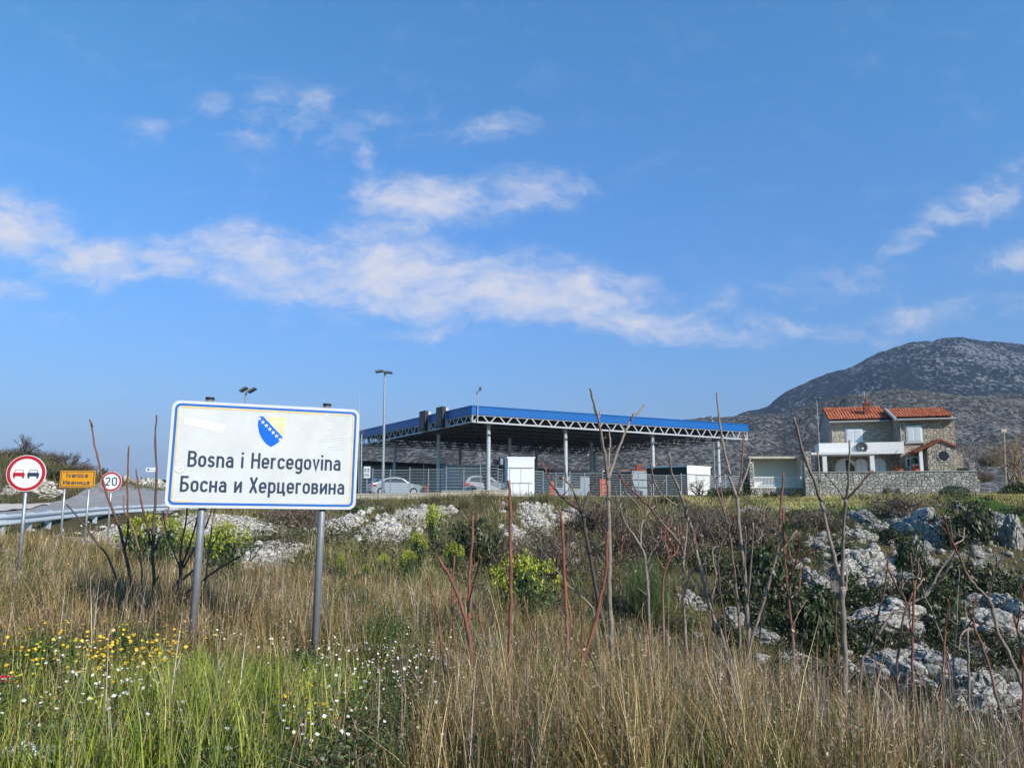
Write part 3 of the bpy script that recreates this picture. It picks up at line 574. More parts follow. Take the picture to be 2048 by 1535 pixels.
def country_sign():
    c = P(527, 912, 9.05); Wd, Hd = 2.09, 1.195; rz = R(19.5)
    gz = hz(c.x, c.y)
    root = empty('border_sign', (c.x, c.y, gz), 'large white country name sign with blue border on two grey posts', 'sign', rz=rz)
    root.rotation_euler = (0, R(.85), rz)
    z0 = c.z-gz-Hd/2; z1 = z0+Hd; x0 = -Wd/2; x1 = Wd/2
    X = lambda a: x0+a*Wd
    Z = lambda b: z1-b*Hd
    mb = MB(); plate(mb, rrect(x0, z0, x1, z1, .085), -.012, .012); panel = mb.build('panel', M['signwhite'], root, True)
    mb = MB(); frame(mb, rrect(x0+.004, z0+.004, x1-.004, z1-.004, .082), rrect(x0+.012, z0+.012, x1-.012, z1-.012, .075), .0125, .03); mb.build('rim', M['galv'], panel, True)
    i = .032; w = .026
    mb = MB(); frame(mb, rrect(x0+i, z0+i, x1-i, z1-i, .062), rrect(x0+i+w, z0+i+w, x1-i-w, z1-i-w, .042), -.0128, -.0145); mb.build('blue_border', M['signblue'], panel, True)
    # faded yellow line, peeled away along most of the bottom
    a0, a1, c0, c1 = x0+i+w+.006, x1-i-w-.006, z0+i+w+.006, z1-i-w-.006; t = .016
    mb = MB()
    for q in ([(a0, c0+.03), (a0+t, c0+.03), (a0+t, c1-.03), (a0, c1-.03)], [(a1-t, c0+.04), (a1, c0+.04), (a1, c1-.03), (a1-t, c1-.03)], [(a0+.03, c1-t), (X(.80), c1-t), (X(.80), c1), (a0+.03, c1)], [(X(.83), c1-t), (a1-.04, c1-t), (a1-.04, c1-.004), (X(.83), c1-.004)],
              [(a0+.02, c0), (X(.14), c0), (X(.125), c0+t*.8), (a0+.02, c0+t)], [(X(.86), c0+.003), (a1-.03, c0+.003), (a1-.03, c0+t*.6), (X(.86), c0+t*.5)], [(a0, c0+.03), (a0+.02, c0), (a0+.02, c0+t), (a0+t, c0+.03)], [(a1-t, c0+.04), (a1-.03, c0+t*.6), (a1-.02, c0+.004), (a1, c0+.04)]):
        plate(mb, q, -.0128, -.0142)
    mb.build('yellow_border', M['signyellow'], panel, True)
    text_on('lettering', 'Bosna i Hercegovina', X(.098), X(.905), Z(.620), Hd*.150, -.0128, M['ink'], panel)
    text_on('lettering', 'Босна и Херцеговина', X(.070), X(.932), Z(.853), Hd*.148, -.0128, M['ink'], panel)
    mb = MB()
    for k in range(15): z = Z(.075+k*.024); w_ = random.uniform(.09, .17); mb.box((X(.945-w_), -.0136, z-.0022), (X(.945-random.uniform(0, .03)), -.0128, z+.0022))
    mb.build('film_creases', M['crease'], panel, True)
    # shield
    def S(u, v): return (X(.443+u*.149), Z(.113+v*.294))          # u right, v down
    out = [S(0, 0), S(1, .012)]+[S(*p) for p in ((1, .25), (.985, .45), (.94, .63), (.86, .76), (.74, .87), (.62, .95), (.51, 1.0), (.38, .93), (.26, .83), (.15, .70), (.06, .53), (.015, .35), (0, .2))]
    mb = MB(); plate(mb, out, -.0128, -.0138); sh = mb.build('shield', M['shieldyellow'], panel, True)
    blue = [S(.02, .005), S(.17, .005), S(.91, .66), S(.90, .72), S(.86, .76), S(.74, .87), S(.62, .95), S(.51, 1.0), S(.38, .93), S(.26, .83), S(.15, .70), S(.06, .53), S(.015, .35), S(.005, .2)]
    mb = MB(); plate(mb, blue, -.0140, -.0148); mb.build('blue_field', M['shieldblue'], sh, True)
    mb = MB()
    for k in range(7):
        f = k/6; u = .045+f*.78; v = .085+f*.66; ctr = S(u, v); r = .026 if 0 < k < 6 else .024; pts = []
        for j in range(10):
            a = R(90+36*j); rr = r if j % 2 == 0 else r*.42; pts.append((ctr[0]+rr*math.cos(a), ctr[1]+rr*math.sin(a)))
        b = len(mb.v); mb.add([(p[0], -.0158, p[1]) for p in pts]+[(ctr[0], -.0158, ctr[1])], [(10, j, (j+1) % 10) for j in range(10)])
    mb.build('stars', M['white'], sh, True)
    # peeled tape, round sticker
    mb = MB(); plate(mb, [(X(.066), Z(.155)), (X(.277), Z(.215)), (X(.263), Z(.293)), (X(.066), Z(.222))], -.0128, -.0136); mb.build('pale_tape', M['white'], panel, True)
    mb = MB(); plate(mb, [(X(.030), Z(.925)), (X(.075), Z(.915)), (X(.072), Z(.94)), (X(.030), Z(.943))], -.0128, -.0134); mb.build('pale_tape', M['white'], panel, True)
    mb = MB(); plate(mb, circ(X(.0595), Z(.630), .058), -.0145, -.0155); st = mb.build('round_sticker', M['white'], panel, True)
    mb = MB(); frame(mb, circ(X(.0595), Z(.630), .0585), circ(X(.0595), Z(.630), .0545), -.0156, -.0160); mb.build('sticker_ring', M['trim'], st, True)
    text_on('sticker_lettering', 'VIP', X(.0595)-.030, X(.0595)+.030, Z(.655), .026, -.0158, M['trim'], st)
    mb = MB()
    for k in range(6): plate(mb, rrect(X(.0595)-.042+k*.0145, Z(.612), X(.0595)-.032+k*.0145, Z(.612)+.009, .003, 3), -.0156, -.0160)
    mb.build('sticker_scribble', M['trim'], st, True)
    for px, top in ((.185, .02), (.817, .02)):
        x = X(px); mb = MB()
        mb.tube([(x, .065, -.6), (x, .065, z1+.05)], .043, 20); p = mb.build('post', M['post'], root, True, True)
        mb = MB(); mb.tube([(x, .065, z1+.035), (x, .065, z1+.06)], .05, 20); mb.build('cap', M['black'], p, True)
        for zz in (z0+.25, z1-.25): mb = MB(); mb.box((x-.07, .0125, zz-.02), (x+.07, .024, zz+.02)); mb.build('clamp', M['galv'], p, True)
country_sign()

def round_sign(name, label, px, py, dpx, diam, base_py, ringw, paint, thin=.03, Y=None):
    Y = Y or diam*F/dpx; c = P(px, py, Y); gz = hz(c.x, c.y); rz = math.atan2(-c.x, c.y)*.35
    root = empty(name, (c.x, c.y, gz), label, 'sign', rz=rz); z = c.z-gz; r = diam/2
    mb = MB(); plate(mb, circ(0, z, r, 56), -.006, .012); disc = mb.build('disc', M['white'], root, True)
    mb = MB(); frame(mb, circ(0, z, r*.97, 56), circ(0, z, r*(1-ringw), 56), -.0065, -.008); mb.build('red_ring', M['red'], disc, True)
    paint(disc, z, r)
    mb = MB(); mb.tube([(0, .05, -.4), (0, .05, z+r*.7)], thin, 14); mb.build('post', M['galv'], root, True, True)
    return root
def car_icon(mb, cx, cz, s):
    plate(mb, rrect(cx-s, cz-.42*s, cx+s, cz+.18*s, .12*s, 4), -.0066, -.008)
    frame(mb, [(cx-.86*s, cz+.182*s), (cx+.86*s, cz+.182*s), (cx+.62*s, cz+.78*s), (cx-.62*s, cz+.78*s)], [(cx-.70*s, cz+.26*s), (cx+.70*s, cz+.26*s), (cx+.54*s, cz+.70*s), (cx-.54*s, cz+.70*s)], -.0066, -.008)
    for k in (-1, 1): plate(mb, [(cx+k*.9*s, cz-.78*s), (cx+k*.58*s, cz-.78*s), (cx+k*.58*s, cz-.424*s), (cx+k*.9*s, cz-.424*s)][::k], -.0066, -.008)
def paint_cars(p, z, r):
    mb = MB(); car_icon(mb, -.36*r, z-.04*r, .30*r); mb.build('red_car_symbol', M['red'], p, True)
    mb = MB(); car_icon(mb, .36*r, z-.04*r, .30*r); mb.build('black_car_symbol', M['ink'], p, True)
def paint_20(p, z, r): text_on('lettering', '20', -.58*r, .58*r, z-.42*r, .86*r, -.0066, M['ink'], p)
round_sign('no_overtaking_sign', 'round red ringed sign with a red car beside a black car', 52.5, 946, 72, .66, 1066, .20, paint_cars)
round_sign('speed_limit_sign', 'round red ringed sign reading 20 beside the yellow town sign', 222.5, 962.5, 39, .66, 1050, .22, paint_20)
def town_sign():
    c = P(155, 957.5, 19.5); gz = hz(c.x, c.y); rz = R(4)
    root = empty('town_sign', (c.x, c.y, gz), 'small amber town sign reading Ivanica in two alphabets on two thin posts', 'sign', rz=rz)
    w = .84; h = .42; z = c.z-gz
    mb = MB(); plate(mb, rrect(-w/2, z-h/2, w/2, z+h/2, .03), -.006, .014); pan = mb.build('panel', M['amber'], root, True)
    mb = MB(); frame(mb, rrect(-w/2+.02, z-h/2+.02, w/2-.02, z+h/2-.02, .025), rrect(-w/2+.036, z-h/2+.036, w/2-.036, z+h/2-.036, .02), -.0065, -.008); mb.build('black_border', M['ink'], pan, True)
    text_on('lettering', 'Ivanica', -.265, .245, z+.035, .115, -.0065, M['ink'], pan, .19)
    text_on('lettering', 'Иваница', -.335, .30, z-.135, .105, -.0065, M['ink'], pan, .19)
    for x in (-.31, .27): mb = MB(); mb.tube([(x, .05, -.4), (x, .05, z+h*.3)], .026, 12); mb.build('post', M['galv'], root, True, True)
town_sign()
def far_sign():
    c = P(302.5, 938.8, 58); gz = hz(c.x, c.y)
    root = empty('information_sign', (c.x, c.y, gz), 'small distant white board on two posts above the pale rock face', 'sign', rz=R(5)); z = c.z-gz
    mb = MB(); plate(mb, rrect(-.38, z-.15, .38, z+.15, .02, 3), -.01, .02); p = mb.build('panel', M['white'], root, True)
    mb = MB(); plate(mb, rrect(-.27, z-.08, -.12, z+.08, .02, 3), -.0105, -.013); mb.build('dark_symbol', M['shieldblue'], p, True)
    mb = MB()
    for k in range(4): mb.box((-.05+k*.09, -.013, z-.04), (.01+k*.09, -.0105, z+.03))
    mb.build('grey_symbol', M['trim'], p, True)
    for x in (-.26, .24): MB().tube([(x, .04, -.4), (x, .04, z+.1)], .03, 8).build('post', M['galv'], root, True)
far_sign()
# ------------------------------------------------------------------ border crossing
ZP = 2.0                                   # level of the paved yard
c0 = P(945, 812, 62); ZT = c0.z
c1 = PZ(1493, 849.5, ZT); c2 = PZ(719, 862.5, ZT)
ua = (c1-c0).normalized(); LA = (c1-c0).length; ub = (c2-c0).normalized(); LB = (c2-c0).length
def K(a, b, z): p = c0+ua*a+ub*b; return Vector((p.x, p.y, z))
zb0 = P(945, 843, c0.y).z; zb1 = P(1493, 878.5, c1.y).z; zb2 = P(719, 890, c2.y).z
def ZB(a, b): return zb0+(zb1-zb0)*a/LA+(zb2-zb0)*b/LB
FH = (ZT-zb0)*.54
def solve_a(px, b):          # a so that the point at inset b projects to px
    lo, hi = -5, LA+5
    for _ in range(50):
        m = (lo+hi)/2; p = c0+ua*m+ub*b
        if p.x/p.y*F+CX < px: lo = m
        else: hi = m
    return lo
def solve_b(px, a):
    lo, hi = 0, LB*1.3
    for _ in range(50):
        m = (lo+hi)/2; p = c0+ua*a+ub*m
        if p.x/p.y*F+CX > px: lo = m
        else: hi = m
    return lo
def canopy():
    root = empty('canopy', K(LA/2, LB/2, ZP), 'large flat checkpoint canopy with blue edge on round steel columns', 'canopy')
    mb = MB(); q = [K(-.05, -.05, 0), K(LA+.05, -.05, 0), K(LA+.05, LB+.05, 0), K(-.05, LB+.05, 0)]
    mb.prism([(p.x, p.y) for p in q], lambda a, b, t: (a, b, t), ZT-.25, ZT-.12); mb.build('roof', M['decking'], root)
    # corrugated underside
    mb = MB(); nr = 60
    for k in range(nr):
        b = LB*(k+.5)/nr; mb.bar(K(.1, b, ZT-.30), K(LA-.1, b, ZT-.30), .10, .08)
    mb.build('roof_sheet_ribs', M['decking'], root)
    for (p, q_) in (((0, 0), (LA, 0)), ((0, LB), (0, 0)), ((LA, 0), (LA, LB)), ((LA, LB), (0, LB))):
        A = K(*p, 0); B = K(*q_, 0); d = (B-A).normalized(); nn = Vector((d.y, -d.x, 0)); mb = MB()
        for (z0, z1, o) in ((ZT-FH, ZT, .12), (ZT, ZT+.06, .16), (ZT-FH*.12, ZT-FH*.10, .135)):
            mb.prism([(0, z0), (o, z0), (o, z1), (0, z1)], lambda a, b, t: (A.x+nn.x*a+d.x*t, A.y+nn.y*a+d.y*t, b), -o, (B-A).length+o)
        mb.build('blue_fascia', M['bluefascia'], root)
    def truss(p, q_, n, mat_, w, name, inset=0.0):
        A = Vector(p); B = Vector(q_); mb = MB()
        a0 = Vector((A.x, A.y, ZT-FH-.02)); b0 = Vector((B.x, B.y, ZT-FH-.02))
        mb.bar(A, B, w*1.5); mb.bar(a0, b0, w*1.3)
        for k in range(n):
            t0, tm, t1 = k/n, (k+.5)/n, (k+1)/n
            m = a0.lerp(b0, tm); wob = .22
            mb.bar(A.lerp(B, t0+.05/n), a0.lerp(b0, tm-wob/n*.5), w); mb.bar(a0.lerp(b0, tm+wob/n*.5), A.lerp(B, t1-.05/n), w)
        mb.bar(A, a0, w*1.4); mb.bar(B, b0, w*1.4)
        mb.build(name, mat_, root)
    truss(K(0, .0, ZB(0, 0)), K(LA, .0, ZB(LA, 0)), 20, M['trusswhite'], .085, 'truss')
    for k in range(1, 10):
        b = LB*k/9.; truss(K(0, b, ZB(0, b)), K(LA, b, ZB(LA, b)), 20, M['trussdark'] if k < 9 else M['greysteel'], .08, 'truss')
    truss(K(0, LB, ZB(0, LB)), K(0, 0, ZB(0, 0)), 18, M['greysteel'], .075, 'truss'); truss(K(LA, LB, ZB(LA, LB)), K(LA, 0, ZB(LA, 0)), 18, M['greysteel'], .075, 'truss')
    mb = MB()
    for k in range(1, 20): a = LA*k/20; mb.bar(K(a, 0, ZB(a, 0)+.1), K(a, LB, ZB(a, LB)+.1), .07)
    mb.build('cross_chords', M['trussdark'], root)
    # columns
    b1 = 1.4; al = [solve_a(px, b1) for px in (977, 1131, 1305, 1435.5)]
    b2 = solve_b(877, al[0]); b3 = solve_b(790, al[0])
    for b in (b1, b2, b3):
        for a in al:
            mb = MB(); p = K(a, b, 0); zt = ZB(a, b)+.05
            mb.tube([(p.x, p.y, ZP-.8), (p.x, p.y, zt)], .165, 18); c = mb.build('column', M['greysteel'], root, smooth=False)
            mb = MB(); mb.box((p.x-.4, p.y-.4, zt-.02), (p.x+.4, p.y+.4, zt+.12)); mb.build('column_head', M['trussdark'], c)
            mb = MB(); mb.tube([(p.x, p.y, zt-1.5), (p.x, p.y, zt-1.4)], .19, 18); mb.build('collar', M['greysteel'], c)
canopy()
def lane_panel(px0, px1, ptop, pbot, label):
    # dark lane signal boxes standing proud of the left side of the roof edge
    b = solve_b((px0+px1)/2, 0); p = K(-.18, b, 0); pp = (px1-px0)/2/F*p.y
    zt = EYE+(ray(0, ptop)[2]/ray(0, ptop)[1])*p.y; z0 = EYE+(ray(0, pbot)[2]/ray(0, pbot)[1])*p.y
    root = empty('lane_signal', (p.x, p.y, z0), label, 'signal box', 'dark lane signal boxes on the canopy edge'); d = ub
    h = .62
    nn = -ua; mb = MB()
    A = p-d*h; B = p+d*h
    fn = lambda a, bb, t: (A.x+d.x*t+nn.x*a, A.y+d.y*t+nn.y*a, bb)
    mb.prism([(0, z0), (.3, z0), (.3, zt), (0, zt)], fn, 0, 2*h); mb.build('housing', M['darkpanel'], root)
    mb = MB(); mb.prism([(-.28, z0), (-.02, z0), (-.02, zt-.1), (-.28, zt-.1)], fn, -.06, .2); mb.build('bracket', M['trusswhite'], root)
    mb = MB(); mb.prism([(.302, z0+.2), (.33, z0+.2), (.33, zt-.2), (.302, zt-.2)], fn, .15, 2*h-.15); mb.build('screen', M['trussdark'], root)
lane_panel(845, 861, 822, 862, 'farther dark lane signal box on the left edge of the blue canopy')
lane_panel(880, 895, 814, 855, 'dark lane signal box on the canopy edge closest to its front corner')

# ---- yard and low wall
def poly_slab(name, pts, z0, z1, m): 
    mb = MB(); mb.prism(pts, lambda a, b, t: (a, b, t), z0, z1); return mb.build(name, m)
tag(poly_slab('yard_paving', [XY(690, 56.4), XY(1500, 57.5), XY(1560, 80), XY(1500, 100), XY(560, 100), XY(640, 70)], ZP-1.5, ZP+.02, M['asphalt']), kind='structure')
def low_wall():
    segs = [(690, 817, 988.5, 55.6), (817, 883, 986.3, 55.7), (883, 951, 983.3, 55.8), (951, 1016, 980.8, 56.0)]
    root = empty('retaining_wall', P(860, 995, 55.7), 'low stepped pale concrete wall below the mesh fence', 'wall')
    for a, b, top, Y in segs:
        p = P(a, top, Y); q = P(b, top, Y); mb = MB(); mb.box((p.x+.01, Y-.14, ZP-1.6), (q.x-.01, Y+.14, p.z)); mb.build('wall_segment', M['concrete'], root)
        MB().box((p.x+.012, Y-.17, p.z+.002), (q.x-.012, Y+.17, p.z+.07)).build('coping', M['concrete'], root)
low_wall()
def fence():
    root = empty('mesh_fence', P(1000, 985, 56), 'tall see-through wire mesh fence with slim posts along the yard edge', 'fence')
    posts = [(723, 56), (746, 56), (781, 56), (820, 56), (857, 56), (893, 56), (928, 56.1), (961, 56.1), (996, 56.2), (1034, 56.6), (1086, 57.2), (1112, 57.3), (1140, 57.4), (1169, 57.5), (1205, 57.6), (1240, 57.7), (1277, 57.8), (1306, 57.9), (1332, 58), (1362, 58.1), (1392, 58.2), (1420, 58.3), (1450, 58.5), (1482, 58.6)]
    tops = [935, 936, 938, 934, 937, 932, 934.5, 931, 934, 937, 941, 944, 942, 945, 943, 947, 946, 947, 949, 946, 948, 950, 948, 950]
    W = []
    for (px, Y), t in zip(posts, tops):
        p = P(px, t, Y); W.append(p); mb = MB(); mb.bar((p.x, p.y, ZP-.9), p, .075, .06); mb.build('fence_post', M['galv'], root)
    for p, q in zip(W[:-1], W[1:]):
        top = min(p.z, q.z)-.05; bot = 2.15; mb = MB(); n = max(3, int((q-p).length/.09))
        for k in range(1, n): x = p.lerp(q, k/n); mb.bar((x.x, x.y+.02, bot), (x.x, x.y+.02, top), .009)
        for k in range(9):
            z = bot+(top-bot)*k/8; mb.bar((p.x+.04, p.y+.03, z), (q.x-.04, q.y+.03, z), .022 if k < 8 else .035)
        mb.build('mesh_panel', M['galv'], root)
fence()

# ---- buildings
def obox(name, A, B, depth, z0, z1, m, root, out=0.0):
    """box whose front face runs A->B (xy) and which is depth deep away from the camera"""
    A = Vector((A[0], A[1], 0)); B = Vector((B[0], B[1], 0)); d = (B-A).normalized(); nn = Vector((-d.y, d.x, 0)); mb = MB()
    q = [A-nn*out, B-nn*out, B+nn*depth, A+nn*depth]
    mb.prism([(p.x, p.y) for p in q], lambda a, b, t: (a, b, t), z0, z1); return mb.build(name, m, root)
def onbox(name, A, B, px0, px1, pt, pb, out, th, m, root):
    """plate on the front face A->B covering the given part of it"""
    A = Vector((A[0], A[1], 0)); B = Vector((B[0], B[1], 0)); d = (B-A).normalized(); nn = Vector((-d.y, d.x, 0))
    def on(px, py):
        r = ray(px, py); den = r[0]*nn.x+r[1]*nn.y; t = (A.x*nn.x+A.y*nn.y)/den; return Vector((r[0]*t, r[1]*t, EYE+r[2]*t))
    a = on(px0, (pt+pb)/2); b = on(px1, (pt+pb)/2); m_ = (px0+px1)/2; z1 = on(m_, pt).z; z0 = on(m_, pb).z
    return obox(name, a-nn*(out+th), b-nn*(out+th), th, z0, z1, m, root)
def Zat(py, Y): r = ray(CX, py); return EYE+r[2]/r[1]*Y
def customs():
    A = XY(690, 82); B0 = PZ(1228, 943, Zat(920, 82)); B = (B0.x, B0.y)
    zt = Zat(920, 82)
    root = empty('customs_building', (A[0]*.5+B[0]*.5, A[1]*.5+B[1]*.5, ZP), 'long low grey checkpoint building with a flat dark roof edge under the canopy', 'building')
    obox('wall', A, B, 7, ZP-1, zt-.35, M['buildgrey'], root)
    obox('roof', A, B, 8, zt-.35, zt, M['darkpanel'], root, .8)
    for (a, b, t, bo) in ((833, 851, 958, 971), (853, 869, 958, 971), (1102, 1125, 950, 975), (1141, 1160, 950, 978)):
        w = onbox('window', A, B, a, b, t, bo, .02, .04, M['paleglass'] if a < 900 else M['glass'], root)
        onbox('window_sill', A, B, a, b, bo, bo+1, .02, .1, M['white'], w)
    onbox('door', A, B, 880, 890, 953, 978, .02, .05, M['boothgrey'], root)
    for px in (847.5,): pass
customs()
def booth(name, label, px0, px1, top, Y, rz_end_Y, side_px, mats, panels, roof=.12, depth=2.2):
    A = XY(px0, Y); B = XY(px1, rz_end_Y); zt = Zat(top, Y)
    root = empty(name, ((A[0]+B[0])/2, (A[1]+B[1])/2, ZP), label, 'booth', 'booths at the checkpoint')
    fr, sd = mats
    obox('wall', A, B, depth, ZP-.6, zt-roof, fr, root)
    d = Vector((B[0]-A[0], B[1]-A[1], 0)).normalized(); nn = Vector((-d.y, d.x, 0))
    obox('roof', Vector((*A, 0))-d*.06, Vector((*B, 0))+d*.06, depth+.06, zt-roof, zt, fr, root, .06)
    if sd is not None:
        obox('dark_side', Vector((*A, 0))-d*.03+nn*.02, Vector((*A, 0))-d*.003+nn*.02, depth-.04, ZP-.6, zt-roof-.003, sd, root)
    for (nm, a, b, t, bo, m, out) in panels: onbox(nm, A, B, a, b, t, bo, out, .03, M[m], root)
    return root
booth('checkpoint_booth', 'bright white booth standing in front of the mesh fence', 1015.5, 1068.5, 913, 55.9, 56.1, 1015, (M['white'], None),
      [('upper_panel', 1015.8, 1068.2, 917, 934.5, 'white', .03), ('panel', 1019, 1041, 937, 965, 'white', .01), ('panel', 1042.2, 1064.5, 937, 965, 'white', .01), ('panel', 1019, 1025, 967, 988, 'white', .01), ('panel', 1026, 1039, 967, 988, 'white', .01), ('panel', 1040.2, 1056, 967, 988, 'white', .01), ('panel', 1057.2, 1064.5, 967, 988, 'white', .01),
       ('joint', 1018.4, 1065, 935.4, 936.4, 'trim', .012), ('joint', 1018.4, 1065, 965.6, 966.4, 'trim', .012)])
booth('checkpoint_booth', 'white booth with dark left side near the canopy right end', 1372.5, 1418.5, 930, 64, 66.5, 1346, (M['white'], M['darkpanel']),
      [('upper_panel', 1373, 1418, 934, 948, 'white', .03), ('panel', 1377, 1393, 951, 986, 'white', .01), ('panel', 1395, 1404, 951, 986, 'white', .01), ('panel', 1406, 1413, 951, 986, 'white', .01), ('joint', 1374, 1418, 949, 949.8, 'trim', .012)], depth=4.0)
booth('checkpoint_booth', 'grey booth with a dark left side and wide windows under the canopy', 1262.5, 1304, 941, 70, 73, 1237, (M['boothgrey'], M['darkpanel']),
      [('window', 1264, 1281, 961, 973, 'paleglass', .01), ('window', 1284, 1301, 961, 973, 'paleglass', .01), ('frame', 1263, 1303, 958.6, 960, 'darkpanel', .01), ('frame', 1263, 1303, 974, 975.2, 'darkpanel', .01)], depth=4.5)
booth('checkpoint_booth', 'grey booth with pale windows behind the second parked car', 918, 970, 928, 72, 75, 918, (M['boothgrey'], None),
      [('window', 920, 942, 949, 961, 'paleglass', .01), ('window', 944, 966, 949, 961, 'paleglass', .01), ('frame', 919.5, 967, 947.8, 948.8, 'darkpanel', .01)])
def far_house():
    A = XY(1247, 112); B = XY(1320, 110); zr = Zat(937, 112); ze = Zat(949, 110)
    root = empty('tiled_house', ((A[0]+B[0])/2, A[1], ZP-1), 'low far house with orange tiled roof glimpsed behind the grey booth', 'house')
    obox('wall', A, B, 8, ZP-8, ze, M['plaster'], root)
    mb = MB(); a = Vector((*A, ze)); b = Vector((*B, ze)); mb.add([a+Vector((-.6, -.6, 0)), b+Vector((.6, -.6, 0)), b+Vector((-.8, 4, zr-ze)), a+Vector((0, 4, zr-ze)), a+Vector((-.6, 8.6, 0)), b+Vector((.6, 8.6, 0))], [(0, 1, 2, 3), (3, 2, 5, 4), (0, 3, 4), (1, 5, 2), (0, 4, 5, 1)]); rf = mb.build('roof', M['tile'], root)
    q = P(1279, 937, 113); MB().box((q.x-.35, 113.5, ze), (q.x+.35, 114.3, q.z+.7)).build('chimney', M['chim'], rf)
    A2 = XY(1196, 96); B2 = XY(1237, 95); z2 = Zat(947, 96); z3 = Zat(953, 95)
    root = empty('tiled_shed', ((A2[0]+B2[0])/2, A2[1], ZP-1), 'small pale far shed with orange roof left of the grey booth', 'shed')
    obox('wall', A2, B2, 5, ZP-3, z3, M['plaster'], root); obox('roof', A2, B2, 6, z3, z2, M['tile'], root, .5)
    onbox('window', A2, B2, 1226, 1236, 961, 972, .02, .04, M['glass'], root)
far_house()
# ---- smaller yard things
def board_sign():
    p = P(734, 944, 57.5); root = empty('yard_notice', (p.x, p.y, ZP), 'small white notice board with dark symbols behind the fence left end', 'sign')
    w, h = .24*2, .42*2; z = p.z; mb = MB(); mb.box((p.x-w/2, p.y-.02, z-h/2), (p.x+w/2, p.y+.02, z+h/2)); b = mb.build('panel', M['white'], root)
    mb = MB()
    for (x, zz, ww, hh) in ((-.12, .18, .12, .26), (.1, .18, .12, .26), (-.02, -.12, .36, .05), (-.02, -.24, .36, .06)): mb.box((p.x+x-ww/2, p.y-.035, z+zz-hh/2), (p.x+x+ww/2, p.y-.022, z+zz+hh/2))
    mb.build('dark_symbols', M['buildgrey'], b); MB().tube([(p.x, p.y+.05, ZP-.5), (p.x, p.y+.05, z+.2)], .03, 8).build('post', M['galv'], root)
board_sign()
def box_lamp(px, py, Y):
    p = P(px, py, Y); root = empty('yard_floodlight', (p.x, p.y, ZP), 'boxy floodlight with a bright face beside the front canopy column', 'floodlight')
    MB().tube([(p.x, p.y, ZP-.5), (p.x, p.y, p.z-.4)], .05, 10).build('post', M['trussdark'], root)
    MB().box((p.x-.3, p.y-.2, p.z-.36), (p.x+.28, p.y+.3, p.z+.34)).build('housing', M['darkpanel'], root)
    MB().box((p.x-.14, p.y-.23, p.z-.22), (p.x+.06, p.y-.202, p.z+.26)).build('lens', M['paleglass'], root)
    mb = MB(); mb.tube([(p.x-.52, p.y-.1, p.z-.05), (p.x-.52, p.y+.2, p.z-.05)], .24, 12); mb.build('round_lamp', M['darkpanel'], root)
box_lamp(1004.5, 923, 61.5)
def barrier(name, px0, px1, t, b, Y, m, label, cat):
    p = P((px0+px1)/2, b, Y); w = (px1-px0)/2/F*Y; zt = Zat(t, Y); root = empty(name, (p.x, Y, ZP), label, cat)
    mb = MB(); mb.box((p.x-w, Y-.18, ZP-.2), (p.x+w, Y+.18, zt)); mb.build('body', m, root)
    mb = MB(); mb.box((p.x-w*1.15, Y-.24, ZP-.2), (p.x+w*1.15, Y+.24, ZP+.12)); mb.build('base', m, root)
    mb = MB()
    for k in range(3): mb.box((p.x-w*.8, Y-.2, ZP+.3+k*(zt-ZP-.4)/3), (p.x+w*.8, Y-.182, ZP+.36+k*(zt-ZP-.4)/3))
    mb.build('slot', M['black'], root)
barrier('waste_bin', 848, 855, 971, 986, 63, M['rust'], 'red brown bin below the pale building windows behind the fence', 'bin')
barrier('traffic_barrier', 1099, 1108, 963, 987, 60, M['orange'], 'orange plastic traffic barrier to the right of the white booth', 'barrier')
barrier('traffic_barrier', 1200, 1214, 958, 980, 68, M['orange'], 'wide orange traffic barrier below the small blue awning', 'barrier')
def awning():
    p = P(1206, 947, 74); root = empty('blue_awning', (p.x, p.y, ZP), 'small bright blue awning on a post at the far side of the yard', 'awning')
    MB().box((p.x-.6, p.y-.6, Zat(950, 74)), (p.x+1.1, p.y+.8, Zat(943, 74))).build('cover', M['bluefascia'], root)
    MB().box((p.x-.1, p.y-.7, Zat(943.4, 74)), (p.x+.5, p.y-.6, Zat(941.4, 74))).build('lamp', M['white'], root)
    MB().box((p.x+.45, p.y-.3, Zat(962, 74)), (p.x+.85, p.y+.1, Zat(950, 74))).build('side_sheet', M['bluefascia'], root)
    MB().tube([(p.x+.5, p.y, ZP-.3), (p.x+.5, p.y, Zat(950, 74))], .06, 8).build('post', M['galv'], root)
awning()

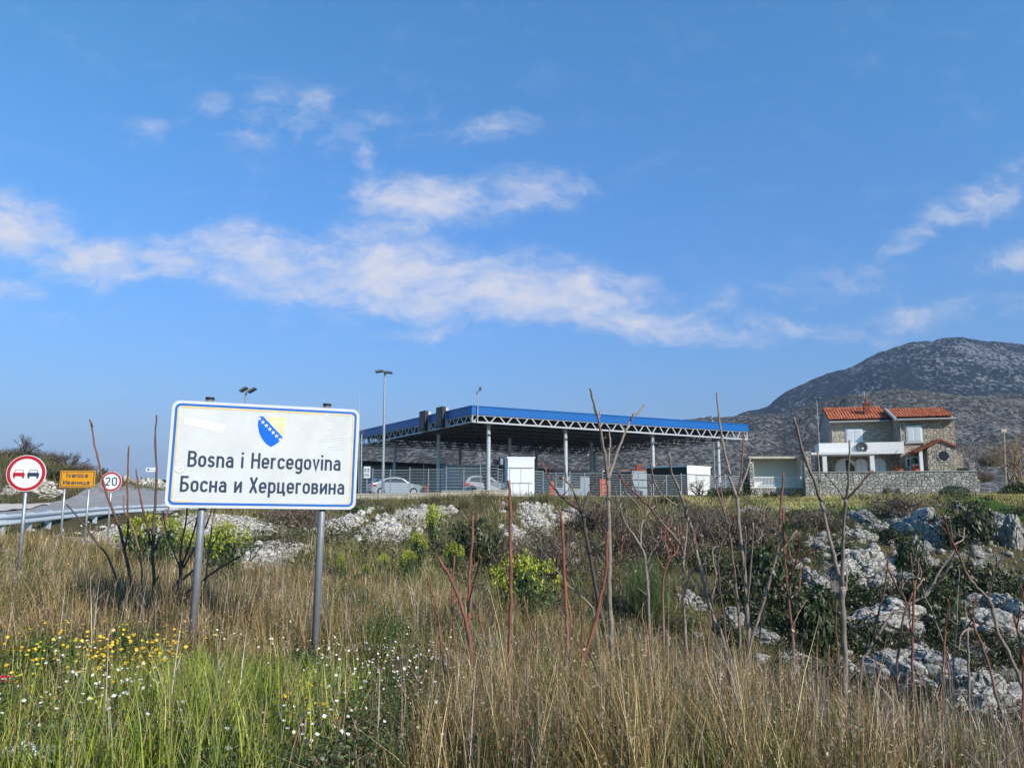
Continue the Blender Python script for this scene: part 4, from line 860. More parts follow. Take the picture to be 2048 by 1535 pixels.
# ---- cars
def car(name, label, px, py, Y, L, H, paint, prof, wins, rz):
    """side profile in (along, up) units of metres, nose to +x"""
    p = P(px, py, Y); root = empty(name, (p.x, p.y, ZP+.02), label, 'car', 'cars parked behind the fence', rz)
    Wd = 1.75; mb = MB(); n = len(prof)
    def ring(y, k): return [(a*L, y, b*H if b < .45 else .45*H+(b-.45)*H) for a, b in prof]
    secs = []
    for y, inset in ((-Wd/2, .0), (-Wd/2+.0, 0), (Wd/2, 0)): pass
    vs = []; fs = []
    def hw(b): return Wd/2*(1 if b < .58 else 1-.30*(b-.58)/.42)
    for s in (-1, 1):
        for a, b in prof: vs.append((a*L, s*hw(b), b*H))
    fs = [tuple(range(n)), tuple(range(2*n-1, n-1, -1))]+[(i, (i+1) % n, n+(i+1) % n, n+i) for i in range(n)]
    mb.add(vs, fs); mb.build('body', paint, root, True)
    for nm, w in wins:
        for s in (-1, 1):
            mb = MB(); vs = [(a*L, s*(hw(b)+.008), b*H) for a, b in w]; vi = [(a*L, s*(hw(b)-.05), b*H) for a, b in w]; k = len(w)
            mb.add(vs+vi, [tuple(range(k)), tuple(range(2*k-1, k-1, -1))]+[(i, (i+1) % k, k+(i+1) % k, k+i) for i in range(k)]); mb.build('side_window', M['glass'], root, True)
    for x in (.19, .80):
        for s in (-1, 1):
            mb = MB(); mb.tube([(x*L, s*(Wd/2-.18), .32), (x*L, s*(Wd/2+.02), .32)], .32, 20); wh = mb.build('wheel', M['tyre'], root, True)
            mb = MB(); mb.tube([(x*L, s*(Wd/2+.021), .32), (x*L, s*(Wd/2+.035), .32)], .19, 16); mb.build('rim', M['alu'], wh, True)
    for s in (-1, 1):
        mb = MB(); mb.box((-.02, s*.82-.12, .52*H), (.16*L*.6, s*.82+.075, .64*H)); mb.build('tail_light', M['tail'], root, True)
        mb = MB(); mb.box((L*.93, s*.7-.16, .40*H), (L*.985, s*.7+.16, .48*H)); mb.build('headlight', M['paleglass'], root, True)
    mb = MB(); mb.add([(L*.075, -.6, .70*H), (L*.075, .6, .70*H), (L*.15, .52, .93*H), (L*.15, -.52, .93*H), (L*.06, -.6, .70*H), (L*.06, .6, .70*H), (L*.135, .52, .95*H), (L*.135, -.52, .95*H)], [(0, 1, 2, 3), (7, 6, 5, 4), (0, 4, 5, 1), (1, 5, 6, 2), (2, 6, 7, 3), (3, 7, 4, 0)]); mb.build('rear_window', M['glass'], root, True)
sedan = [(0, .25), (0, .55), (.03, .66), (.14, .70), (.25, .90), (.36, .985), (.50, 1.0), (.60, .95), (.74, .69), (.90, .60), (.985, .50), (1, .30), (.98, .14), (.88, .12), (.10, .12)]
swin = [('w', [(.20, .71), (.28, .88), (.37, .95), (.50, .96), (.585, .91), (.68, .70)])]
suv = [(0, .25), (.0, .58), (.04, .75), (.10, .93), (.18, 1.0), (.48, 1.0), (.58, .95), (.70, .69), (.90, .62), (.985, .52), (1, .30), (.98, .16), (.88, .14), (.10, .14)]
vwin = [('w', [(.10, .71), (.15, .90), (.22, .95), (.46, .95), (.54, .91), (.63, .70)])]
yaw = math.atan2(ua.y, ua.x)
car('parked_car', 'silver saloon car parked behind the fence at its left end', 737, 987, 62.5, 4.3, 1.45, M['silver'], sedan, swin, yaw-.15)
car('parked_car', 'grey estate car parked behind the fence left of the front column', 922, 986, 64.5, 4.2, 1.62, M['greycar'], suv, vwin, yaw-.1)

# ---- lamp poles
def lamp_pole(name, label, base, top, r, heads, cat='lamp post', arm=None):
    root = empty(name, base, label, cat); mb = MB(); mb.tube([base-Vector((0, 0, .6)), top], [r, r*.6], 10); mb.build('pole', M['galv'], root)
    for (dx, dz, w, tilt) in heads:
        e = top+Vector((dx, 0, dz)); mb = MB(); mb.bar(top-Vector((0, 0, .05)), e, .05); mb.build('arm', M['galv'], root)
        Mx = Matrix.Translation(e) @ Matrix.Rotation(R(tilt), 4, 'Y'); MB().box((-w/2, -.28, -.06), (w/2, .28, .06), Mx).build('lamp_head', M['trussdark'], root)
t = P(770, 744, 57); b = P(765.5, 988, 57)
lamp_pole('floodlight_pole', 'tall lamp post with two flat heads in front of the canopy left side', b, t, .12, [(-.42, .06, .55, -8), (.22, -.02, .62, 5)])
t = P(492, 782, 52); b = P(488, 1010, 52); b.z = hz(b.x, b.y)
lamp_pole('floodlight_pole', 'tall lamp post rising behind the big white sign with two tilted heads', b, t, .11, [(-.16, .12, .5, -32), (.4, .06, .55, -30)])
t = P(1424.5, 838, 92); b = Vector((t.x, t.y, ZP))
lamp_pole('floodlight_pole', 'distant lamp post with two heads peeking above the canopy right end', b, t, .11, [(-.45, .25, .7, -10), (.55, .25, .7, -10)])
t = P(723.5, 864, 57); b = P(722, 985, 57)
lamp_pole('slim_pole', 'slim pale pole with a small cap right beside the big sign edge', b, t, .075, [(0, .04, .22, 0)], 'pole')
t = P(1185.5, 912, 88); b = Vector((t.x, t.y, ZP))
lamp_pole('slim_pole', 'thin white pole rising behind the low building under the canopy', b, t, .10, [], 'pole')
t = P(1427, 885, 74); b = Vector((t.x, t.y, ZP))
lamp_pole('slim_pole', 'thin pale pole beside the canopy column near the white booth', b, t, .07, [], 'pole')
t = P(847.5, 928, 70); b = Vector((t.x, t.y, ZP))
lamp_pole('slim_pole', 'thin grey pole standing between the pale building windows', b, t, .04, [], 'pole')
t = P(1633, 796, 72); b = Vector((t.x, t.y, ZP))
lamp_pole('utility_pole', 'thin metal pole with a small crossarm beside the house left gable', b, t, .06, [(-.22, 0, .3, 0), (.22, 0, .3, 0)], 'pole')
def mast():
    b = P(717.5, 985, 66); t = P(719, 778, 66); root = empty('antenna_mast', b, 'very thin antenna mast with short crossbars beside the big sign', 'mast')
    MB().tube([b, P(718, 860, 66), t], [.035, .03, .012], 6).build('pole', M['galv'], root)
    for py, w in ((806, .18), (830, .1)): p = P(718.6, py, 66); MB().bar(p-Vector((w, 0, 0)), p+Vector((w, 0, 0)), .025).build('crossbar', M['galv'], root)
mast()
def cctv():
    b = K(.35, -.20, ZB(0, 0)+.05); t = P(953, 786, b.y); t.x = b.x+.02; root = empty('camera_mast', b, 'slim camera mast with a forked top on the canopy front corner', 'camera mast')
    MB().tube([b, t], [.05, .035], 8).build('pole', M['galv'], root)
    p = P(954, 781, b.y); q = P(960.5, 777, b.y); m_ = P(952.6, 789, b.y)
    MB().bar(m_, q, .05).bar(m_, P(952.6, 781, b.y), .04).build('arm', M['trussdark'], root)
    MB().box(q-Vector((.1, .2, .12)), q+Vector((.1, .2, .12))).build('camera', M['trussdark'], root)
cctv()
# ------------------------------------------------------------------ stone house
RHO = R(15); HO = P(1612, 991, 58); HO.z = 1.85
E1 = Vector((math.cos(RHO), -math.sin(RHO), 0)); E2 = Vector((math.sin(RHO), math.cos(RHO), 0))
def hp(px, py, d):
    """local (along, up) of the sight line on the plane d metres behind the terrace front"""
    r = Vector(ray(px, py)); C = Vector((0, 0, EYE)); n = E2; t = ((HO+E2*d-C).dot(n))/r.dot(n); q = C+r*t-HO
    return q.dot(E1), q.z
def hs(px, d, py=900): return hp(px, py, d)[0]
def hzl(py, d, px=1780): return hp(px, py, d)[1]
def arch(x0, x1, z0, z1, n=12):
    w = (x1-x0)/2; cx = (x0+x1)/2; zs = max(z0, z1-w*.9); p = [(x0, z0), (x1, z0)]
    for i in range(n+1): a = math.pi*i/n; p.append((cx+w*math.cos(a), zs+(z1-zs)*math.sin(a)))
    return p
def house():
    root = empty('stone_house', HO, 'two storey stone house with orange tiled roofs above a stone terrace wall', 'house', rz=-RHO)
    D_R, D_L, D_G = 4.0, 6.2, 4.9
    fl = hzl(944, 0)-.05
    # right wing
    a, b = hs(1797, D_R, 860), hs(1909.5, D_R, 860); ze = hzl(839.5, D_R, 1850); RD = 6.4; zr = hzl(819.5, D_R+RD/2, 1840)
    mb = MB(); mb.prism([(D_R, -1), (D_R+RD, -1), (D_R+RD, ze), (D_R+RD/2, zr-.12), (D_R, ze)], lambda y, z, t: (t, y, z), a, b); mb.build('right_wing_wall', M['stone'], root, True)
    a2, b2 = hs(1660, D_L, 860), a-.003; ze2 = hzl(844, D_L, 1720); zr2 = hzl(817.5, D_L+3.3, 1715)
    mb = MB(); mb.prism([(D_L, -1), (D_L+6.6, -1), (D_L+6.6, ze2), (D_L+3.3, zr2-.12), (D_L, ze2)], lambda y, z, t: (t, y, z), a2, b2); mb.build('left_wing_wall', M['squared'], root, True)
    # tiled roofs: corrugated sheets with stepped courses
    def roof(x0, x1, yf, zf, yr, zr_, yb, nc, name, label=None):
        per = .235; n = int((x1-x0)/per)*8; xs = np.linspace(x0, x1, n+1); V = []; Fc = []; rows = []
        for (y0, z0, y1, z1) in ((yf, zf, yr, zr_), (yb, zf, yr, zr_)):
            for k in range(nc):
                for e in (0, .97):
                    t = (k+e)/nc; lift = .05*(1-e); rows.append((y0+(y1-y0)*t, z0+(z1-z0)*t+lift+.06))
            i0 = len(V); pr = np.abs(np.sin((xs-x0)/per*math.pi))**.8*.13
            rr = rows[-2*nc:]
            for (y, z) in rr: V += [(x, y, z+h) for x, h in zip(xs, pr)]
            m = len(xs)
            for j in range(len(rr)-1):
                Fc += [(i0+j*m+i, i0+j*m+i+1, i0+(j+1)*m+i+1, i0+(j+1)*m+i) for i in range(m-1)]
        me = mesh_np(name, np.array(V), np.array(Fc), M['tile'], parent=root, smooth=False)
        mb = MB(); n2 = int((x1-x0)/.4)
        for k in range(n2): mb.tube([(x0+(x1-x0)*k/n2, yr, zr_+.06), (x0+(x1-x0)*(k+1)/n2+.02, yr, zr_+.075)], [.12, .105], 10)
        mb.build('ridge_tiles', M['tile'], me, True)
        mb = MB(); mb.prism([(yf+.03, zf), (yr, zr_-.02), (yb-.03, zf), (yb-.03, zf-.14), (yr, zr_-.16), (yf+.03, zf-.14)], lambda y, z, t: (t, y, z), x0+.02, x1-.02); mb.build('roof_deck', M['trim'], me, True)
        mb = MB(); mb.tube([(x0, yf-.07, zf-.02), (x1, yf-.07, zf-.02)], .075, 10); mb.build('gutter', M['trim'], me, True)
        return me
    r1 = roof(a-.12, b+.05, D_R-.35, ze+.05, D_R+RD/2, zr, D_R+RD+.35, 8, 'right_wing_roof')
    mb = MB(); mb.prism([(D_R-.33, ze-.02), (D_R+RD/2, zr), (D_R+RD+.33, ze-.02), (D_R+RD+.33, ze+.2), (D_R+RD/2, zr+.22), (D_R-.33, ze+.2)], lambda y, z, t: (t, y, z), a-.30, a-.125); mb.build('verge', M['trim'], r1, True)
    r2 = roof(a2-.10, b2-.18, D_L-.35, ze2+.05, D_L+3.3, zr2, D_L+6.95, 9, 'left_wing_roof')
    # chimney
    yc = D_L+.9; x0, x1 = hs(1729, yc, 825), hs(1741, yc, 825); zt = hzl(808, yc, 1735); mb = MB(); mb.box((x0, yc, ze2-.1), (x1, yc+.55, zt)); ch = mb.build('chimney', M['chim'], r2, True)
    MB().box((x0-.06, yc-.06, zt+.002), (x1+.06, yc+.61, zt+.1)).build('chimney_cap', M['chim'], r2, True)
    MB().tube([((x0+x1)/2, yc+.27, zt+.1), ((x0+x1)/2, yc+.27, zt+.35), ((x0+x1)/2, yc+.27, zt+.72)], [.15, .12, .05], 10).build('chimney_pot', M['chim'], r2, True)
    MB().box((x0-.04, yc-.05, ze2+.02), (x1+.04, yc-.003, ze2+.32)).build('chimney_base', M['plaster'], r2, True)
    xc = (x0+x1)/2; mb = MB(); mb.tube([(xc, yc+.9, zr2-.3), (xc, yc+.9, zt+1.2)], .025, 6)
    for k in range(5): z = zt+.85+k*.08; mb.bar((xc-.35+.05*k, yc+.9, z), (xc+.35-.05*k, yc+.9, z), .022)
    mb.bar((xc-.38, yc+.9, zt+.72), (xc-.38, yc+.9, zt+1.2), .03); mb.bar((xc+.3, yc+.9, zt+.7), (xc+.3, yc+.9, zt+1.15), .03); mb.build('antenna', M['galv'], root, True)
    # ground floor of left wing, balcony
    g0, g1 = hs(1634, D_G, 930), a-.004
    D_B = 3.2; bx0, bx1 = hs(1638, D_B, 895), hs(1808, D_B, 895); bz0, bz1 = hzl(907.5, D_B, 1720), hzl(884.5, D_B, 1720)
    mb = MB(); mb.box((g0, D_G, -1), (g1, D_L-.003, bz0-.003)); mb.build('ground_floor_wall', M['stone'], root, True)
    MB().box((bx0, D_B, bz0), (bx1, D_B+.16, bz1)).build('balcony_parapet', M['plaster'], root, True)
    MB().box((bx0, D_B+.163, bz0), (bx0+.15, D_L-.003, bz1-.002)).build('balcony_parapet', M['plaster'], root, True)
    MB().box((bx0+.153, D_B+.163, bz0+.003), (min(bx1, a-.006), D_L-.003, bz0+.22)).build('balcony_floor', M['plaster'], root, True)
    MB().box((bx1-.15, D_B+.163, bz0+.003), (bx1-.002, D_R-.003, bz1-.002)).build('balcony_parapet', M['plaster'], root, True)
    mb = MB(); mb.bar((hs(1790, D_B, 900), D_B-.03, hp(1790, 906, D_B)[1]), (hs(1797, D_B, 900), D_B-.03, hp(1797, 899, D_B)[1]), .03); mb.build('bracket_rod', M['trim'], root, True)
    # shutters
    def shut(px0, px1, pt, pb, d, name='shutter_window'):
        x0, x1 = hs(px0, d, (pt+pb)/2), hs(px1, d, (pt+pb)/2); pm = (px0+px1)/2; z1, z0 = hp(pm, pt, d)[1], hp(pm, pb, d)[1]
        mb = MB(); mb.box((x0-.09, d-.05, z0-.08), (x1+.09, d-.004, z1+.08)); w = mb.build(name, M['plaster'], root, True); xm = (x0+x1)/2
        for (u, v) in ((x0, xm-.02), (xm+.02, x1)):
            mb = MB(); mb.box((u, d-.085, z0), (v, d-.053, z1)); n = 16
            for k in range(n): z = z0+.06+(z1-z0-.12)*k/n; mb.box((u+.06, d-.10, z), (v-.06, d-.0853, z+(z1-z0)/n*.55))
            mb.build('shutter', M['shutter'], w, True)
        return x0, x1, z0, z1
    shut(1694, 1723.5, 858.5, 888, D_L); x0, x1, z0, z1 = shut(1814.5, 1842, 853, 881.5, D_R)
    MB().box((x0-.2, D_R-.10, z0-.2), (x1+.2, D_R-.004, z0-.085)).build('window_sill', M['trim'], root, True)
    # arches
    def archwin(px0, px1, pt, d, m, name, halves=True):
        x0, x1 = hs(px0, d, 935), hs(px1, d, 935); z1 = hp((px0+px1)/2, pt, d)[1]; mb = MB(); plate(mb, arch(x0-.1, x1+.1, fl-.3, z1+.1), d-.03, d-.004); w = mb.build(name, M['plaster'], root, True)
        if halves:
            mb = MB(); plate(mb, arch(x0, x1, fl-.3, z1), d-.05, d-.032); mb.build('shutter', M[m], w, True)
            mb = MB(); mb.box(((x0+x1)/2-.012, d-.06, fl-.3), ((x0+x1)/2+.012, d-.0505, z1-.05)); mb.build('shutter_joint', M['trim'], w, True)
        return x0, x1, z1, w
    x0, x1, z1, w = archwin(1673, 1711, 918.5, D_G, 'shutter', 'arched_door')
    mb = MB(); xa = x0+(x1-x0)*.5; plate(mb, [(xa, fl-.3), (xa+(x1-x0)*.19, fl-.3), (xa+(x1-x0)*.19, z1-.05), (xa, z1-.01)], D_G-.075, D_G-.062); mb.build('open_gap', M['black'], w, True)
    mb = MB(); plate(mb, [(xa+(x1-x0)*.2, fl-.3), (x1-.05, fl-.3), (x1-.08, z1-.55), (x1-.45, z1-.12), (xa+(x1-x0)*.2, z1-.05)], D_G-.07, D_G-.063); mb.build('glass_leaf', M['glass'], w, True)
    archwin(1712.5, 1732, 919.5, D_G, 'shutter', 'arched_door'); archwin(1747, 1769.5, 918, D_G, 'shutter', 'arched_window')
    # pergola slab and posts
    d0 = .7; x0, x1 = hs(1622.5, d0, 905), hs(1756, d0, 905); zt = hp(1690, 903.5, d0)[1]
    mb = MB(); mb.box((x0, d0, zt-.17), (x1, D_B-.01, zt)); mb.build('porch_slab', M['plaster'], root, True)
    for px in (1649.5, 1744.5): x = hs(px, d0+.25, 930); MB().box((x-.15, d0+.1, fl-.3), (x+.15, d0+.4, zt-.172)).build('porch_post', M['plaster'], root, True)
    # terrace
    tx0, tx1 = 0, hs(1955, 0, 960); tz = hzl(943.5, 0, 1780)
    MB().box((tx0, 0, -1.5), (tx1, .45, tz)).build('terrace_wall', M['terrstone'], root, True)
    MB().box((tx0, -.16, -1.5), (tx1+.1, -.003, hzl(959.5, 0, 1780))).build('terrace_footing', M['terrstone'], root, True)
    MB().box((tx0-.03, -.05, tz+.002), (tx1+.03, .5, tz+.06)).build('terrace_coping', M['trim'], root, True)
    MB().box((tx0+.01, .453, -1.5), (tx1-.01, 13, fl-.3)).build('terrace_floor', M['trim'], root, True)
    MB().box((tx1-.45, .02, tz+.062), (tx1-.02, .43, hzl(925, .2, 1950))).build('terrace_pillar', M['terrstone'], root, True)
    MB().box((tx0-.02, -.08, -1.5), (hs(1623, 0, 940), 1.2, hzl(902, 0, 1617))).build('terrace_pier', M['terrstone'], root, True)
    # little gabled porch on the right
    dp = 1.9; x0, x1 = hs(1855.5, dp, 915), hs(1912.5, dp, 915); xa, za = hp(1880.5, 882.5, dp); zl = hp(1855.5, 897, dp)[1]; zr_ = hp(1912.5, 893.5, dp)[1]
    hx, hz_ = hp(1887, 911, dp); outer = [(x0, -1), (x1, -1), (x1, zr_), (xa, za), (x0, zl)]
    mb = MB(); plate(mb, outer, dp, D_R-.004); mb.build('porch_gable', M['stone'], root, True)
    mb = MB(); plate(mb, circ(hx, hz_, .36, 24), dp-.012, dp-.003); op = mb.build('round_opening', M['black'], root, True)
    mb = MB(); frame(mb, circ(hx, hz_, .46, 24), circ(hx, hz_, .355, 24), dp-.03, dp-.004); mb.build('opening_ring', M['terrstone'], op, True)
    lx, lz = hp(1829.5, 905.5, dp); rx, rz_ = x1+.12, zr_-.04
    mb = MB(); plate(mb, [(lx, lz), (xa, za+.03), (rx, rz_), (rx, rz_+.12), (xa, za+.2), (lx, lz+.13)], dp-.12, D_R-.006); pr = mb.build('porch_roof', M['oldtile'], root, True)
    mb = MB()
    for k in range(14):
        t = k/13; mb.tube([(lx+(xa-lx)*t, dp-.14, lz+(za+.03-lz)*t+.13), (lx+(xa-lx)*t, D_R-.01, lz+(za+.03-lz)*t+.13)], .06, 8)
    mb.build('porch_tiles', M['oldtile'], pr, True)
    x = hs(1842.5, dp+.2, 925); MB().box((x-.11, dp+.1, fl-.3), (x+.11, dp+.34, hp(1842.5, 899.5, dp)[1])).build('porch_column', M['plaster'], root, True)
    # door and small window of right wing
    x0, x1 = hs(1822.5, D_R, 930), hs(1836.5, D_R, 930); z1 = hp(1829, 914.5, D_R)[1]
    mb = MB(); plate(mb, arch(x0-.12, x1+.1, fl-.3, z1+.1), D_R-.03, D_R-.004); w = mb.build('front_door', M['plaster'], root, True)
    mb = MB(); plate(mb, arch(x0, x1, fl-.3, z1), D_R-.05, D_R-.032); mb.build('door_glass', M['glass'], w, True)
    mb = MB(); mb.box((x0, D_R-.065, z1-.62), (x1, D_R-.052, z1-.5)); mb.build('transom', M['plaster'], w, True)
    x0, x1 = hs(1813, D_R, 925), hs(1819.5, D_R, 925); z1, z0 = hp(1816, 917.5, D_R)[1], hp(1816, 932, D_R)[1]
    MB().box((x0-.06, D_R-.03, z0-.06), (x1+.06, D_R-.004, z1+.06)).build('narrow_window', M['plaster'], root, True)
    MB().box((x0+.03, D_R-.045, z0), (x1-.03, D_R-.032, z1)).build('pane', M['glass'], root, True)
    # drainpipe, eaves wire
    x = a+.12; MB().tube([(x, D_R-.06, bz1), (x, D_R-.06, ze)], .045, 8).build('drainpipe', M['trim'], root, True)
    x = a2+.14; MB().tube([(x, D_L-.06, bz0), (x, D_L-.06, ze2)], .04, 8).build('drainpipe', M['trim'], root, True)
    mb = MB(); mb.bar((a-.5, D_L-.1, ze2-.28), (a2+4.6, D_L-.1, ze2-.25), .02); mb.build('wire', M['trim'], root, True)
    # stepped back wall behind the gable on the right
    x0, x1 = hs(1913.5, D_R, 915), hs(1932, D_R, 915)
    MB().box((x0, D_R+.6, -1), (x1, D_R+1, hzl(905, D_R+.6, 1925))).build('garden_wall', M['stone'], root, True)
    return root
HOUSE = house()
def on_house(px, py, d): s, z = hp(px, py, d); return HO+E1*s+E2*d+Vector((0, 0, z))
def dish():
    p = on_house(1723.5, 894, 3.02); root = empty('satellite_dish', p, 'grey round satellite dish in front of the white balcony', 'satellite dish', rz=-RHO)
    mb = MB(); n = 28; vs = []; fs = []
    for j in range(6):
        r = .42*j/5
        for i in range(n): a = 2*math.pi*i/n; vs.append((r*math.cos(a), -.09*(j/5)**2+.09, r*math.sin(a)))
    fs = [(j*n+i, j*n+(i+1) % n, (j+1)*n+(i+1) % n, (j+1)*n+i) for j in range(5) for i in range(n)]
    m2 = len(vs); vs += [(x, y+.012, z) for x, y, z in vs]; fs += [tuple(m2+i for i in f[::-1]) for f in fs]+[(5*n+i, m2+5*n+i, m2+5*n+(i+1) % n, 5*n+(i+1) % n) for i in range(n)]
    mb.add(vs, fs); mb.build('reflector', M['dish'], root, True, True)
    MB().bar((0, .03, -.40), (0, -.42, -.12), .03).build('feed_arm', M['galv'], root, True); MB().box((-.05, -.48, -.16), (.05, -.36, -.05)).build('feed_head', M['plaster'], root, True)
    MB().tube([(0, .1, 0), (0, .16, -.2), (0, .16, -.75)], .03, 8).build('mount', M['trim'], root, True)
dish()
def pot(px, py, w, m, label, cat='flower pot', flowers=None):
    p = on_house(px, py, 1.2); root = empty('flower_pot', p, label, cat)
    MB().tube([p-Vector((0, 0, .35)), p+Vector((0, 0, .02)), p+Vector((0, 0, .1))], [w*.6, w, w*1.1], 14).build('pot', M[m], root)
    mb = MB()
    for k in range(26):
        a = random.random()*6.28; q = p+Vector((math.cos(a)*w*random.random(), math.sin(a)*w*random.random(), .12+random.random()*.22)); d = Vector((random.random()-.5, random.random()-.5, random.random()-.5))*.2
        mb.add([q, q+d, q+Vector((d.y, -d.x, d.z+.05))], [(0, 1, 2)])
    mb.build('flowers', M['rust'], root)
pot(1796, 940.5, .34, 'terracotta', 'wide orange pot on the terrace left of the front door')
pot(1830, 940.5, .26, 'orange', 'red flowering pot on the terrace before the front door')
def annex():
    a = R(4); Y = 59.5; O = P(1499, 994, Y); O.z = 1.8; root = empty('terrace_annex', O, 'open flat roofed white lean-to with stone base and white railing left of the house', 'annex')
    L = lambda px, py, d: P(px, py, Y+d)
    x0 = L(1499.5, 950, 0).x; x1 = L(1611, 950, 0).x; zt = L(1550, 912.5, 0).z; zf = L(1550, 973, 0).z
    MB().box((x0-.1, Y-.25, zt-.16), (x1, Y+2.2, zt)).build('roof_slab', M['concrete'], root)
    MB().box((x0+.35, Y+1.5, zf-.3), (x1-.002, Y+1.7, zt-.163)).build('back_wall', M['plaster'], root)
    MB().box((x0+.02, Y, .8), (x1-.003, Y+.4, zf-.08)).build('base_wall', M['terrstone'], root)
    MB().box((x0, Y-.02, zf-.078), (x1-.003, Y+1.49, zf)).build('floor_slab', M['plaster'], root)
    MB().box((x0, Y+.0, zf+.002), (x0+.31, Y+1.7, zt-.163)).build('stone_pier', M['terrstone'], root)
    MB().box((x1-.16, Y+.5, zf+.002), (x1-.02, Y+1.49, zt-.163)).build('end_wall', M['plaster'], root)
    zr = L(1550, 953.8, 0).z; mb = MB(); mb.bar((x0+.32, Y+.1, zr), (x1-.2, Y+.1, zr), .06); mb.bar((x0+.32, Y+.1, zf+.1), (x1-.2, Y+.1, zf+.1), .05)
    n = 34
    for k in range(n+1): x = x0+.34+(x1-x0-.56)*k/n; mb.bar((x, Y+.1, zf+.05), (x, Y+.1, zr), .03)
    mb.build('railing', M['white'], root)
    MB().bar((x0+.33, Y+.1, zf), (x0+.33, Y+.1, zt-.17), .05).build('pole', M['white'], root)
annex()
def wood_pole():
    t = P(2007, 861, 63); b = P(2010, 955, 63); root = empty('wooden_pole', b, 'leaning weathered pole with a small pale cap beside the bare trees on the right', 'pole')
    MB().tube([b-Vector((0, 0, 1)), t], [.10, .07], 8).build('pole', M['wood'], root); MB().box(t+Vector((-.22, -.1, -.12)), t+Vector((.22, .1, .14))).build('cap', M['concrete'], root)
wood_pole()
# ------------------------------------------------------------------ vegetation
M['grassblade'] = foliage_mat('grass_blades', trans=.13, objvar=0)
M['leaf'] = foliage_mat('shrub_leaves', trans=.15, objvar=.2)
M['twig'] = foliage_mat('bare_twigs', trans=.0, objvar=.15)
def petal_mat(): return foliage_mat('petals', trans=.2, objvar=0)
M['petal'] = petal_mat()
def blades(pos, h, w, lean, curve, col, segs=3, up=None):
    """ribbon blades; pos (n,3), h, w (n), lean (n,2) horizontal reach per height, curve exponent"""
    n = len(pos); t = np.linspace(0, 1, segs+1)[None, :, None]
    L = np.zeros((n, 1, 3)); L[:, 0, :2] = lean
    ctr = pos[:, None, :]+np.array([0, 0, 1.])[None, None]*h[:, None, None]*t*(1-.18*np.linalg.norm(lean, axis=1)[:, None, None]*t)+L*h[:, None, None]*t**curve
    a = RNG.uniform(0, 2*np.pi, n); side = np.stack([np.cos(a), np.sin(a), np.zeros(n)], -1)[:, None, :]
    ww = w[:, None, None]*(1-t)**.6*.5+w[:, None, None]*.06
    V = np.stack([ctr-side*ww, ctr+side*ww], 2).reshape(-1, 3)
    k = (segs+1)*2; b = np.arange(n)[:, None, None]*k; j = np.arange(segs)[None, :, None]*2
    Fq = (b+j+np.array([0, 1, 3, 2])[None, None]).reshape(-1, 4)
    return V, Fq, np.repeat(col, k, 0)
def leaves(pos, size, col, nrm=None, spread=1.0):
    n = len(pos); d = RNG.normal(size=(n, 3)); 
    if nrm is not None: d = nrm+d*spread
    d /= np.linalg.norm(d, axis=1)[:, None]; r = RNG.normal(size=(n, 3)); a = np.cross(d, r); a /= np.linalg.norm(a, axis=1)[:, None]+1e-9; b = np.cross(d, a)
    s = size[:, None]; V = np.stack([pos-a*s, pos-b*s*.45, pos+a*s, pos+b*s*.45], 1).reshape(-1, 3)
    return V, np.arange(n*4).reshape(-1, 4), np.repeat(col, 4, 0)
def merge(*parts):
    V = []; Fq = []; C = []; o = 0
    for v, f, c in parts: V.append(v); Fq.append(f+o); C.append(c); o += len(v)
    return np.concatenate(V), np.concatenate(Fq), np.concatenate(C)
def pick(cols, n, jitter=.15):
    c = np.array(cols)[RNG.integers(0, len(cols), n)]; return c*(1+RNG.normal(0, jitter, (n, 1)))*(1+RNG.normal(0, .04, (n, 3)))
def sample(n, y0, y1, power, umin=-.80, umax=.80):
    """ground points, density falling with distance"""
    t = RNG.random(n); e = 2-power; Y = (y0**e+(y1**e-y0**e)*t)**(1/e); u = RNG.uniform(umin, umax, n); return u*Y, Y
def zground(x, y): return height(x, y)
STRAW = [(.56, .385, .15), (.40, .255, .10), (.25, .15, .065), (.70, .54, .28), (.15, .09, .045), (.08, .05, .028), (.34, .24, .10)]
OLIVE = [(.15, .17, .035), (.09, .115, .025), (.20, .19, .05), (.06, .08, .02)]
GREENS = [(.40, .44, .05), (.33, .39, .045), (.19, .25, .035), (.14, .19, .03), (.25, .29, .06), (.09, .13, .02), (.06, .09, .018)]
DARKG = [(.034, .055, .015), (.05, .07, .02), (.028, .042, .013), (.06, .06, .026)]
def green_w(x, y):
    j = fbm(x*.9, y*.9, 3, 31)
    return sstep(8.7, 7.7, y+.5*j)*sstep(-1.15, -1.75, x+.12*(y-6)+.35*j)
def short_w(x, y):   # low flowery strip between the tall grass and the dry stand
    j = fbm(x*.8, y*.8, 3, 41)
    return sstep(9.3, 8.2, y+.5*j)*sstep(-2.1, -1.6, x+.3*j)*sstep(-.35, -.9, x+.4*j)
def litter_w(x, y): return sstep(-3.1, -3.6, x)*sstep(9.2, 7.6, y)*1.0
_l = hit(80, 1532, 3.5, 20, 300); LX, LY = _l.x, _l.y-.1
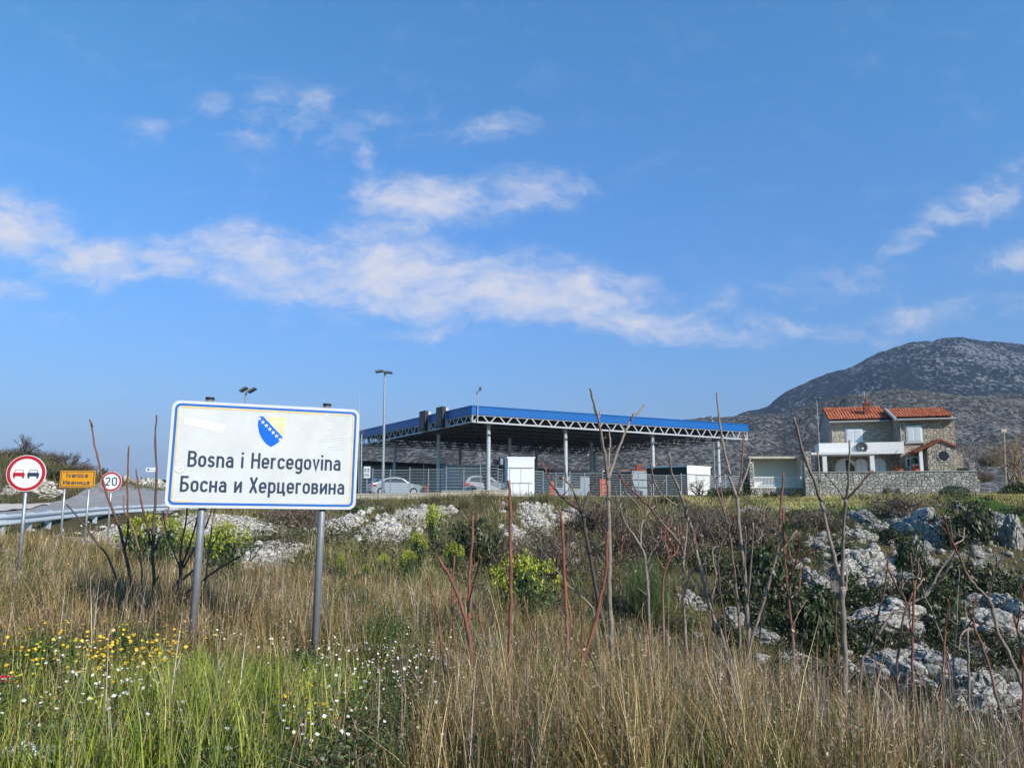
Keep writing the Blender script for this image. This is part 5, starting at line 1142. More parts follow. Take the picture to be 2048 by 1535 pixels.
def build_grass():
    # tall dry stand
    x, y = sample(470000, 4.3, 19, 1.25); g = green_w(x, y); s = short_w(x, y)
    patch = fbm(x*1.3, y*1.3, 4, 51); dens = (1-.86*g)*(1-.78*s)*(.16+.84*sstep(-.32, .22, patch))
    cell = np.sin(np.floor(x*4.5+.6*np.sin(y*5))*127.1+np.floor(y*4.5)*311.7)*43758.5; cell = cell-np.floor(cell); dens *= .25+1.3*cell
    dens *= np.where(y > 12.5, sstep(1.2, -.6, x-.0*y)*.9+.1, 1)
    keep = RNG.random(len(x)) < dens; x, y, cell = x[keep], y[keep], cell[keep]; z = zground(x, y); ok = z > -3.2; x, y, z, cell = x[ok], y[ok], z[ok], cell[ok]; n = len(x)
    s = short_w(x, y); p = fbm(x*.7, y*.7, 3, 61)
    base = sstep(10.2, 9.2, y)*sstep(-6, -5, x)*sstep(-.6, -1.4, x); h = RNG.gamma(9, .049, n)*(1-.55*s)*(1+.5*p)*(.72+.5*cell)*np.where(y > 9.5, 1.12, 1.0)*(1-.25*sstep(1.5, 4.5, x))*(1-.42*base)*(1-.34*sstep(10.5, 12.5, y)*sstep(-1.5, -3.5, x))*(1-.3*sstep(12, 15, y)*sstep(-6, -4, x)); w = RNG.uniform(.0025, .006, n)*(1+np.maximum(0, y-8)*.075)
    col = pick(STRAW, n, .2)*(1+.18*fbm(x*1.2, y*1.2, 2, 71))[:, None]; k = RNG.random(n); ol = k < .36+1.1*np.clip(-p, 0, 1)
    col[ol] = pick(OLIVE, ol.sum(), .2); h[ol] *= .75; w[ol] *= 1.3; dk = k > .9; col[dk] = pick([(.11, .085, .06), (.15, .12, .09)], dk.sum())
    cl = np.floor(x*3.2)*13.7+np.floor(y*3.2)*7.3; cd = np.stack([np.sin(cl*12.99), np.cos(cl*78.2)], -1)
    lean = RNG.normal(0, .17, (n, 2))+cd*.15; br = RNG.random(n) < .12; lean[br] *= 3.2
    A = blades(np.stack([x, y, z-.02], -1), h, w, lean, 1.7, col)
    o = mesh_np('dry_grass', *A[:2], M['grassblade'], A[2]); tag(o, 'tall dry straw coloured grass covering the near slope', 'dry grass', kind='stuff')
    # seed heads on part of the stand
    q = RNG.random(n) < .10; m = q.sum(); pos = np.stack([x[q], y[q], z[q]-.02], -1); tip = pos+np.stack([lean[q, 0]*h[q], lean[q, 1]*h[q], h[q]*(1-.18*np.linalg.norm(lean[q], axis=1))], -1)
    parts = []
    for _ in range(3): parts.append(leaves(tip+RNG.normal(0, .018, (m, 3)), RNG.uniform(.007, .016, m), pick([(.30, .22, .12), (.24, .16, .09), (.42, .34, .22)], m)))
    A = merge(*parts); o = mesh_np('seed_heads', A[0], A[1], M['grassblade'], A[2]); tag(o, 'small brown seed heads among the dry grass', 'seed heads', kind='stuff')
    # stiff dead weed stalks, and green blades in the gaps of the stand
    x, y = sample(9000, 4.4, 14, 1.1, -.7, .72); g = green_w(x, y); p = fbm(x*.9, y*.9, 3, 111); k = RNG.random(len(x)) < (1-.9*g)*(1-.6*short_w(x, y))*sstep(-.3, .3, p)*.75; x, y = x[k], y[k]; z = zground(x, y); ok = z > -2.5; x, y, z = x[ok], y[ok], z[ok]; n = len(x)
    h = RNG.uniform(.4, .95, n)*(1-.3*short_w(x, y)); lean = RNG.normal(0, .10, (n, 2)); col = pick([(.30, .19, .13), (.20, .125, .085), (.46, .37, .29), (.36, .22, .15), (.55, .48, .38)], n, .15)
    pos = np.stack([x, y, z-.02], -1); P1 = [blades(pos, h, RNG.uniform(.0045, .009, n), lean, 1.3, col)]
    for _ in range(3):
        t = RNG.uniform(.45, .97, n); q = pos+np.stack([lean[:, 0]*h*t**1.3, lean[:, 1]*h*t**1.3, h*t*(1-.18*np.linalg.norm(lean, axis=1)*t)], -1); P1.append(blades(q, RNG.uniform(.05, .16, n), np.full(n, .004), RNG.normal(0, .6, (n, 2)), 1.1, col*1.05, 2))
    A = merge(*P1); o = mesh_np('dead_stalks', A[0], A[1], M['grassblade'], A[2]); tag(o, 'stiff brown dead weed stalks standing among the dry grass', 'dead stalks', kind='stuff')
    x, y = sample(70000, 4.3, 10, 1.1, -.55, .75); g = green_w(x, y); p = fbm(x*.75, y*.75, 3, 121); k = RNG.random(len(x)) < (1-g)*sstep(.02, .35, p)*.7*sstep(-.3, .5, x); x, y = x[k], y[k]; z = zground(x, y); ok = z > -2; x, y, z = x[ok], y[ok], z[ok]; n = len(x)
    A = blades(np.stack([x, y, z-.02], -1), RNG.gamma(8, .05, n), RNG.uniform(.004, .009, n), RNG.normal(0, .25, (n, 2)), 1.7, pick(GREENS[2:]+OLIVE, n, .2)); o = mesh_np('green_patches', A[0], A[1], M['grassblade'], A[2]); tag(o, 'green grass patches between the dry straw on the right', 'grass', kind='stuff')
    # fresh green grass bottom left
    x, y = sample(60000, 4.2, 9, 1.1, -.85, .1); g = green_w(x, y); lt = litter_w(x, y); gp = fbm(x*1.8, y*1.8, 3, 33); keep = RNG.random(len(x)) < g*(1-.78*lt)*(.25+.75*sstep(-.3, .2, gp)); keep &= ~(((x-LX)/.95)**2+((y-LY)/.75)**2 < RNG.uniform(.5, 1, len(x))); x, y = x[keep], y[keep]; z = zground(x, y); n = len(x); lt = litter_w(x, y)
    h = RNG.gamma(10, .034, n)*(1-.25*lt)*np.where(y < 6.6, 1.1, .8); w = RNG.uniform(.005, .011, n); lean = RNG.normal(0, .2, (n, 2)); col = pick(GREENS, n, .18)
    yl = RNG.random(n) < .2; col[yl] = pick([(.34, .30, .10), (.30, .24, .12)], yl.sum())
    A = blades(np.stack([x, y, z-.02], -1), h, w, lean, 1.8, col); o = mesh_np('green_grass', A[0], A[1], M['grassblade'], A[2]); tag(o, 'fresh bright green grass at the lower left', 'grass', kind='stuff')
    # low leafy weeds
    x, y = sample(240000, 4.2, 13, 1.15); j = fbm(x*1.1, y*1.1, 3, 81); g = green_w(x, y); s = short_w(x, y)
    keep = RNG.random(len(x)) < np.clip(.6*g+.45*s+.55*sstep(-.05, .3, j)+.1, 0, 1)*np.clip(1.25-.09*y, .25, 1); x, y = x[keep], y[keep]; z = zground(x, y); ok = z > -2.5; x, y, z = x[ok], y[ok], z[ok]; n = len(x)
    hh = RNG.random(n)**1.6*(.24+.16*fbm(x*2, y*2, 2, 91)); col = pick(DARKG+[(.08, .13, .025), (.06, .10, .02), (.12, .10, .05)], n, .2)
    A = leaves(np.stack([x, y, z+np.abs(hh)], -1), RNG.uniform(.010, .026, n), col, np.array([[0, -.2, .8]]), .7)
    o = mesh_np('meadow_weeds', A[0], A[1], M['leaf'], A[2]); tag(o, 'low dark green leafy weeds under the grass', 'weeds', kind='stuff')
    # slope grass and scrub between the stands and the yard
    x, y = sample(230000, 14, 56, .75, -.85, .85); z = zground(x, y); rub = inblobs(x, y, RUBBLE, .3, .45, 3); roc = inblobs(x, y, ROCKY, .5, .5, 9); grn = inblobs(x, y, GREEN, .4, .4, 5)
    p = fbm(x*.4, y*.4, 4, 101); road = (x/y < -.42) & (y > 24.5)
    gra = inblobs(x, y, RUBBLE[:3]+RUBBLE[-2:], .3, .3, 3); dens = (1-.5*rub)*(1-.9*gra)*(1-.15*roc)*(.35+.65*sstep(-.4, .3, p))*np.where(road, 0, 1); keep = (RNG.random(len(x)) < dens); x, y, z, grn, p = x[keep], y[keep], z[keep], grn[keep], p[keep]; n = len(x)
    h = RNG.gamma(5, .055, n)*(1+.6*p)*(1-.35*grn); w = RNG.uniform(.012, .028, n)*np.clip(y/35, .6, 1.3); col = pick([(.30, .22, .10), (.23, .165, .07), (.15, .15, .04), (.11, .12, .03), (.36, .28, .14)], n, .22)
    k = (RNG.random(n) < .15+.85*grn); col[k] = pick([(.11, .20, .03), (.14, .22, .035), (.07, .13, .02), (.18, .22, .05)], k.sum(), .2)
    A = blades(np.stack([x, y, z-.03], -1), np.abs(h), w, RNG.normal(0, .35, (n, 2)), 1.5, col, 2); o = mesh_np('slope_grass', A[0], A[1], M['grassblade'], A[2]); tag(o, 'olive and brown grass growing on the far bank', 'grass', kind='stuff')
    # lawn in front of the house and verge by the road
    x = RNG.uniform(12, 62, 90000); y = RNG.uniform(48, 64, 90000); lw = sstep(48.5, 51, y+.6*fbm(x*.5, y*.5, 2, 8)); keep = (RNG.random(len(x)) < lw) & (np.abs(x/y) < .95) & ~((y > 57) & (x < 24)); x, y = x[keep], y[keep]; z = zground(x, y); n = len(x)
    pt = fbm(x*.5, y*1.1, 3, 12); c = pick([(.58, .46, .15), (.50, .42, .14), (.66, .56, .28)], n, .15); k = (pt+RNG.normal(0, .25, n)) > .3; c[k] = pick([(.12, .17, .03), (.16, .19, .04)], k.sum())
    A = blades(np.stack([x, y, z-.02], -1), RNG.uniform(.08, .24, n), RNG.uniform(.014, .03, n), RNG.normal(0, .4, (n, 2)), 1.4, c, 2); o = mesh_np('lawn_grass', A[0], A[1], M['grassblade'], A[2]); tag(o, 'yellowish mown grass in front of the terrace wall', 'lawn', kind='stuff')
    x = RNG.uniform(-60, -8, 90000); y = RNG.uniform(38, 66, 90000); keep = (x/y > -.95) & (y > 39+(x/y+.656)*60); x, y = x[keep], y[keep]; z = zground(x, y); p = fbm(x*.3, y*.3, 3, 15); keep = RNG.random(len(x)) < .3+.7*sstep(-.3, .3, p); x, y, z = x[keep], y[keep], z[keep]; n = len(x)
    A = blades(np.stack([x, y, z-.03], -1), RNG.gamma(5, .07, n), RNG.uniform(.015, .035, n), RNG.normal(0, .35, (n, 2)), 1.5, pick([(.10, .10, .035), (.14, .12, .055), (.06, .08, .02), (.18, .14, .075)], n, .2), 2); o = mesh_np('bank_scrub', A[0], A[1], M['grassblade'], A[2]); tag(o, 'brown and olive scrub on the bank beyond the road', 'scrub', kind='stuff')
build_grass()
def near_hit(px, py): return hit(px, py, 3.5, 20, 300)
def flowers(name, label, spots, cols, r):
    pos = []
    for (px, py, sx, sy, n) in spots:
        for _ in range(n):
            p = hit(px+random.gauss(0, sx), min(1532, py+random.gauss(0, sy)+22), 3.5, 20, 220); pos.append((p.x, p.y, p.z+random.uniform(.14, .38)))
    pos = np.array(pos); n = len(pos); nr = np.array([[0.25, -.35, 1.0]])+RNG.normal(0, .35, (n, 3)); nr /= np.linalg.norm(nr, axis=1)[:, None]
    a = np.cross(nr, np.array([[0, 1, .1]])); a /= np.linalg.norm(a, axis=1)[:, None]; b = np.cross(nr, a); rr = RNG.uniform(.7, 1.25, n)*r; k = 8; V = []
    for i in range(k):
        q = 2*math.pi*i/k; s = (1 if i % 2 else .72)*rr; V.append(pos+a*(math.cos(q)*s)[:, None]+b*(math.sin(q)*s)[:, None]+nr*(.004 if i % 2 else 0))
    V = np.stack(V, 1).reshape(-1, 3); o = mesh_np(name, V, np.arange(n*k).reshape(n, k), M['petal'], np.repeat(pick(cols, n, .06), k, 0)); tag(o, label, 'flowers', kind='stuff')
    st = blades(pos-np.array([[0, 0, .3]]), np.full(n, .3), np.full(n, .005), RNG.normal(0, .02, (n, 2)), 1.5, pick([(.10, .15, .03)], n), 2)
    return st
s1 = flowers('yellow_flowers', 'small yellow daisies scattered in the lower left grass', [(200, 1325, 80, 25, 70), (290, 1330, 40, 20, 60), (130, 1345, 90, 30, 50), (270, 1345, 60, 25, 60), (40, 1350, 40, 25, 14), (165, 1400, 70, 30, 18), (120, 1290, 60, 15, 12), (620, 1430, 25, 20, 26), (385, 1310, 50, 15, 8), (640, 1325, 20, 10, 5)], [(.75, .48, .02), (.80, .62, .05), (.70, .38, .02)], .017)
s2 = flowers('white_flowers', 'small white daisies scattered through the near meadow', [(220, 1420, 60, 18, 60), (190, 1370, 80, 25, 36), (60, 1470, 60, 30, 22), (300, 1480, 200, 40, 16), (740, 1350, 80, 30, 90), (650, 1350, 50, 22, 24), (850, 1335, 50, 25, 50), (630, 1500, 60, 25, 20), (690, 1440, 70, 40, 12), (540, 1320, 90, 25, 30), (820, 1430, 90, 40, 26), (470, 1285, 80, 25, 18)], [(.82, .82, .76), (.85, .84, .72)], .0145)
A = merge(s1, s2); tag(mesh_np('flower_stems', A[0], A[1], M['grassblade'], A[2]), 'thin green stems under the small daisies', 'stems', kind='stuff')
# ------------------------------------------------------------------ shrubs
def shrub_dark(seed, n=3600, cols=DARKG, size=.055, nclump=26, flat=.8):
    rg = np.random.default_rng(seed); C = rg.normal(size=(nclump, 3)); C /= np.linalg.norm(C, axis=1)[:, None]; C[:, 2] = np.abs(C[:, 2]); C *= rg.uniform(.25, .82, (nclump, 1)); cr = rg.uniform(.18, .36, nclump)
    i = rg.integers(0, nclump, n); d = rg.normal(size=(n, 3)); d /= np.linalg.norm(d, axis=1)[:, None]; pos = C[i]+d*(cr[i]*rg.uniform(.75, 1.05, n))[:, None]; pos[:, 2] = np.abs(pos[:, 2])*flat
    tone = rg.uniform(.75, 1.3, nclump)[i]; col = np.array(cols)[rg.integers(0, len(cols), n)]*(tone*(1+rg.normal(0, .15, n)))[:, None]
    return merge(leaves(pos, rg.uniform(.6, 1.3, n)*size, np.clip(col, .005, 1), d, .7), twigs(seed+1, 50, .8, [(.12, .09, .07)], .012))
def twigs(seed, n, reach, cols, w, sub=0, fan=1.0):
    rg = np.random.default_rng(seed); b = rg.normal(0, .12, (n, 3)); b[:, 2] = 0; a = rg.uniform(0, 2*np.pi, n); l = rg.uniform(.1, .95, n)**.8*fan
    h = rg.uniform(.55, 1.0, n)*reach*np.sqrt(np.clip(1-.75*l**2, .1, 1)); lean = np.stack([np.cos(a), np.sin(a)], -1)*(l*reach/h)[:, None]
    col = np.array(cols)[rg.integers(0, len(cols), n)]*(1+rg.normal(0, .2, n))[:, None]
    A = blades(b, h, rg.uniform(.6, 1.3, n)*w, lean, 1.25, col, 3)
    if not sub: return A
    t = rg.uniform(.35, 1, n*sub); j = np.repeat(np.arange(n), sub); p = b[j].copy(); p[:, 2] += h[j]*t*(1-.18*np.linalg.norm(lean[j], axis=1)*t); p[:, :2] += lean[j]*(h[j]*t**1.25)[:, None]
    B = blades(p, rg.uniform(.08, .26, n*sub), np.full(n*sub, w*.6), rg.normal(0, .8, (n*sub, 2)), 1.1, col[j]*1.1, 2)
    return merge(A, B)
def shrub_brown(seed):
    rg = np.random.default_rng(seed); A = twigs(seed, 260, 1.0, [(.17, .12, .09), (.13, .09, .075), (.21, .16, .12)], .016, 5); n = 1300
    d = rg.normal(size=(n, 3)); d /= np.linalg.norm(d, axis=1)[:, None]; d[:, 2] = np.abs(d[:, 2]); pos = d*rg.uniform(.45, .95, (n, 1)); col = np.array([(.11, .085, .05), (.08, .08, .035), (.15, .11, .07)])[rg.integers(0, 3, n)]
    return merge(A, leaves(pos, rg.uniform(.02, .045, n), col))
def shrub_broom(seed): return twigs(seed, 900, 1.05, [(.075, .115, .035), (.055, .09, .025), (.10, .14, .045)], .011, 3, .8)
def shrub_spurge(seed, ns=46):
    rg = np.random.default_rng(seed); a = rg.uniform(0, 6.28, ns); l = np.sqrt(rg.random(ns))*.8; top = np.stack([np.cos(a)*l, np.sin(a)*l, np.sqrt(1-.75*l**2)*rg.uniform(.8, 1.02, ns)], -1)
    parts = [blades(np.stack([top[:, 0]*.3, top[:, 1]*.3, np.zeros(ns)], -1), top[:, 2], np.full(ns, .03), top[:, :2]*.7/top[:, 2:3], 1.2, np.tile([(.10, .12, .04)], (ns, 1)), 3)]
    k = 34; j = np.repeat(np.arange(ns), k); d = rg.normal(size=(ns*k, 3)); d /= np.linalg.norm(d, axis=1)[:, None]; pos = top[j]+d*np.array([.11, .11, .10])*rg.uniform(.5, 1.1, (ns*k, 1))
    parts.append(leaves(pos, rg.uniform(.022, .042, ns*k), np.array([(.36, .38, .03), (.30, .35, .03), (.45, .44, .06), (.22, .28, .03)])[rg.integers(0, 4, ns*k)]*(1+rg.normal(0, .12, (ns*k, 1))), d+np.array([0, 0, .5]), .6))
    k = 34; j = np.repeat(np.arange(ns), k); t = rg.uniform(.25, .9, ns*k)[:, None]; pos = top[j]*t*np.array([1, 1, 1])+rg.normal(0, .07, (ns*k, 3)); pos[:, 2] = np.abs(pos[:, 2])
    parts.append(leaves(pos, rg.uniform(.03, .06, ns*k), np.array([(.08, .13, .05), (.06, .10, .035), (.11, .16, .05)])[rg.integers(0, 3, ns*k)]))
    return merge(*parts)
def shrub_tuft(seed): return twigs(seed, 420, 1.0, [(.20, .16, .08), (.14, .14, .05), (.26, .21, .11)], .02, 0, .9)
def shrub_leafy(seed):
    rg = np.random.default_rng(seed); n = 5200; d = rg.normal(size=(n, 3)); d /= np.linalg.norm(d, axis=1)[:, None]; d[:, 2] = np.abs(d[:, 2]); r = rg.uniform(.5, 1, (n, 1))*(1+.22*np.sin(d[:, :1]*7+1)*np.cos(d[:, 1:2]*6)); 
    return leaves(d*r, rg.uniform(.022, .045, n), np.array([(.05, .11, .02), (.07, .14, .03), (.035, .08, .015)])[rg.integers(0, 3, n)], d+np.array([0, 0, .6]), .5)
def shrub_clipped(seed):
    rg = np.random.default_rng(seed); n = 7000; d = rg.normal(size=(n, 3)); d[:, 2] = np.abs(d[:, 2]); q = (np.abs(d)**3).sum(1)**(1/3); pos = d/q[:, None]*rg.uniform(.88, 1.02, (n, 1)); pos[:, 2] *= .95
    return leaves(pos, rg.uniform(.025, .05, n), np.array([(.055, .075, .045), (.075, .095, .06), (.04, .055, .03)])[rg.integers(0, 3, n)], d/q[:, None], .8)
PROTO = {}
for k, fn, m, v in (('dark', shrub_dark, 'leaf', 4), ('brown', shrub_brown, 'twig', 3), ('broom', shrub_broom, 'leaf', 1), ('spurge', shrub_spurge, 'leaf', 3), ('tuft', shrub_tuft, 'grassblade', 2), ('leafy', shrub_leafy, 'leaf', 1), ('clipped', shrub_clipped, 'leaf', 1)):
    PROTO[k] = []
    for i in range(v):
        A = fn(200+i*17) if k != 'dark' else shrub_dark(200+i*17, cols=DARKG if i % 2 else [(.05, .065, .025), (.07, .075, .03), (.04, .05, .02), (.085, .085, .035)])
        me = mesh_np(k, A[0], A[1], M[m], A[2]); PROTO[k].append(me.data); bpy.data.objects.remove(me)
_sc = [0]
KNAME = {'dark': 'shrub', 'brown': 'bare_bush', 'broom': 'broom_bush', 'spurge': 'spurge_plant', 'tuft': 'grass_tuft', 'leafy': 'leafy_weed', 'clipped': 'clipped_bush'}
def plant(kind, px, py, w, h, label, cat=None, group=None, Y=None, name=None):
    """py = foot of the plant, w and h its seen size"""
    if Y is None: p = hit(px, py)
    else: p = P(px, py, Y); p.z = hz(p.x, p.y) if Y < 57 else p.z
    me = PROTO[kind][_sc[0] % len(PROTO[kind])]; _sc[0] += 1; s = w*(1.22 if kind in ('dark', 'brown') and Y is None else 1)/2/F*p.y; sh = h*(1.12 if Y is None else .8)/F*p.y
    o = bpy.data.objects.new(name or KNAME[kind], me); COL.objects.link(o); o.location = (p.x, p.y+s*.3, p.z-.06*sh); o.rotation_euler = (0, 0, random.random()*6.28); o.scale = (s, s*.9, sh*1.05)
    return tag(o, label, cat or ('bush' if kind not in ('tuft', 'leafy', 'spurge') else 'plant'), group)
G1 = 'dark bushes on the rocky bank'; G2 = 'bare brown bushes on the bank'; G3 = 'yellow green spurge plants'
for a in [
    ('dark', 1938, 1095, 130, 108, 'tallest dark green bush at the top of the rocky bank on the right', G1), ('brown', 1822, 1040, 150, 52, 'wide low dark brown bush above the big grey rock at the lawn edge', G2),
    ('dark', 1795, 1088, 100, 50, 'olive bush between two flat grey rocks high on the bank', G1), ('dark', 1555, 1200, 170, 150, 'broad dark bush behind the slanting grey sapling at middle right', G1),
    ('brown', 1520, 1100, 150, 95, 'brown twiggy bush below the white annex', G2), ('dark', 1635, 1300, 180, 150, 'large dark green bush left of the thick forked sapling foot', G1), ('dark', 1585, 1230, 110, 80, 'dark bush just left of the lone pale boulder', G1),
    ('dark', 1722, 1215, 90, 62, 'small round dark bush under the long cracked rock', G1), ('dark', 1742, 1310, 120, 82, 'dark low bush under the broad humped rock', G1), ('dark', 1868, 1245, 150, 120, 'big dark bush right of the crossing grey branches', G1),
    ('dark', 2000, 1205, 130, 105, 'dark brownish bush at the right picture edge on the bank', G1), ('dark', 1835, 1150, 80, 90, 'upright dark bush left of the upright split rock', G1), ('dark', 1905, 1165, 70, 50, 'small olive bush under the round pale boulder', G1),
    ('dark', 1690, 1125, 80, 50, 'olive bush above the long cracked rock', G1), ('dark', 1850, 1420, 80, 60, 'yellowish low bush among the lowest rocks', G1), ('brown', 1440, 1095, 130, 80, 'thin brown bush below the dark side booth', G2),
    ('brown', 1345, 1130, 150, 110, 'wide brown thicket behind the green broom', G2), ('brown', 1250, 1115, 110, 90, 'brown twiggy bush right behind the tall forked trunk', G2), ('brown', 1200, 1065, 140, 70, 'low brown bush on the bank top below the orange barrier', G2),
    ('brown', 1115, 1160, 130, 100, 'purplish brown bush right of the thick red stem', G2), ('dark', 960, 1125, 130, 105, 'dark brown bush just right of the yellow green spurge heads', G1), ('brown', 1040, 1150, 110, 80, 'grey brown bush behind the tall reddish stem', G2),
    ('dark', 1490, 1225, 140, 110, 'dark shadowy bush between thin saplings at middle right', G1), ('dark', 2040, 1330, 70, 60, 'dark bush low on the right edge beside white stone', G1), ('dark', 1985, 1290, 60, 40, 'small olive bush between the lower right slabs', G1),
    ('dark', 1345, 1008, 60, 20, 'low dark green bush at the foot of the small grey booth', G1), ('dark', 1455, 996, 90, 34, 'low dark hedge bush right of the white booth with dark side', G1), ('dark', 1490, 990, 50, 46, 'dark bush against the annex left pier', G1),
    ('tuft', 1028, 1022, 46, 40, 'upright dry grass tuft below the white booth', None), ('tuft', 780, 1030, 50, 38, 'rounded grass tuft below the low concrete wall', None), ('tuft', 935, 1020, 60, 34, 'olive grass tuft on the bank below the pale wall end', None), ('tuft', 870, 1012, 56, 30, 'dry grass tuft under the second parked car', None), ('tuft', 1090, 1010, 56, 32, 'grass tuft under the orange traffic barrier', None),
    ('brown', 590, 1060, 150, 70, 'sparse brown brush on the bank between the big sign posts', G2), ('brown', 560, 1040, 100, 40, 'low brown brush under the big sign centre', G2), ('dark', 700, 1030, 60, 26, 'small dark green bush at the low wall left end', G1),
    ('dark', 1650, 1395, 140, 80, 'dark bush at the edge of the dry grass left of the thick forked sapling', G1), ('dark', 1525, 1265, 100, 66, 'dark bush between the pale broken rock and the dry grass', G1), ('dark', 1745, 1390, 110, 60, 'dark bush left of the lower grey outcrop', G1), ('dark', 1935, 1350, 80, 60, 'dark bush between the two lower right outcrops', G1), ('dark', 1430, 1150, 90, 60, 'dark bush in the hollow around the tiny white stone', G1), ('dark', 1465, 1290, 90, 60, 'dark bush just beyond the dry grass below the whitish rock', G1), ('brown', 1400, 1060, 120, 50, 'brown bush on the green strip below the fence end', G2), ('brown', 1650, 1065, 120, 50, 'brown bush under the terrace pier at the grass edge', G2), ('dark', 1780, 1300, 80, 50, 'dark bush right under the broad humped rock', G1), ('dark', 1905, 1290, 90, 50, 'dark bush above the outcrop at the foot of the long bending stem', G1),
    ('spurge', 868, 1105, 62, 80, 'topmost bright yellow green spurge left of the dark brown bush', G3), ('spurge', 832, 1150, 60, 74, 'yellow green spurge in the middle of the slope cluster', G3), ('spurge', 908, 1150, 60, 56, 'yellow green spurge beside the dark brown bush foot', G3), ('spurge', 815, 1160, 60, 46, 'low spurge at the front of the slope cluster', G3),
    ('spurge', 678, 1165, 34, 46, 'single small spurge right of the big sign right post', G3), ('spurge', 765, 1150, 36, 34, 'small spurge left of the slope cluster', G3), ('spurge', 730, 1165, 26, 30, 'tiny spurge between the sign post and the slope cluster', G3),
    ('spurge', 1050, 1262, 220, 128, 'broad bushy yellow green spurge beyond the dry grass at centre', G3), ('spurge', 290, 1150, 180, 104, 'wide yellow green bush behind the dark bare stems on the left', G3), ('spurge', 440, 1185, 160, 118, 'yellow green bush behind the left post of the big sign', G3), ('spurge', 360, 1140, 130, 62, 'pale yellow green bush between the dark stems and the gravel bank', G3),
    ('broom', 1300, 1262, 150, 130, 'green rush like broom bush behind the dry grass', None), ('leafy', 250, 1330, 118, 66, 'round feathery dark green plant in front of the dark stems', None), ('leafy', 760, 1310, 140, 70, 'dark leafy weed patch between the right sign post and the red stems', 'dark leafy weed patches'), ('leafy', 590, 1375, 150, 60, 'dark leafy weed patch just left of the right sign post foot', 'dark leafy weed patches'),
    ('leafy', 450, 1515, 150, 60, 'broad dark green weed at the bottom of the bright grass', 'dark leafy weed patches'), ('leafy', 850, 1490, 190, 70, 'dark leafy weed patch at the bottom centre left of the straw', 'dark leafy weed patches'), ('leafy', 70, 1350, 170, 60, 'dark green weed patch at the left edge above the red can', 'dark leafy weed patches'), ('leafy', 1090, 1400, 130, 70, 'dark green weed patch between the tall reddish stem and the straight red stem', 'dark leafy weed patches'), ('leafy', 690, 1225, 120, 56, 'dark green weed patch on the rise right of the right sign post', 'dark leafy weed patches'), ('leafy', 1390, 1480, 150, 70, 'dark green weed patch at the bottom right of centre', 'dark leafy weed patches')]:
    plant(a[0], a[1], a[2], a[3], a[4], a[5], None, a[6])
plant('clipped', 1915.5, 988, 54, 30, 'round clipped bush on the lawn before the terrace wall', Y=52.5)
for px, py, w, h, l in ((1776, 977, 22, 30, 'left one of two small dark shrubs standing before the terrace wall'), (1797, 977, 20, 28, 'right one of two small dark shrubs standing before the terrace wall'), (1866, 975, 14, 26, 'slim dark shrub at the terrace wall left of the clipped bush'), (1533, 992, 20, 22, 'left one of two dark shrubs below the annex railing'), (1549, 991, 20, 25, 'right one of two dark shrubs below the annex railing'), (1597, 992, 44, 34, 'grey green twiggy bush at the annex corner'), (1926, 944, 60, 20, 'low dark green bush on the terrace beside the corner pillar')):
    plant('dark', px, py, w, h, l, group='small shrubs beside the house', Y=56.2 if py > 950 else 58)
plant('dark', 1745, 992, 60, 10, 'low grey green plants at the terrace wall foot', group='small shrubs beside the house', Y=53)
for px, py, w, h, Y, k, l in ((1978, 962, 60, 26, 62, 'brown', 'rusty red brown bush right of the terrace pillar'), (2035, 985, 90, 40, 58, 'dark', 'dark green bush at the lawn right edge'), (1985, 930, 70, 36, 70, 'brown', 'olive brown bush left of the leaning wooden pole'),
                              (30, 928, 150, 30, 52, 'brown', 'brown scrub bush on the bank top above the red ringed sign'), (95, 945, 90, 34, 52, 'brown', 'low brown scrub bush on the bank right of the round sign'), (20, 925, 90, 22, 54, 'dark', 'dark scrub at the far left bank crest'), (120, 990, 120, 44, 48, 'dark', 'green bush on the bank behind the amber town sign'), (160, 958, 70, 26, 52, 'brown', 'sparse brown bush right above the amber town sign'), (206, 952, 20, 30, 62, 'dark', 'small dark conifer like bush on the skyline by the leaning stem'), (222, 950, 10, 16, 62, 'dark', 'tiny dark bush on the skyline right of the conifer like bush'), (315, 963, 60, 10, 66, 'dark', 'low dark scrub on the pale rock crest beside the big sign')):
    plant(k, px, py, w, h, l, group='scrub at the picture edges', Y=Y)
# ------------------------------------------------------------------ low ground cover nobody could count
def clump_cover(name, label, x, y, rad, cols, leaf, per, m, flat=.7, lift=.0, kind_cat='scrub'):
    n = len(x); z = height(x, y); d = RNG.normal(size=(n, per, 3)); d /= np.linalg.norm(d, axis=2)[..., None]; d[..., 2] = np.abs(d[..., 2])
    sub = RNG.normal(0, .33, (n, 7, 3)); sub[..., 2] = np.abs(sub[..., 2]); j = RNG.integers(0, 7, (n, per)); c = np.take_along_axis(sub, j[..., None].repeat(3, 2), 1)
    pos = (c+d*RNG.uniform(.25, .6, (n, per, 1)))*rad[:, None, None]*np.array([1, 1, flat]); pos[..., 2] = np.abs(pos[..., 2])
    pos += np.stack([x, y, z+lift], -1)[:, None]; t = RNG.uniform(.7, 1.35, (n, 1, 1)); ci = RNG.integers(0, len(cols), n); col = np.array(cols)[ci][:, None]*t*(1+RNG.normal(0, .18, (n, per, 1)))
    A = leaves(pos.reshape(-1, 3), (RNG.uniform(.6, 1.35, (n, per))*leaf*np.clip(rad, .3, 1)[:, None]**.5).ravel(), np.clip(col.reshape(-1, 3), .004, 1), d.reshape(-1, 3), .8)
    o = mesh_np(name, A[0], A[1], M[m], A[2]); tag(o, label, kind_cat, kind='stuff')
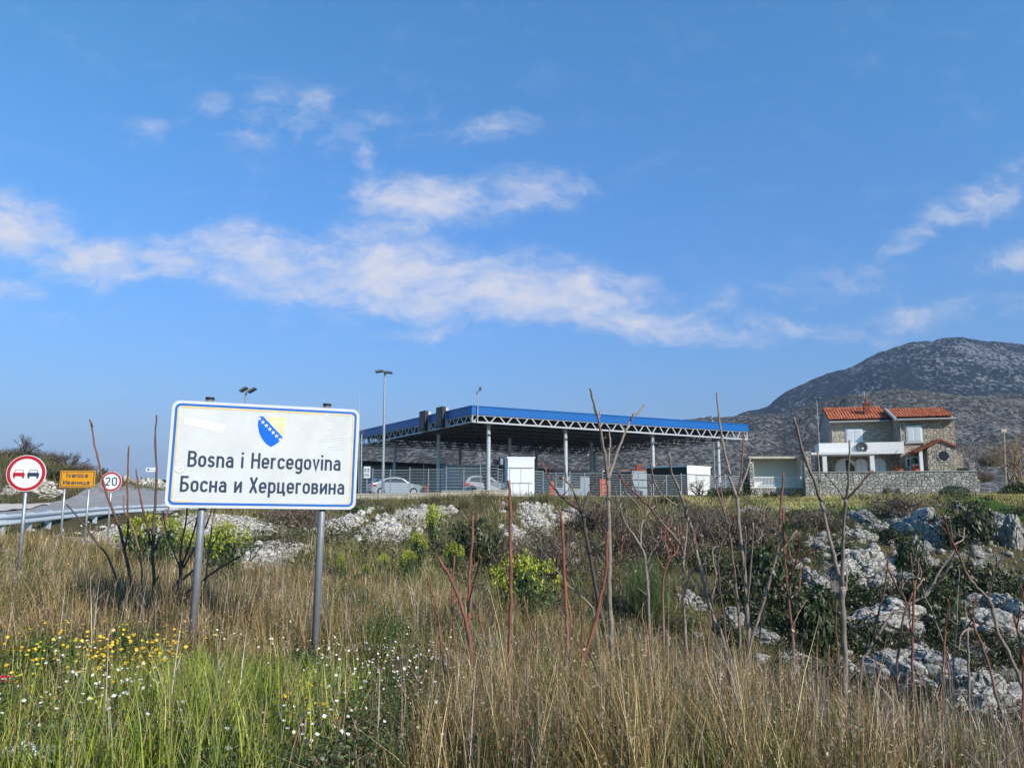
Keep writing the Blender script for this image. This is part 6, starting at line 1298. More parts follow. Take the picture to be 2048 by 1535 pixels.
x, y = sample(5200, 20, 50, .6, -.35, .80); roc = inblobs(x, y, ROCKY, .5, .5, 9); rub = inblobs(x, y, RUBBLE, .3, .45, 3); p = fbm(x*.22, y*.22, 3, 77)
k = RNG.random(len(x)) < (.12+.75*roc)*(1-.8*rub)*sstep(-.25, .25, p); x, y = x[k], y[k]
clump_cover('low_scrub', 'dark low scrub growing between the rocks of the far bank', x, y, RNG.uniform(.25, .95, len(x)), [(.035, .048, .014), (.05, .06, .02), (.07, .065, .03), (.028, .036, .014), (.09, .075, .045)], .075, 110, 'leaf')
x, y = sample(4600, 20, 54, .6, -.32, .40); rub = inblobs(x, y, RUBBLE, .3, .45, 3); p = fbm(x*.25, y*.25, 3, 87); k = RNG.random(len(x)) < .75*(1-.75*rub)*sstep(-.2, .3, p); x, y = x[k], y[k]
clump_cover('brown_scrub', 'brown and olive scrub on the bank below the yard', x, y, RNG.uniform(.2, .9, len(x)), [(.11, .085, .055), (.09, .085, .035), (.075, .085, .028), (.14, .105, .075), (.06, .07, .022)], .06, 80, 'leaf')
x, y = sample(3200, 4.6, 15, 1.0, -.75, .65); g = green_w(x, y); p = fbm(x*.8, y*.8, 3, 97); k = RNG.random(len(x)) < (.6-.3*g)*sstep(-.2, .3, p); x, y = x[k], y[k]; k = height(x, y) > -2; x, y = x[k], y[k]
clump_cover('leafy_clumps', 'dark green leafy weed clumps among the dry grass', x, y, RNG.uniform(.10, .34, len(x)), [(.04, .07, .016), (.055, .085, .02), (.03, .05, .013), (.085, .10, .03), (.11, .085, .05)], .022, 150, 'leaf', 1.05, .0, 'weeds')
# ------------------------------------------------------------------ rocks
def rock_mesh(seed, sub=5, flat=.75, blocky=.35):
    import bmesh
    bm = bmesh.new(); bmesh.ops.create_icosphere(bm, subdivisions=sub, radius=1); off = Vector((seed*3.7, seed*1.9, seed*5.3))
    for v in bm.verts:
        p = v.co.copy(); n = mnoise.fractal(p*1.1+off, 1, 2, 4); rid = 1-abs(mnoise.noise(p*2.3+off*1.3))*2
        dd = mnoise.voronoi(p*1.7+off)[0]; cr = dd[1]-dd[0]
        r = 1+.30*n+.10*rid+blocky*(.30-dd[0])*.9-.16*max(0, .12-cr)/.12+.06*mnoise.fractal(p*5+off, 1, 2, 3); p = p*r; p.x += .12*math.sin(p.z*4+seed); v.co = Vector((p.x, p.y, p.z*flat))
    me = bpy.data.meshes.new('rock'); bm.to_mesh(me); bm.free(); return me
RK = [rock_mesh(i+1) for i in range(6)]
PR = [rock_mesh(i+20, 4, .7, .5) for i in range(3)]
for me in RK: me.materials.append(M['rock'])
for me in PR: me.materials.append(M['palerock'])
_rk = [0]
def boulder(px, py, w, h, label, pale=False, group='grey limestone boulders on the bank', tilt=0, sq=.55, Y=None):
    """px, py = middle of the seen rock"""
    p = hit(px, py+h*.35) if Y is None else P(px, py+h*.35, Y); me = (PR if pale else RK)[_rk[0] % (3 if pale else 6)]; _rk[0] += 1
    o = bpy.data.objects.new('boulder', me); COL.objects.link(o); s = w*1.2/2/F*p.y; sz = h*1.15/F*p.y; o.location = (p.x, p.y+s*.3, p.z+sz*.02); o.rotation_euler = (random.uniform(-.25, .25), R(tilt)+random.uniform(-.12, .12), random.random()*6.28 if not tilt else random.uniform(-.5, .5)); o.scale = (s*.95, s*max(sq, .6), sz*.8)
    return tag(o, label, 'boulder', group)
for a in [
    (1729, 1032, 62, 28, 'flat grey rock below the terrace wall at the grass edge'), (1856, 1050, 92, 74, 'big dark streaked rock under the wide brown bush'), (1722, 1072, 64, 36, 'sloping grey rock beside the right fork of the thick sapling'), (1842, 1092, 44, 40, 'upright split grey rock at the middle of the bank'),
    (1884, 1088, 32, 28, 'round pale boulder below the big dark streaked rock'), (1996, 1038, 34, 30, 'small round boulder at the grass edge near the right'), (2032, 1064, 56, 92, 'tall rough rock face at the right picture edge'), (1742, 1130, 116, 66, 'long cracked rock running down behind the thick forked sapling'), (1775, 1170, 54, 52, 'lower right end of the long cracked rock'), (1862, 1134, 42, 44, 'leaning grey slab below the upright split rock'),
    (1806, 1236, 146, 66, 'broad humped rock crossed by grey branches'), (1630, 1164, 74, 46, 'lone pale boulder among dark bushes'), (2018, 1216, 92, 60, 'pale slab at the right edge behind thin twigs'), (1990, 1255, 104, 60, 'wide grey slab right of the long bending stem'), (1962, 1136, 36, 30, 'small jagged rock above the brownish edge bush'), (1950, 1088, 42, 30, 'low broken rock right of the crossing fork'), (1888, 1235, 70, 36, 'flat rock right of the broad humped rock'),
    (1795, 1345, 130, 70, 'lower grey outcrop beneath the broad humped rock'), (1885, 1335, 110, 74, 'lower grey outcrop at the foot of the long bending stem'), (1995, 1400, 120, 90, 'large dim outcrop low at the right corner'), (1590, 1325, 70, 34, 'pale outcrop beyond the dry grass at centre right'), (1530, 1268, 56, 26, 'pale broken rock left of the lowest dark bush'), (1382, 1200, 50, 40, 'whitish rock right of the green broom'), (1465, 1230, 64, 32, 'whitish rock behind the thin sapling group'), (1640, 1084, 36, 22, 'small pale rock under the brown twiggy bush'), (1430, 1116, 24, 12, 'tiny white flat stone in the dark hollow'), (1700, 1248, 44, 26, 'grey rock between the two dark bushes'), (1930, 1210, 40, 26, 'small pale rock below the big dark bush'),
    (1500, 1020, 40, 12, 'thin pale stone in the green strip below the annex'), (1573, 1016, 16, 12, 'small pale stone in the grass below the annex pier'), (1660, 1345, 40, 24, 'small dim rock left of the lower outcrop')]:
    boulder(*a)
for a in [(22, 958, 50, 26, 'pale rock at the left picture edge behind the round sign', 46), (62, 972, 90, 44, 'large pale rock behind the round red ringed sign', 45), (15, 978, 40, 24, 'low pale rock beside the road at the left edge', 43), (92, 982, 40, 18, 'tawny flat rock at the road edge right of the round sign', 44), (252, 968, 50, 40, 'pale cliff rock right behind the 20 sign', 58), (285, 970, 70, 44, 'largest pale cliff rock below the small white board', 58), (318, 972, 50, 36, 'pale cliff rock touching the big sign left edge', 58), (232, 990, 40, 16, 'low tawny rock at the road behind the 20 sign', 56)]:
    boulder(*a[:5], pale=True, group='pale rocks beyond the road', Y=a[5])
for a in [(690, 1050, 40, 26, 'pale rubble block right of the big sign right post'), (665, 1070, 40, 28, 'pale rubble block touching the big sign right post'), (900, 1020, 34, 20, 'pale block high on the rubble slope below the wall'), (790, 1040, 30, 20, 'pale block in the middle of the rubble slope'), (1060, 1022, 30, 18, 'pale block below the white booth'), (1085, 1044, 34, 24, 'white block on the slope right of the tall reddish stem'), (850, 1030, 30, 16, 'small white block near the top of the rubble slope'), (740, 1080, 26, 18, 'small pale block low on the rubble slope'), (1135, 1030, 24, 14, 'small white block at the red stem tip')]:
    boulder(*a, pale=True, group='pale blocks on the rubble slope')
def rubble(name, label, blobs, n, smin, smax, m, seed):
    rg = np.random.default_rng(seed); ico = np.array([(0, 0, 1), (.89, 0, .45), (.28, .85, .45), (-.72, .53, .45), (-.72, -.53, .45), (.28, -.85, .45), (.72, .53, -.45), (-.28, .85, -.45), (-.89, 0, -.45), (-.28, -.85, -.45), (.72, -.53, -.45), (0, 0, -1)])
    fc = np.array([(0, 1, 2), (0, 2, 3), (0, 3, 4), (0, 4, 5), (0, 5, 1), (1, 6, 2), (2, 7, 3), (3, 8, 4), (4, 9, 5), (5, 10, 1), (6, 7, 2), (7, 8, 3), (8, 9, 4), (9, 10, 5), (10, 6, 1), (11, 7, 6), (11, 8, 7), (11, 9, 8), (11, 10, 9), (11, 6, 10)])
    area = np.array([b[2]*b[3] for b in blobs]); k = rg.choice(len(blobs), n, p=area/area.sum()); B = np.array(blobs)[k]; a = rg.uniform(0, 6.28, n); r = np.abs(rg.normal(0, .68, n))
    x = B[:, 0]+np.cos(a)*r*B[:, 2]; y = B[:, 1]+np.sin(a)*r*B[:, 3]; z = height(x, y); s = smin*(smax/smin)**(rg.random(n)**2.2)
    sc = s[:, None]*rg.uniform(.6, 1.2, (n, 3))*np.array([1, 1, .75]); V = ico[None]*sc[:, None]*(1+rg.uniform(-.25, .25, (n, 12, 1))); c, q = np.cos(a), np.sin(a)
    X = V[..., 0]*c[:, None]-V[..., 1]*q[:, None]; Y2 = V[..., 0]*q[:, None]+V[..., 1]*c[:, None]; V = np.stack([X+x[:, None], Y2+y[:, None], V[..., 2]+(z+s*.2)[:, None]], -1).reshape(-1, 3)
    o = mesh_np(name, V, (fc[None]+np.arange(n)[:, None, None]*12).reshape(-1, 3), m); tag(o, label, 'rubble', kind='stuff')
rubble('rubble', 'pale broken limestone rubble on the slope below the yard', RUBBLE[3:-2], 3600, .04, .34, M['palerock'], 5)
rubble('gravel_bank', 'grey white gravel heaped beside the road behind the big sign', RUBBLE[:3]+RUBBLE[-2:], 17000, .03, .12, M['palerock'], 6)
rubble('loose_stones', 'small grey limestone pieces between the rocks and bushes', ROCKY, 1700, .06, .5, M['rock'], 8)
# ------------------------------------------------------------------ bare saplings
def cr(pts, k=4):
    pts = np.array(pts, float); p = np.vstack([2*pts[0]-pts[1], pts, 2*pts[-1]-pts[-2]]); out = []
    for i in range(1, len(p)-2):
        for j in range(k):
            t = j/k; a, b, c, d = p[i-1], p[i], p[i+1], p[i+2]
            out.append(.5*((2*b)+(-a+c)*t+(2*a-5*b+4*c-d)*t*t+(-a+3*b-3*c+d)*t**3))
    out.append(pts[-1]); return np.array(out)
GREY, REDB, DARK, TAN = (.28, .215, .175), (.25, .085, .05), (.085, .06, .05), (.30, .17, .10)
def stem_mesh(name, pts, r0, r1, ca, cb, parent, mid=.5, t0=.0):
    q = cr(pts); n = len(q); seg = np.linalg.norm(np.diff(q, axis=0), axis=1); s = np.concatenate([[0], np.cumsum(seg)]); t = s/s[-1]
    q[1:-1] += RNG.normal(0, .0035, (n-2, 3)); rad = r0+(r1-r0)*t**.8
    rad = rad*(1+.22*(RNG.random(n) < .16)); rad[-1] *= 1.25; m = 8
    mb = MB(); mb.tube([Vector(a) for a in q], list(rad), m); nt = 0; u = q[0][1]/F
    for i in range(3, n-1):          # short side shoots and buds growing out of the stem
        if t0 < t[i] < .88 and random.random() < .17:
            L = (random.uniform(10, 44) if random.random() < .55 else random.uniform(3, 7))*u; s = random.choice((-1, 1)); ang = R(random.uniform(20, 60)); dv = np.array([s*math.sin(ang), random.uniform(-.4, .4), math.cos(ang)])*L; wv = RNG.normal(0, .06, 3)*L
            mb.tube([Vector(q[i]), Vector(q[i]+dv*.5+wv), Vector(q[i]+dv)], [min(rad[i]*.8, 1.1*u), .75*u, .7*u], m); nt += 3
    mi = wmat(parent).inverted(); V = np.array([tuple(mi @ v) for v in mb.v])
    c = np.array(ca)[None]*(1-sstep(mid-.25, mid+.25, t))[:, None]+np.array(cb)[None]*sstep(mid-.25, mid+.25, t)[:, None]; c = c*(1+RNG.normal(0, .10, (n, 1)))
    me = bpy.data.meshes.new(name); me.from_pydata([tuple(v) for v in V], [], mb.f); me.polygons.foreach_set('use_smooth', [True]*len(me.polygons))
    at = me.attributes.new('Col', 'FLOAT_COLOR', 'POINT'); c4 = np.ones((len(V), 4), np.float32); c4[:, :3] = np.concatenate([np.repeat(c, m, 0), np.tile(np.array(cb), (nt*m, 1))]); at.data.foreach_set('color', c4.ravel())
    me.materials.append(M['bark']); o = bpy.data.objects.new(name, me); COL.objects.link(o); o.parent = parent; return o
def bark_mat():
    g = NG('sapling_bark'); c = g.attr('Col'); v = g.tc.outputs['Object']; n = g.noise(g.scaled(v, (60, 60, 14)), 1, 6, .7); c = g.mix(g.ramp(n, [(.35, .55), (.6, 0.)]), c, (.05, .04, .035)); c = g.mix(g.ramp(n, [(.62, 0.), (.75, .35)]), c, (.45, .40, .36))
    g.l(c, g.b.inputs['Base Color']); g.b.inputs['Roughness'].default_value = .75; g.bump(n, .5, .01); return g.m
M['bark'] = bark_mat()
SG = 'bare saplings in the near meadow'
def sapling(label, Y, trunk, branches, w0, w1=3.0, cols=(GREY, REDB), mid=.5, dy=.0, ground=True):
    """trunk / branches are pixel polylines; w0, w1 seen widths at foot and tip; branches: (polyline, w0, w1[, cols])"""
    pts = [P(a, b, Y+dy*i/len(trunk)) for i, (a, b) in enumerate(trunk)]
    if ground:
        g0 = pts[0]; d = (pts[0]-pts[1]); gz = hz(g0.x, g0.y)
        if g0.z > gz: pts.insert(0, Vector((g0.x+d.x/max(abs(d.z), .1)*min(.25, (g0.z-gz)), g0.y, gz-.08)))
    root = empty('bare_sapling', pts[0], label, 'sapling', SG)
    k = .36/F*Y; stem_mesh('trunk', pts, w0*k, max(w1, 3)*k, cols[0], cols[1], root, mid, .35)
    for i, b in enumerate(branches):
        poly, a0, a1 = b[:3]; c = b[3] if len(b) > 3 else (cols[1], cols[1]); s = random.choice((-1, 1))*random.uniform(.04, .12)
        j = min(range(len(trunk)), key=lambda q: (trunk[q][0]-poly[0][0])**2+(trunk[q][1]-poly[0][1])**2); y0 = Y+dy*j/len(trunk)
        stem_mesh('branch', [P(x, y, y0+s*n) for n, (x, y) in enumerate(poly)], a0*k, max(a1, 2.6)*k, c[0], c[1], root, .4)
DD = (DARK, DARK)
sapling('tall dark upright stem left of the big sign', 10.6, [(312, 1225), (309, 1170), (307, 1140), (305, 1095), (310, 1010), (313, 950), (311, 880), (313, 830)], [([(302, 1088), (292, 1045), (280, 990), (272, 938)], 6, 3, (DARK, REDB)), ([(309, 1100), (325, 1060), (336, 1020), (345, 985)], 6, 4, (DARK, REDB)), ([(309, 1165), (318, 1150)], 9, 4, DD)], 12, 4, (DARK, (.12, .06, .05)))
sapling('leaning dark stem crossing the 20 sign', 10.3, [(272, 1225), (266, 1190), (260, 1150), (250, 1105), (236, 1050), (214, 990), (201, 940), (190, 890), (183, 845)], [([(249, 1098), (256, 1060), (255, 990), (256, 930), (258, 892)], 6, 4, (DARK, REDB)), ([(185, 852), (179, 838)], 5, 3, (REDB, REDB))], 11, 4.5, (DARK, REDB), .6)
sapling('short dark stem slanting left below the amber town sign', 10.0, [(249, 1235), (244, 1195), (232, 1155), (215, 1110), (190, 1080), (165, 1045), (133, 1009)], [], 7.5, 4, DD)
sapling('slender orange brown shoot between the dark left stems', 10.8, [(285, 1205), (284, 1160), (278, 1100), (264, 1052), (249, 1020), (247, 990)], [], 7, 4, (TAN, TAN))
sapling('dark many branched stump right behind the big sign left post', 10.4, [(362, 1235), (358, 1190), (361, 1150), (364, 1120)], [([(361, 1150), (361, 1100), (370, 1050), (376, 1000)], 7, 4, (DARK, TAN)), ([(364, 1130), (382, 1080), (396, 1035), (402, 1000)], 6, 4, DD), ([(366, 1135), (390, 1095), (412, 1050), (432, 1000)], 5.5, 4, DD), ([(360, 1135), (342, 1090), (330, 1050), (326, 1020)], 4, 3, DD), ([(357, 1160), (342, 1185), (332, 1225)], 7, 4, DD), ([(365, 1190), (400, 1165), (440, 1135), (480, 1112)], 7, 5, DD), ([(366, 1160), (385, 1140), (400, 1125)], 6, 4, DD)], 13, 8, DD)
sapling('thin tan shoot rising behind the big sign left post', 10.7, [(410, 1180), (414, 1130), (420, 1080), (428, 1030), (432, 990)], [([(416, 1110), (430, 1080), (446, 1050)], 4, 2, DD)], 6, 4, (TAN, TAN))
sapling('small pale forked twig right of the big sign left post', 9.8, [(470, 1230), (484, 1180), (492, 1150), (497, 1128)], [([(497, 1128), (510, 1110), (525, 1088)], 4, 2, (TAN, TAN)), ([(497, 1128), (502, 1108), (508, 1090)], 4, 2, (TAN, TAN))], 5, 4, (TAN, TAN))
sapling('upright red stem with a short right fork left of centre', 8.6, [(940, 1330), (936, 1260), (937, 1220), (938, 1160), (944, 1090), (945, 1030)], [([(937, 1225), (942, 1190), (952, 1150), (962, 1112)], 6, 4)], 11, 6, (REDB, REDB))
sapling('curved red stem leaning left that crosses the upright red stem', 8.2, [(968, 1470), (958, 1410), (950, 1365), (945, 1330), (938, 1270), (921, 1205), (900, 1155), (876, 1113)], [], 14, 7, (GREY, REDB), .3)
sapling('slim red stem just left of the crossing pair', 8.7, [(905, 1355), (909, 1300), (905, 1230), (904, 1180), (909, 1110)], [], 7, 4, (REDB, REDB))
sapling('leftmost thin bent red stem of the central group', 8.5, [(892, 1370), (886, 1330), (880, 1270), (872, 1210), (855, 1155)], [], 7, 4, (REDB, REDB))
sapling('short red shoot between the crossing pair and the tall stem', 8.5, [(962, 1375), (966, 1330), (967, 1285), (959, 1232)], [], 6, 3, (REDB, REDB))
sapling('tall thick reddish stem rising in front of the white booth', 8.0, [(1020, 1490), (1021, 1430), (1019, 1350), (1020, 1280), (1022, 1180), (1021, 1100), (1020, 1010), (1017, 960)], [([(1021, 1185), (1014, 1160), (1009, 1132)], 5, 3)], 12, 8, (GREY, REDB), .25)
sapling('straight red stem standing right of the broad spurge', 8.1, [(1132, 1470), (1131, 1400), (1134, 1300), (1133, 1230), (1129, 1150), (1126, 1080), (1122, 1022)], [], 12, 7, (GREY, (.30, .09, .05)), .4)
sapling('thin red stem on the left edge of the broad spurge front', 8.3, [(1086, 1430), (1080, 1330), (1068, 1275), (1056, 1230), (1047, 1192)], [], 7, 4, (GREY, REDB))
sapling('tallest grey sapling with a three way fork against the canopy', 9.6, [(1223, 1300), (1222, 1240), (1219, 1180), (1219, 1100), (1217, 1020), (1216, 960)], [([(1216, 962), (1211, 920), (1204, 880), (1197, 840), (1187, 805), (1180, 777)], 10, 5), ([(1197, 842), (1201, 820)], 5, 3), ([(1217, 960), (1218, 920), (1220, 885), (1219, 855)], 7, 4), ([(1217, 960), (1230, 917), (1248, 870), (1262, 838), (1275, 825), (1288, 810)], 9, 5), ([(1261, 842), (1267, 826)], 5, 3)], 14, 11, (GREY, GREY), .5)
sapling('dark sapling with a wide crooked crown below the white booth', 10.2, [(1210, 1300), (1207, 1255), (1196, 1200), (1184, 1130), (1172, 1070), (1166, 1027)], [([(1166, 1027), (1150, 1012), (1122, 992), (1103, 968), (1095, 950), (1085, 925)], 8, 4, (DARK, REDB)), ([(1164, 1025), (1152, 995), (1136, 965), (1112, 952)], 5, 4, (DARK, TAN)), ([(1133, 965), (1131, 945), (1130, 930)], 4, 3), ([(1166, 1025), (1176, 990), (1190, 970), (1193, 945), (1195, 935)], 7, 4), ([(1182, 978), (1179, 968)], 3, 3, DD), ([(1165, 1035), (1145, 1024), (1122, 1020)], 5, 2, (GREY, GREY)), ([(1170, 1050), (1185, 1085), (1195, 1110), (1210, 1140)], 4, 3, (GREY, GREY))], 13, 9, ((.10, .07, .06), (.07, .05, .045)))
sapling('red stem curving up to the tallest sapling from a thick grey foot', 6.9, [(1172, 1545), (1170, 1450), (1167, 1370), (1164, 1335), (1178, 1285), (1196, 1220), (1208, 1160), (1213, 1100), (1215, 1062)], [([(1165, 1345), (1164, 1290), (1163, 1202)], 7, 4), ([(1178, 1305), (1200, 1350), (1226, 1415), (1256, 1490)], 9, 6, ((.12, .07, .06), (.16, .10, .08)))], 17, 6, (GREY, (.25, .075, .04)), .3)
sapling('thin slanting twig left of the dark crooked sapling', 10.4, [(1190, 1240), (1180, 1210), (1150, 1180), (1131, 1165), (1100, 1120), (1085, 1105), (1060, 1090)], [([(1090, 1108), (1082, 1090), (1078, 1068)], 3, 2), ([(1150, 1180), (1140, 1160), (1132, 1155)], 3, 2)], 7, 3, (GREY, GREY))
sapling('crooked pale bush sapling rising out of the green broom', 14.5, [(1296, 1190), (1293, 1150), (1289, 1110), (1280, 1090), (1264, 1065)], [([(1264, 1066), (1250, 1045), (1240, 1010), (1232, 985), (1230, 972)], 5, 3), ([(1282, 1092), (1282, 1060), (1288, 1035), (1300, 1020), (1310, 1011)], 6, 3), ([(1287, 1036), (1281, 1018), (1268, 1000), (1252, 985), (1246, 962)], 4, 3), ([(1264, 1066), (1255, 1050), (1252, 1020)], 4, 2), ([(1292, 1130), (1305, 1100), (1320, 1080), (1322, 1062)], 5, 3), ([(1300, 1112), (1318, 1108), (1330, 1090)], 4, 3), ([(1288, 1038), (1301, 1000), (1302, 975), (1298, 965)], 4, 3)], 10, 7, (GREY, GREY))
sapling('second crooked pale bush sapling right of the green broom top', 14.8, [(1326, 1190), (1328, 1150), (1338, 1120), (1350, 1108)], [([(1334, 1128), (1337, 1105), (1330, 1085), (1331, 1068)], 5, 3), ([(1350, 1108), (1346, 1090), (1335, 1075), (1338, 1052)], 4, 3), ([(1350, 1108), (1358, 1090), (1357, 1062), (1355, 1052)], 4, 3), ([(1330, 1140), (1318, 1120), (1310, 1095)], 4, 2)], 8, 5, (GREY, REDB))
sapling('long thin sapling arching left over the brown thicket', 10.5, [(1375, 1330), (1370, 1250), (1366, 1180), (1367, 1110)], [([(1367, 1112), (1361, 1090), (1340, 1062), (1318, 1038), (1300, 1014), (1275, 990), (1258, 975), (1245, 962), (1238, 945)], 7, 4, (GREY, REDB)), ([(1278, 992), (1270, 975), (1262, 955)], 4, 3), ([(1340, 1062), (1348, 1045), (1350, 1035)], 3, 2), ([(1367, 1115), (1372, 1080), (1374, 1040), (1373, 1025)], 5, 3), ([(1366, 1200), (1378, 1155), (1390, 1130), (1395, 1090)], 5, 3, DD)], 9, 7, (GREY, GREY))
sapling('tall grey sapling bending left past the grey booth side', 9.6, [(1455, 1320), (1442, 1262), (1425, 1230), (1413, 1190), (1405, 1150), (1395, 1112), (1385, 1065), (1375, 1035)], [([(1375, 1036), (1366, 1002), (1352, 965), (1343, 945), (1338, 905)], 8, 5, (GREY, GREY)), ([(1358, 1012), (1337, 1000), (1317, 981), (1306, 955), (1301, 925)], 5, 4), ([(1381, 1052), (1390, 1070), (1394, 1098)], 4, 2, (REDB, REDB)), ([(1412, 1188), (1400, 1175), (1385, 1150), (1378, 1140)], 4, 3)], 11, 8, (GREY, GREY))
sapling('tall grey sapling forking beside the canopy right end', 9.0, [(1500, 1465), (1494, 1400), (1499, 1330), (1496, 1240), (1488, 1140), (1479, 1060), (1475, 995)], [([(1474, 995), (1462, 962), (1455, 930), (1445, 880), (1438, 830), (1434, 785)], 9, 5), ([(1474, 995), (1484, 966), (1494, 942), (1501, 915)], 7, 4), ([(1476, 990), (1481, 960), (1486, 905), (1487, 862)], 6, 4, ((.09, .05, .045), REDB)), ([(1493, 1210), (1499, 1160), (1504, 1100), (1506, 1045)], 7, 4), ([(1491, 1190), (1489, 1150), (1492, 1090), (1490, 1052)], 5, 3), ([(1490, 1170), (1480, 1150), (1474, 1130)], 5, 3)], 12, 9, (GREY, GREY))
sapling('slender sapling left of the fork beside the canopy right end', 9.4, [(1480, 1320), (1478, 1240), (1470, 1160), (1461, 1080), (1453, 1042), (1448, 1020)], [([(1448, 1021), (1436, 986), (1430, 958), (1424, 940)], 6, 3), ([(1450, 1024), (1444, 990), (1441, 965)], 5, 3), ([(1448, 1020), (1455, 1003), (1463, 991)], 4, 2, (TAN, TAN)), ([(1458, 1070), (1466, 1045), (1471, 1025)], 4, 3, (DARK, REDB))], 8, 6, (GREY, (.20, .12, .10)))
sapling('dark thin sapling with many fine twigs left of the slender sapling', 9.9, [(1455, 1410), (1455, 1330), (1450, 1250), (1440, 1180), (1437, 1120), (1442, 1085)], [([(1441, 1090), (1455, 1060), (1462, 1040)], 5, 3, DD), ([(1438, 1125), (1439, 1095), (1438, 1060)], 4, 3), ([(1436, 1095), (1424, 1070), (1416, 1048), (1412, 1020)], 4, 3, DD), ([(1416, 1050), (1426, 1025), (1430, 1012)], 3, 2, DD)], 7, 5, ((.24, .09, .06), DARK))
sapling('thin dark stem with a bent top in front of the dark hollow', 10.1, [(1432, 1300), (1424, 1200), (1412, 1150), (1410, 1100), (1412, 1050), (1411, 1025)], [([(1424, 1200), (1432, 1150), (1425, 1110), (1428, 1095), (1438, 1092)], 4, 3, (GREY, GREY)), ([(1428, 1205), (1440, 1185), (1452, 1180)], 3, 2)], 6, 3, DD)
sapling('grey sapling sweeping right from the dry grass to the annex front', 8.9, [(1500, 1300), (1516, 1240), (1532, 1190), (1548, 1130), (1557, 1095), (1560, 1030), (1565, 975), (1567, 945)], [([(1555, 1112), (1570, 1092), (1594, 1060)], 5, 3, (GREY, GREY)), ([(1535, 1185), (1524, 1230), (1518, 1290)], 5, 4, ((.16, .09, .07), GREY))], 9, 5, (GREY, REDB), .7)
sapling('red branching sapling right of the sweeping grey sapling', 8.9, [(1588, 1460), (1588, 1350), (1585, 1265), (1577, 1200), (1572, 1140), (1568, 1090), (1567, 1015)], [([(1578, 1198), (1583, 1150), (1592, 1128), (1624, 1103)], 5, 4, (GREY, REDB)), ([(1590, 1128), (1598, 1095), (1597, 1070)], 5, 3), ([(1590, 1128), (1580, 1110), (1578, 1092)], 4, 3), ([(1572, 1150), (1560, 1180), (1558, 1200)], 4, 3), ([(1585, 1250), (1600, 1220), (1614, 1198)], 3, 2, (TAN, TAN)), ([(1600, 1130), (1602, 1160), (1594, 1195)], 3, 2)], 8, 5, (GREY, (.26, .08, .05)), .4)
sapling('thick forked sapling with paired trunks in front of the house terrace', 8.4, [(1688, 1470), (1690, 1400), (1691, 1330), (1686, 1230), (1684, 1172)], [([(1684, 1176), (1671, 1120), (1659, 1075), (1645, 1015), (1640, 996)], 11, 9, (GREY, GREY)), ([(1640, 998), (1627, 958), (1610, 915), (1597, 872), (1588, 835)], 9, 7), ([(1640, 998), (1638, 950), (1635, 902)], 6, 4), ([(1684, 1176), (1686, 1090), (1688, 1035), (1691, 1000)], 11, 8, (GREY, GREY)), ([(1691, 1002), (1670, 970), (1650, 946)], 6, 4), ([(1691, 1002), (1697, 960), (1699, 880)], 7, 4), ([(1691, 1002), (1718, 972), (1746, 940)], 6, 4, (DARK, REDB)), ([(1686, 1190), (1693, 1175), (1694, 1145)], 6, 3)], 15, 13, (GREY, GREY))
sapling('thin grey twig right at the foot of the thick forked sapling', 9.0, [(1675, 1460), (1679, 1380), (1676, 1300), (1672, 1250), (1674, 1200)], [([(1678, 1390), (1690, 1365), (1700, 1355)], 3, 2)], 5, 3, (GREY, REDB))
sapling('long grey branchy sapling leaning right across the broad humped rock', 9.3, [(1722, 1340), (1735, 1305), (1760, 1262), (1790, 1222), (1835, 1200), (1858, 1182), (1880, 1140), (1910, 1100)], [([(1748, 1284), (1756, 1230), (1768, 1180), (1775, 1135), (1778, 1100), (1782, 1078)], 6, 3, (DARK, REDB)), ([(1775, 1134), (1772, 1118)], 4, 3), ([(1777, 1136), (1793, 1172), (1812, 1205)], 5, 4, (REDB, DARK)), ([(1838, 1198), (1855, 1180), (1872, 1165)], 4, 3)], 9, 5, (GREY, GREY))
sapling('reddish sapling with a spread of thin shoots in front of the humped rock', 8.6, [(1795, 1350), (1797, 1300), (1805, 1245), (1815, 1208), (1826, 1185)], [([(1826, 1185), (1838, 1170), (1848, 1155)], 5, 3, (TAN, TAN)), ([(1812, 1210), (1805, 1180), (1806, 1158)], 4, 3), ([(1818, 1205), (1820, 1240), (1821, 1262)], 4, 3, (REDB, REDB))], 9, 5, ((.16, .08, .06), (.22, .10, .07)))
sapling('upright dark red sapling with a high twin fork at right', 8.5, [(1822, 1470), (1825, 1380), (1824, 1300), (1826, 1240), (1829, 1180)], [([(1829, 1182), (1824, 1140), (1821, 1105)], 5, 3), ([(1829, 1182), (1836, 1145), (1838, 1115)], 5, 3), ([(1823, 1140), (1832, 1110), (1836, 1070)], 4, 3, (GREY, DARK))], 9, 6, ((.12, .07, .055), (.24, .08, .05)))
sapling('thin winding stem right of the twin forked dark red sapling', 8.9, [(1900, 1370), (1893, 1310), (1880, 1265), (1864, 1222), (1849, 1192), (1843, 1160), (1838, 1128)], [([(1880, 1262), (1890, 1250)], 3, 2)], 6, 4, (GREY, GREY))
sapling('dark red stem with a small fork low at right', 8.3, [(1886, 1460), (1887, 1400), (1888, 1320), (1890, 1255), (1896, 1225)], [([(1890, 1252), (1898, 1225), (1895, 1198)], 5, 4), ([(1893, 1300), (1902, 1340), (1904, 1400)], 4, 3, (GREY, GREY))], 8, 5, (DARK, REDB))
sapling('slender grey stem right of the small forked dark red stem', 8.5, [(1906, 1480), (1907, 1400), (1908, 1310), (1914, 1230), (1918, 1150), (1916, 1130)], [], 7, 3, (GREY, GREY))
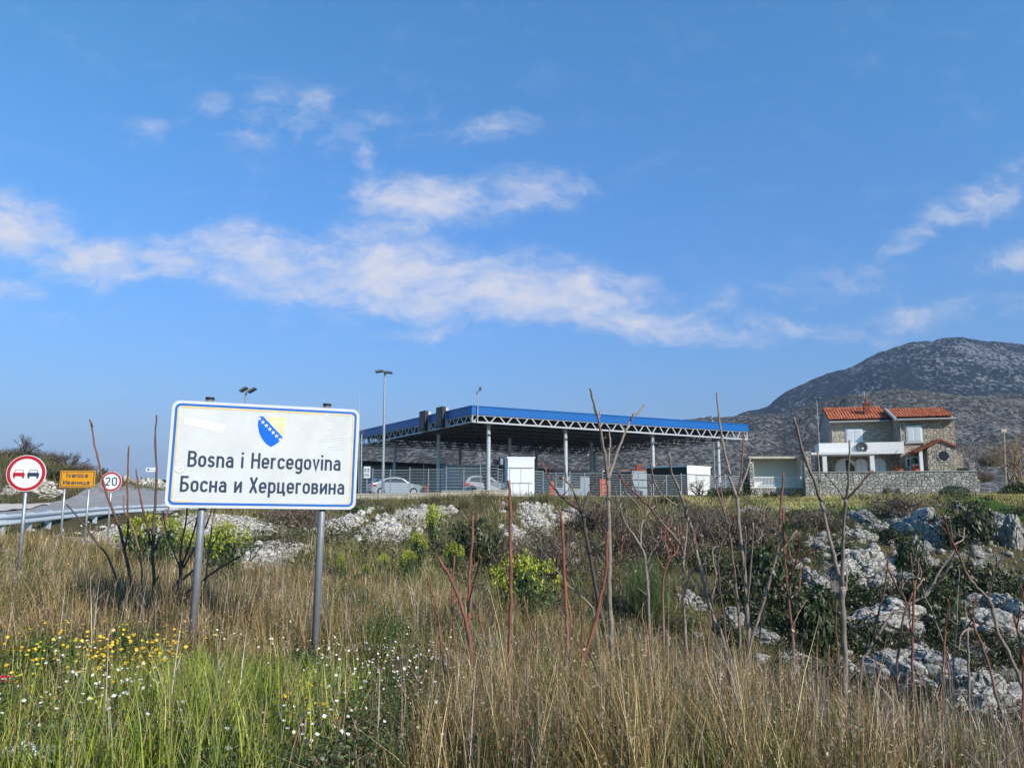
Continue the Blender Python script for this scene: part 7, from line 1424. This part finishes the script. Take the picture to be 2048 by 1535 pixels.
sapling('pale sapling with a dense red twig top near the right edge', 8.4, [(1940, 1460), (1938, 1380), (1936, 1320), (1934, 1255)], [([(1934, 1258), (1932, 1230), (1930, 1200)], 5, 3), ([(1934, 1256), (1945, 1232), (1948, 1195)], 5, 3, (DARK, REDB)), ([(1934, 1258), (1922, 1270), (1918, 1300)], 4, 3, (GREY, GREY)), ([(1936, 1252), (1950, 1245)], 4, 3)], 8, 6, (GREY, GREY))
sapling('red stem curving down to the right corner', 7.9, [(2035, 1520), (2010, 1445), (1992, 1385), (1978, 1330), (1962, 1285), (1949, 1255), (1946, 1235)], [], 10, 6, (GREY, (.25, .09, .06)), .7)
sapling('long bending grey sapling with a cross shaped fork at right', 8.6, [(2058, 1420), (2040, 1360), (2015, 1300), (1995, 1262), (1985, 1220), (1977, 1195)], [([(1978, 1197), (1946, 1166), (1931, 1142), (1915, 1105), (1903, 1080), (1893, 1050), (1885, 1026)], 8, 4, (GREY, REDB)), ([(1977, 1195), (1984, 1160), (1993, 1132), (1991, 1108)], 5, 3, (GREY, TAN)), ([(1992, 1134), (2003, 1115), (2006, 1100)], 4, 3), ([(1931, 1142), (1938, 1115), (1944, 1085)], 4, 3, DD), ([(1908, 1088), (1925, 1078), (1929, 1055)], 5, 3, (GREY, GREY)), ([(1905, 1080), (1901, 1050), (1900, 1040)], 4, 3), ([(1912, 1098), (1900, 1130), (1880, 1160), (1862, 1180)], 5, 4, (GREY, GREY))], 12, 9, (GREY, GREY))
sapling('red twig cluster rising at the lower right picture edge', 8.0, [(2046, 1480), (2046, 1400), (2047, 1330), (2038, 1275), (2028, 1232)], [([(2034, 1255), (2038, 1230), (2040, 1215)], 4, 3), ([(2047, 1320), (2052, 1250), (2046, 1190), (2041, 1172)], 5, 3)], 8, 5, (REDB, REDB))
for i, (px, py, h, l, Y) in enumerate([(1290, 1290, 85, 'thin red shoot in the dry grass before the green broom', 8.2), (1300, 1470, 200, 'straight dry stalk at the bottom centre right', 6.8), (1420, 1330, 110, 'thin red shoot among the dry grass below the whitish rock', 8.4), (1145, 1340, 130, 'short red shoot right of the straight red stem', 8.3), (1240, 1200, 130, 'thin red shoot right of the tallest sapling trunk', 10.5), (1555, 1420, 120, 'pale thin shoot below the sweeping grey sapling', 8.2), (1755, 1460, 150, 'thin brown shoot below the long leaning sapling', 8.0), (1655, 1380, 90, 'short pale shoot left of the thick forked sapling', 8.3)]):
    sapling(l, Y, [(px, py), (px+random.uniform(-4, 4), py-h*.4), (px+random.uniform(-6, 6), py-h*.75), (px+random.uniform(-8, 8), py-h)], [], 6, 3, (GREY, REDB) if 'pale' not in l and 'dry' not in l else (TAN, TAN))
# ------------------------------------------------------------------ bare trees on the horizon
def bare_tree(name, label, px, py, hpx, wpx, Y, cols, seed, n=7, trunk=True):
    rg = random.Random(seed); b = P(px, py, Y); h = hpx/F*Y; w = wpx/F*Y; root = empty(name, b, label, 'tree', 'bare trees')
    mb = MB(); mt = MB()
    def grow(p, d, l, r, k):
        q = p; pts = [p]; rr = [r]
        for i in range(3): d = (d+Vector((rg.gauss(0, .14), rg.gauss(0, .14), rg.gauss(.04, .08)))).normalized(); q = q+d*l/3; pts.append(q); rr.append(r*(1-.22*(i+1)))
        (mt if k >= 4 else mb).tube(pts, rr, 5 if k > 2 else 3, cap=False)
        if k <= 0: return
        for i in range(rg.choice((2, 3, 3))):
            s = pts[rg.choice((2, 3, 3))]; dd = (d+Vector((rg.gauss(0, .55)*w/h*1.3, rg.gauss(0, .5), rg.gauss(.05, .3)))).normalized(); grow(s, dd, l*rg.uniform(.62, .82), r*.6, k-1)
    for i in range(n): grow(b+Vector((rg.gauss(0, .06)*w, rg.gauss(0, .06)*w, -.2)), Vector((rg.gauss(0, .45)*w/h, rg.gauss(0, .3), 1)).normalized(), h*.34, .075*Y/50, 4)
    m = mat(name+'_bark', cols, .85, var=.25, vscale=3); mt.build('trunk', m, root); mb.build('crown', m, root)
bare_tree('bare_tree', 'wider bare grey tree on the bank crest above the round sign', 47, 912, 52, 66, 52, (.10, .085, .08), 1, 5)
bare_tree('bare_tree', 'bare shrubby tree on the bank above the amber town sign', 132, 945, 54, 70, 53, (.09, .075, .07), 2, 5)
bare_tree('bare_tree', 'thin pale bare tree right of the house beside the wooden pole', 1962, 945, 78, 62, 66, (.26, .22, .19), 3, 4)
bare_tree('bare_tree', 'dense brown bare tree at the right picture edge', 2040, 965, 118, 110, 64, (.24, .17, .11), 4, 7)
bare_tree('bare_tree', 'bare bushy tree between the wooden pole and the brown edge tree', 2020, 960, 90, 60, 68, (.25, .19, .13), 5, 5)
bare_tree('bare_tree', 'thin leafless bush in front of the white booth with dark side', 1395, 988, 44, 44, 57, (.13, .12, .07), 6, 4)
# ------------------------------------------------------------------ litter
def can():
    p = hit(4, 1392); p.z += .09; root = empty('drink_can', p, 'crushed looking red drink can lying in the grass at the left edge', 'can', rz=.05)
    mb = MB(); mb.tube([(-.085, 0, 0), (-.08, 0, 0), (.06, 0, 0), (.072, 0, 0)], [.024, .033, .033, .027], 20); mb.build('body', M['canred'], root, True, True)
    mb = MB(); mb.tube([(.0722, 0, 0), (.078, 0, 0)], [.027, .0255], 20); mb.build('lid', M['alu'], root, True)
    mb = MB(); mb.box((-.0, -.0345, .0), (.042, -.030, .014)); mb.build('pale_mark', M['white'], root, True)
can()
def bag(px, py, w, label, m, seed):
    p = hit(px, py, 3.5, 20, 300); rg = random.Random(seed); n = 16; s = w/F*p.y; mb = MB(); vs = []
    for i in range(n+1):
        for j in range(n+1):
            u, v = i/n-.5, j/n-.5; q = Vector((u*3.1, v*3.1, seed)); e = max(0, 1-(u*u+v*v)*3.2); z = .16*e+.16*mnoise.noise(q*1.3)*e+.05*abs(mnoise.noise(q*3)); vs.append((u*(1+.3*mnoise.noise(q*.8)), v*.7*(1+.3*mnoise.noise(q*.9)), max(.0, z)))
    fs = [(i*(n+1)+j, (i+1)*(n+1)+j, (i+1)*(n+1)+j+1, i*(n+1)+j+1) for i in range(n) for j in range(n)]; mb.add(vs, fs); o = mb.build('litter_bag', m, None, smooth=True); o.scale = (s, s, s*.9); o.location = p+Vector((0, 0, .05)); o.rotation_euler = (.1, .05, rg.random()*6)
    return tag(o, label, 'litter')
bag(95, 1545, 150, 'crumpled white plastic sheet at the bottom left corner', M['plastic'], 3.3); bag(32, 1530, 110, 'greyish plastic bag lying left of the crumpled white sheet', M['plastic'], 7.1)
bag(37, 1385, 16, 'tiny scrap of white paper right beside the red can', M['white'], 9.4)
def scrap():
    p = hit(728, 1420, 3.5, 20, 300); mb = MB(); mb.tube([(0, 0, 0), (0, 0, .02)], [.02, .018], 10); o = mb.build('bottle_cap', M['tealp']); o.location = p+Vector((0, 0, .12)); o.rotation_euler = (1.0, .3, 0); tag(o, 'small green plastic bottle cap in the flowery grass', 'bottle cap')
scrap()
# ------------------------------------------------------------------ hazy air
def haze():
    m = bpy.data.materials.new('hazy_air'); m.use_nodes = True; nt = m.node_tree; nt.nodes.remove(nt.nodes['Principled BSDF'])
    v = nt.nodes.new('ShaderNodeVolumePrincipled'); v.inputs['Color'].default_value = (.50, .68, 1.0, 1); v.inputs['Density'].default_value = .00012; v.inputs['Anisotropy'].default_value = 0
    nt.links.new(v.outputs[0], nt.nodes['Material Output'].inputs['Volume'])
    MB().box((-4000, -90, -60), (4000, 9500, 480)).build('haze', m); tag(bpy.data.objects['haze'], 'thin bluish air between the camera and the mountain', 'haze', kind='stuff')
haze()
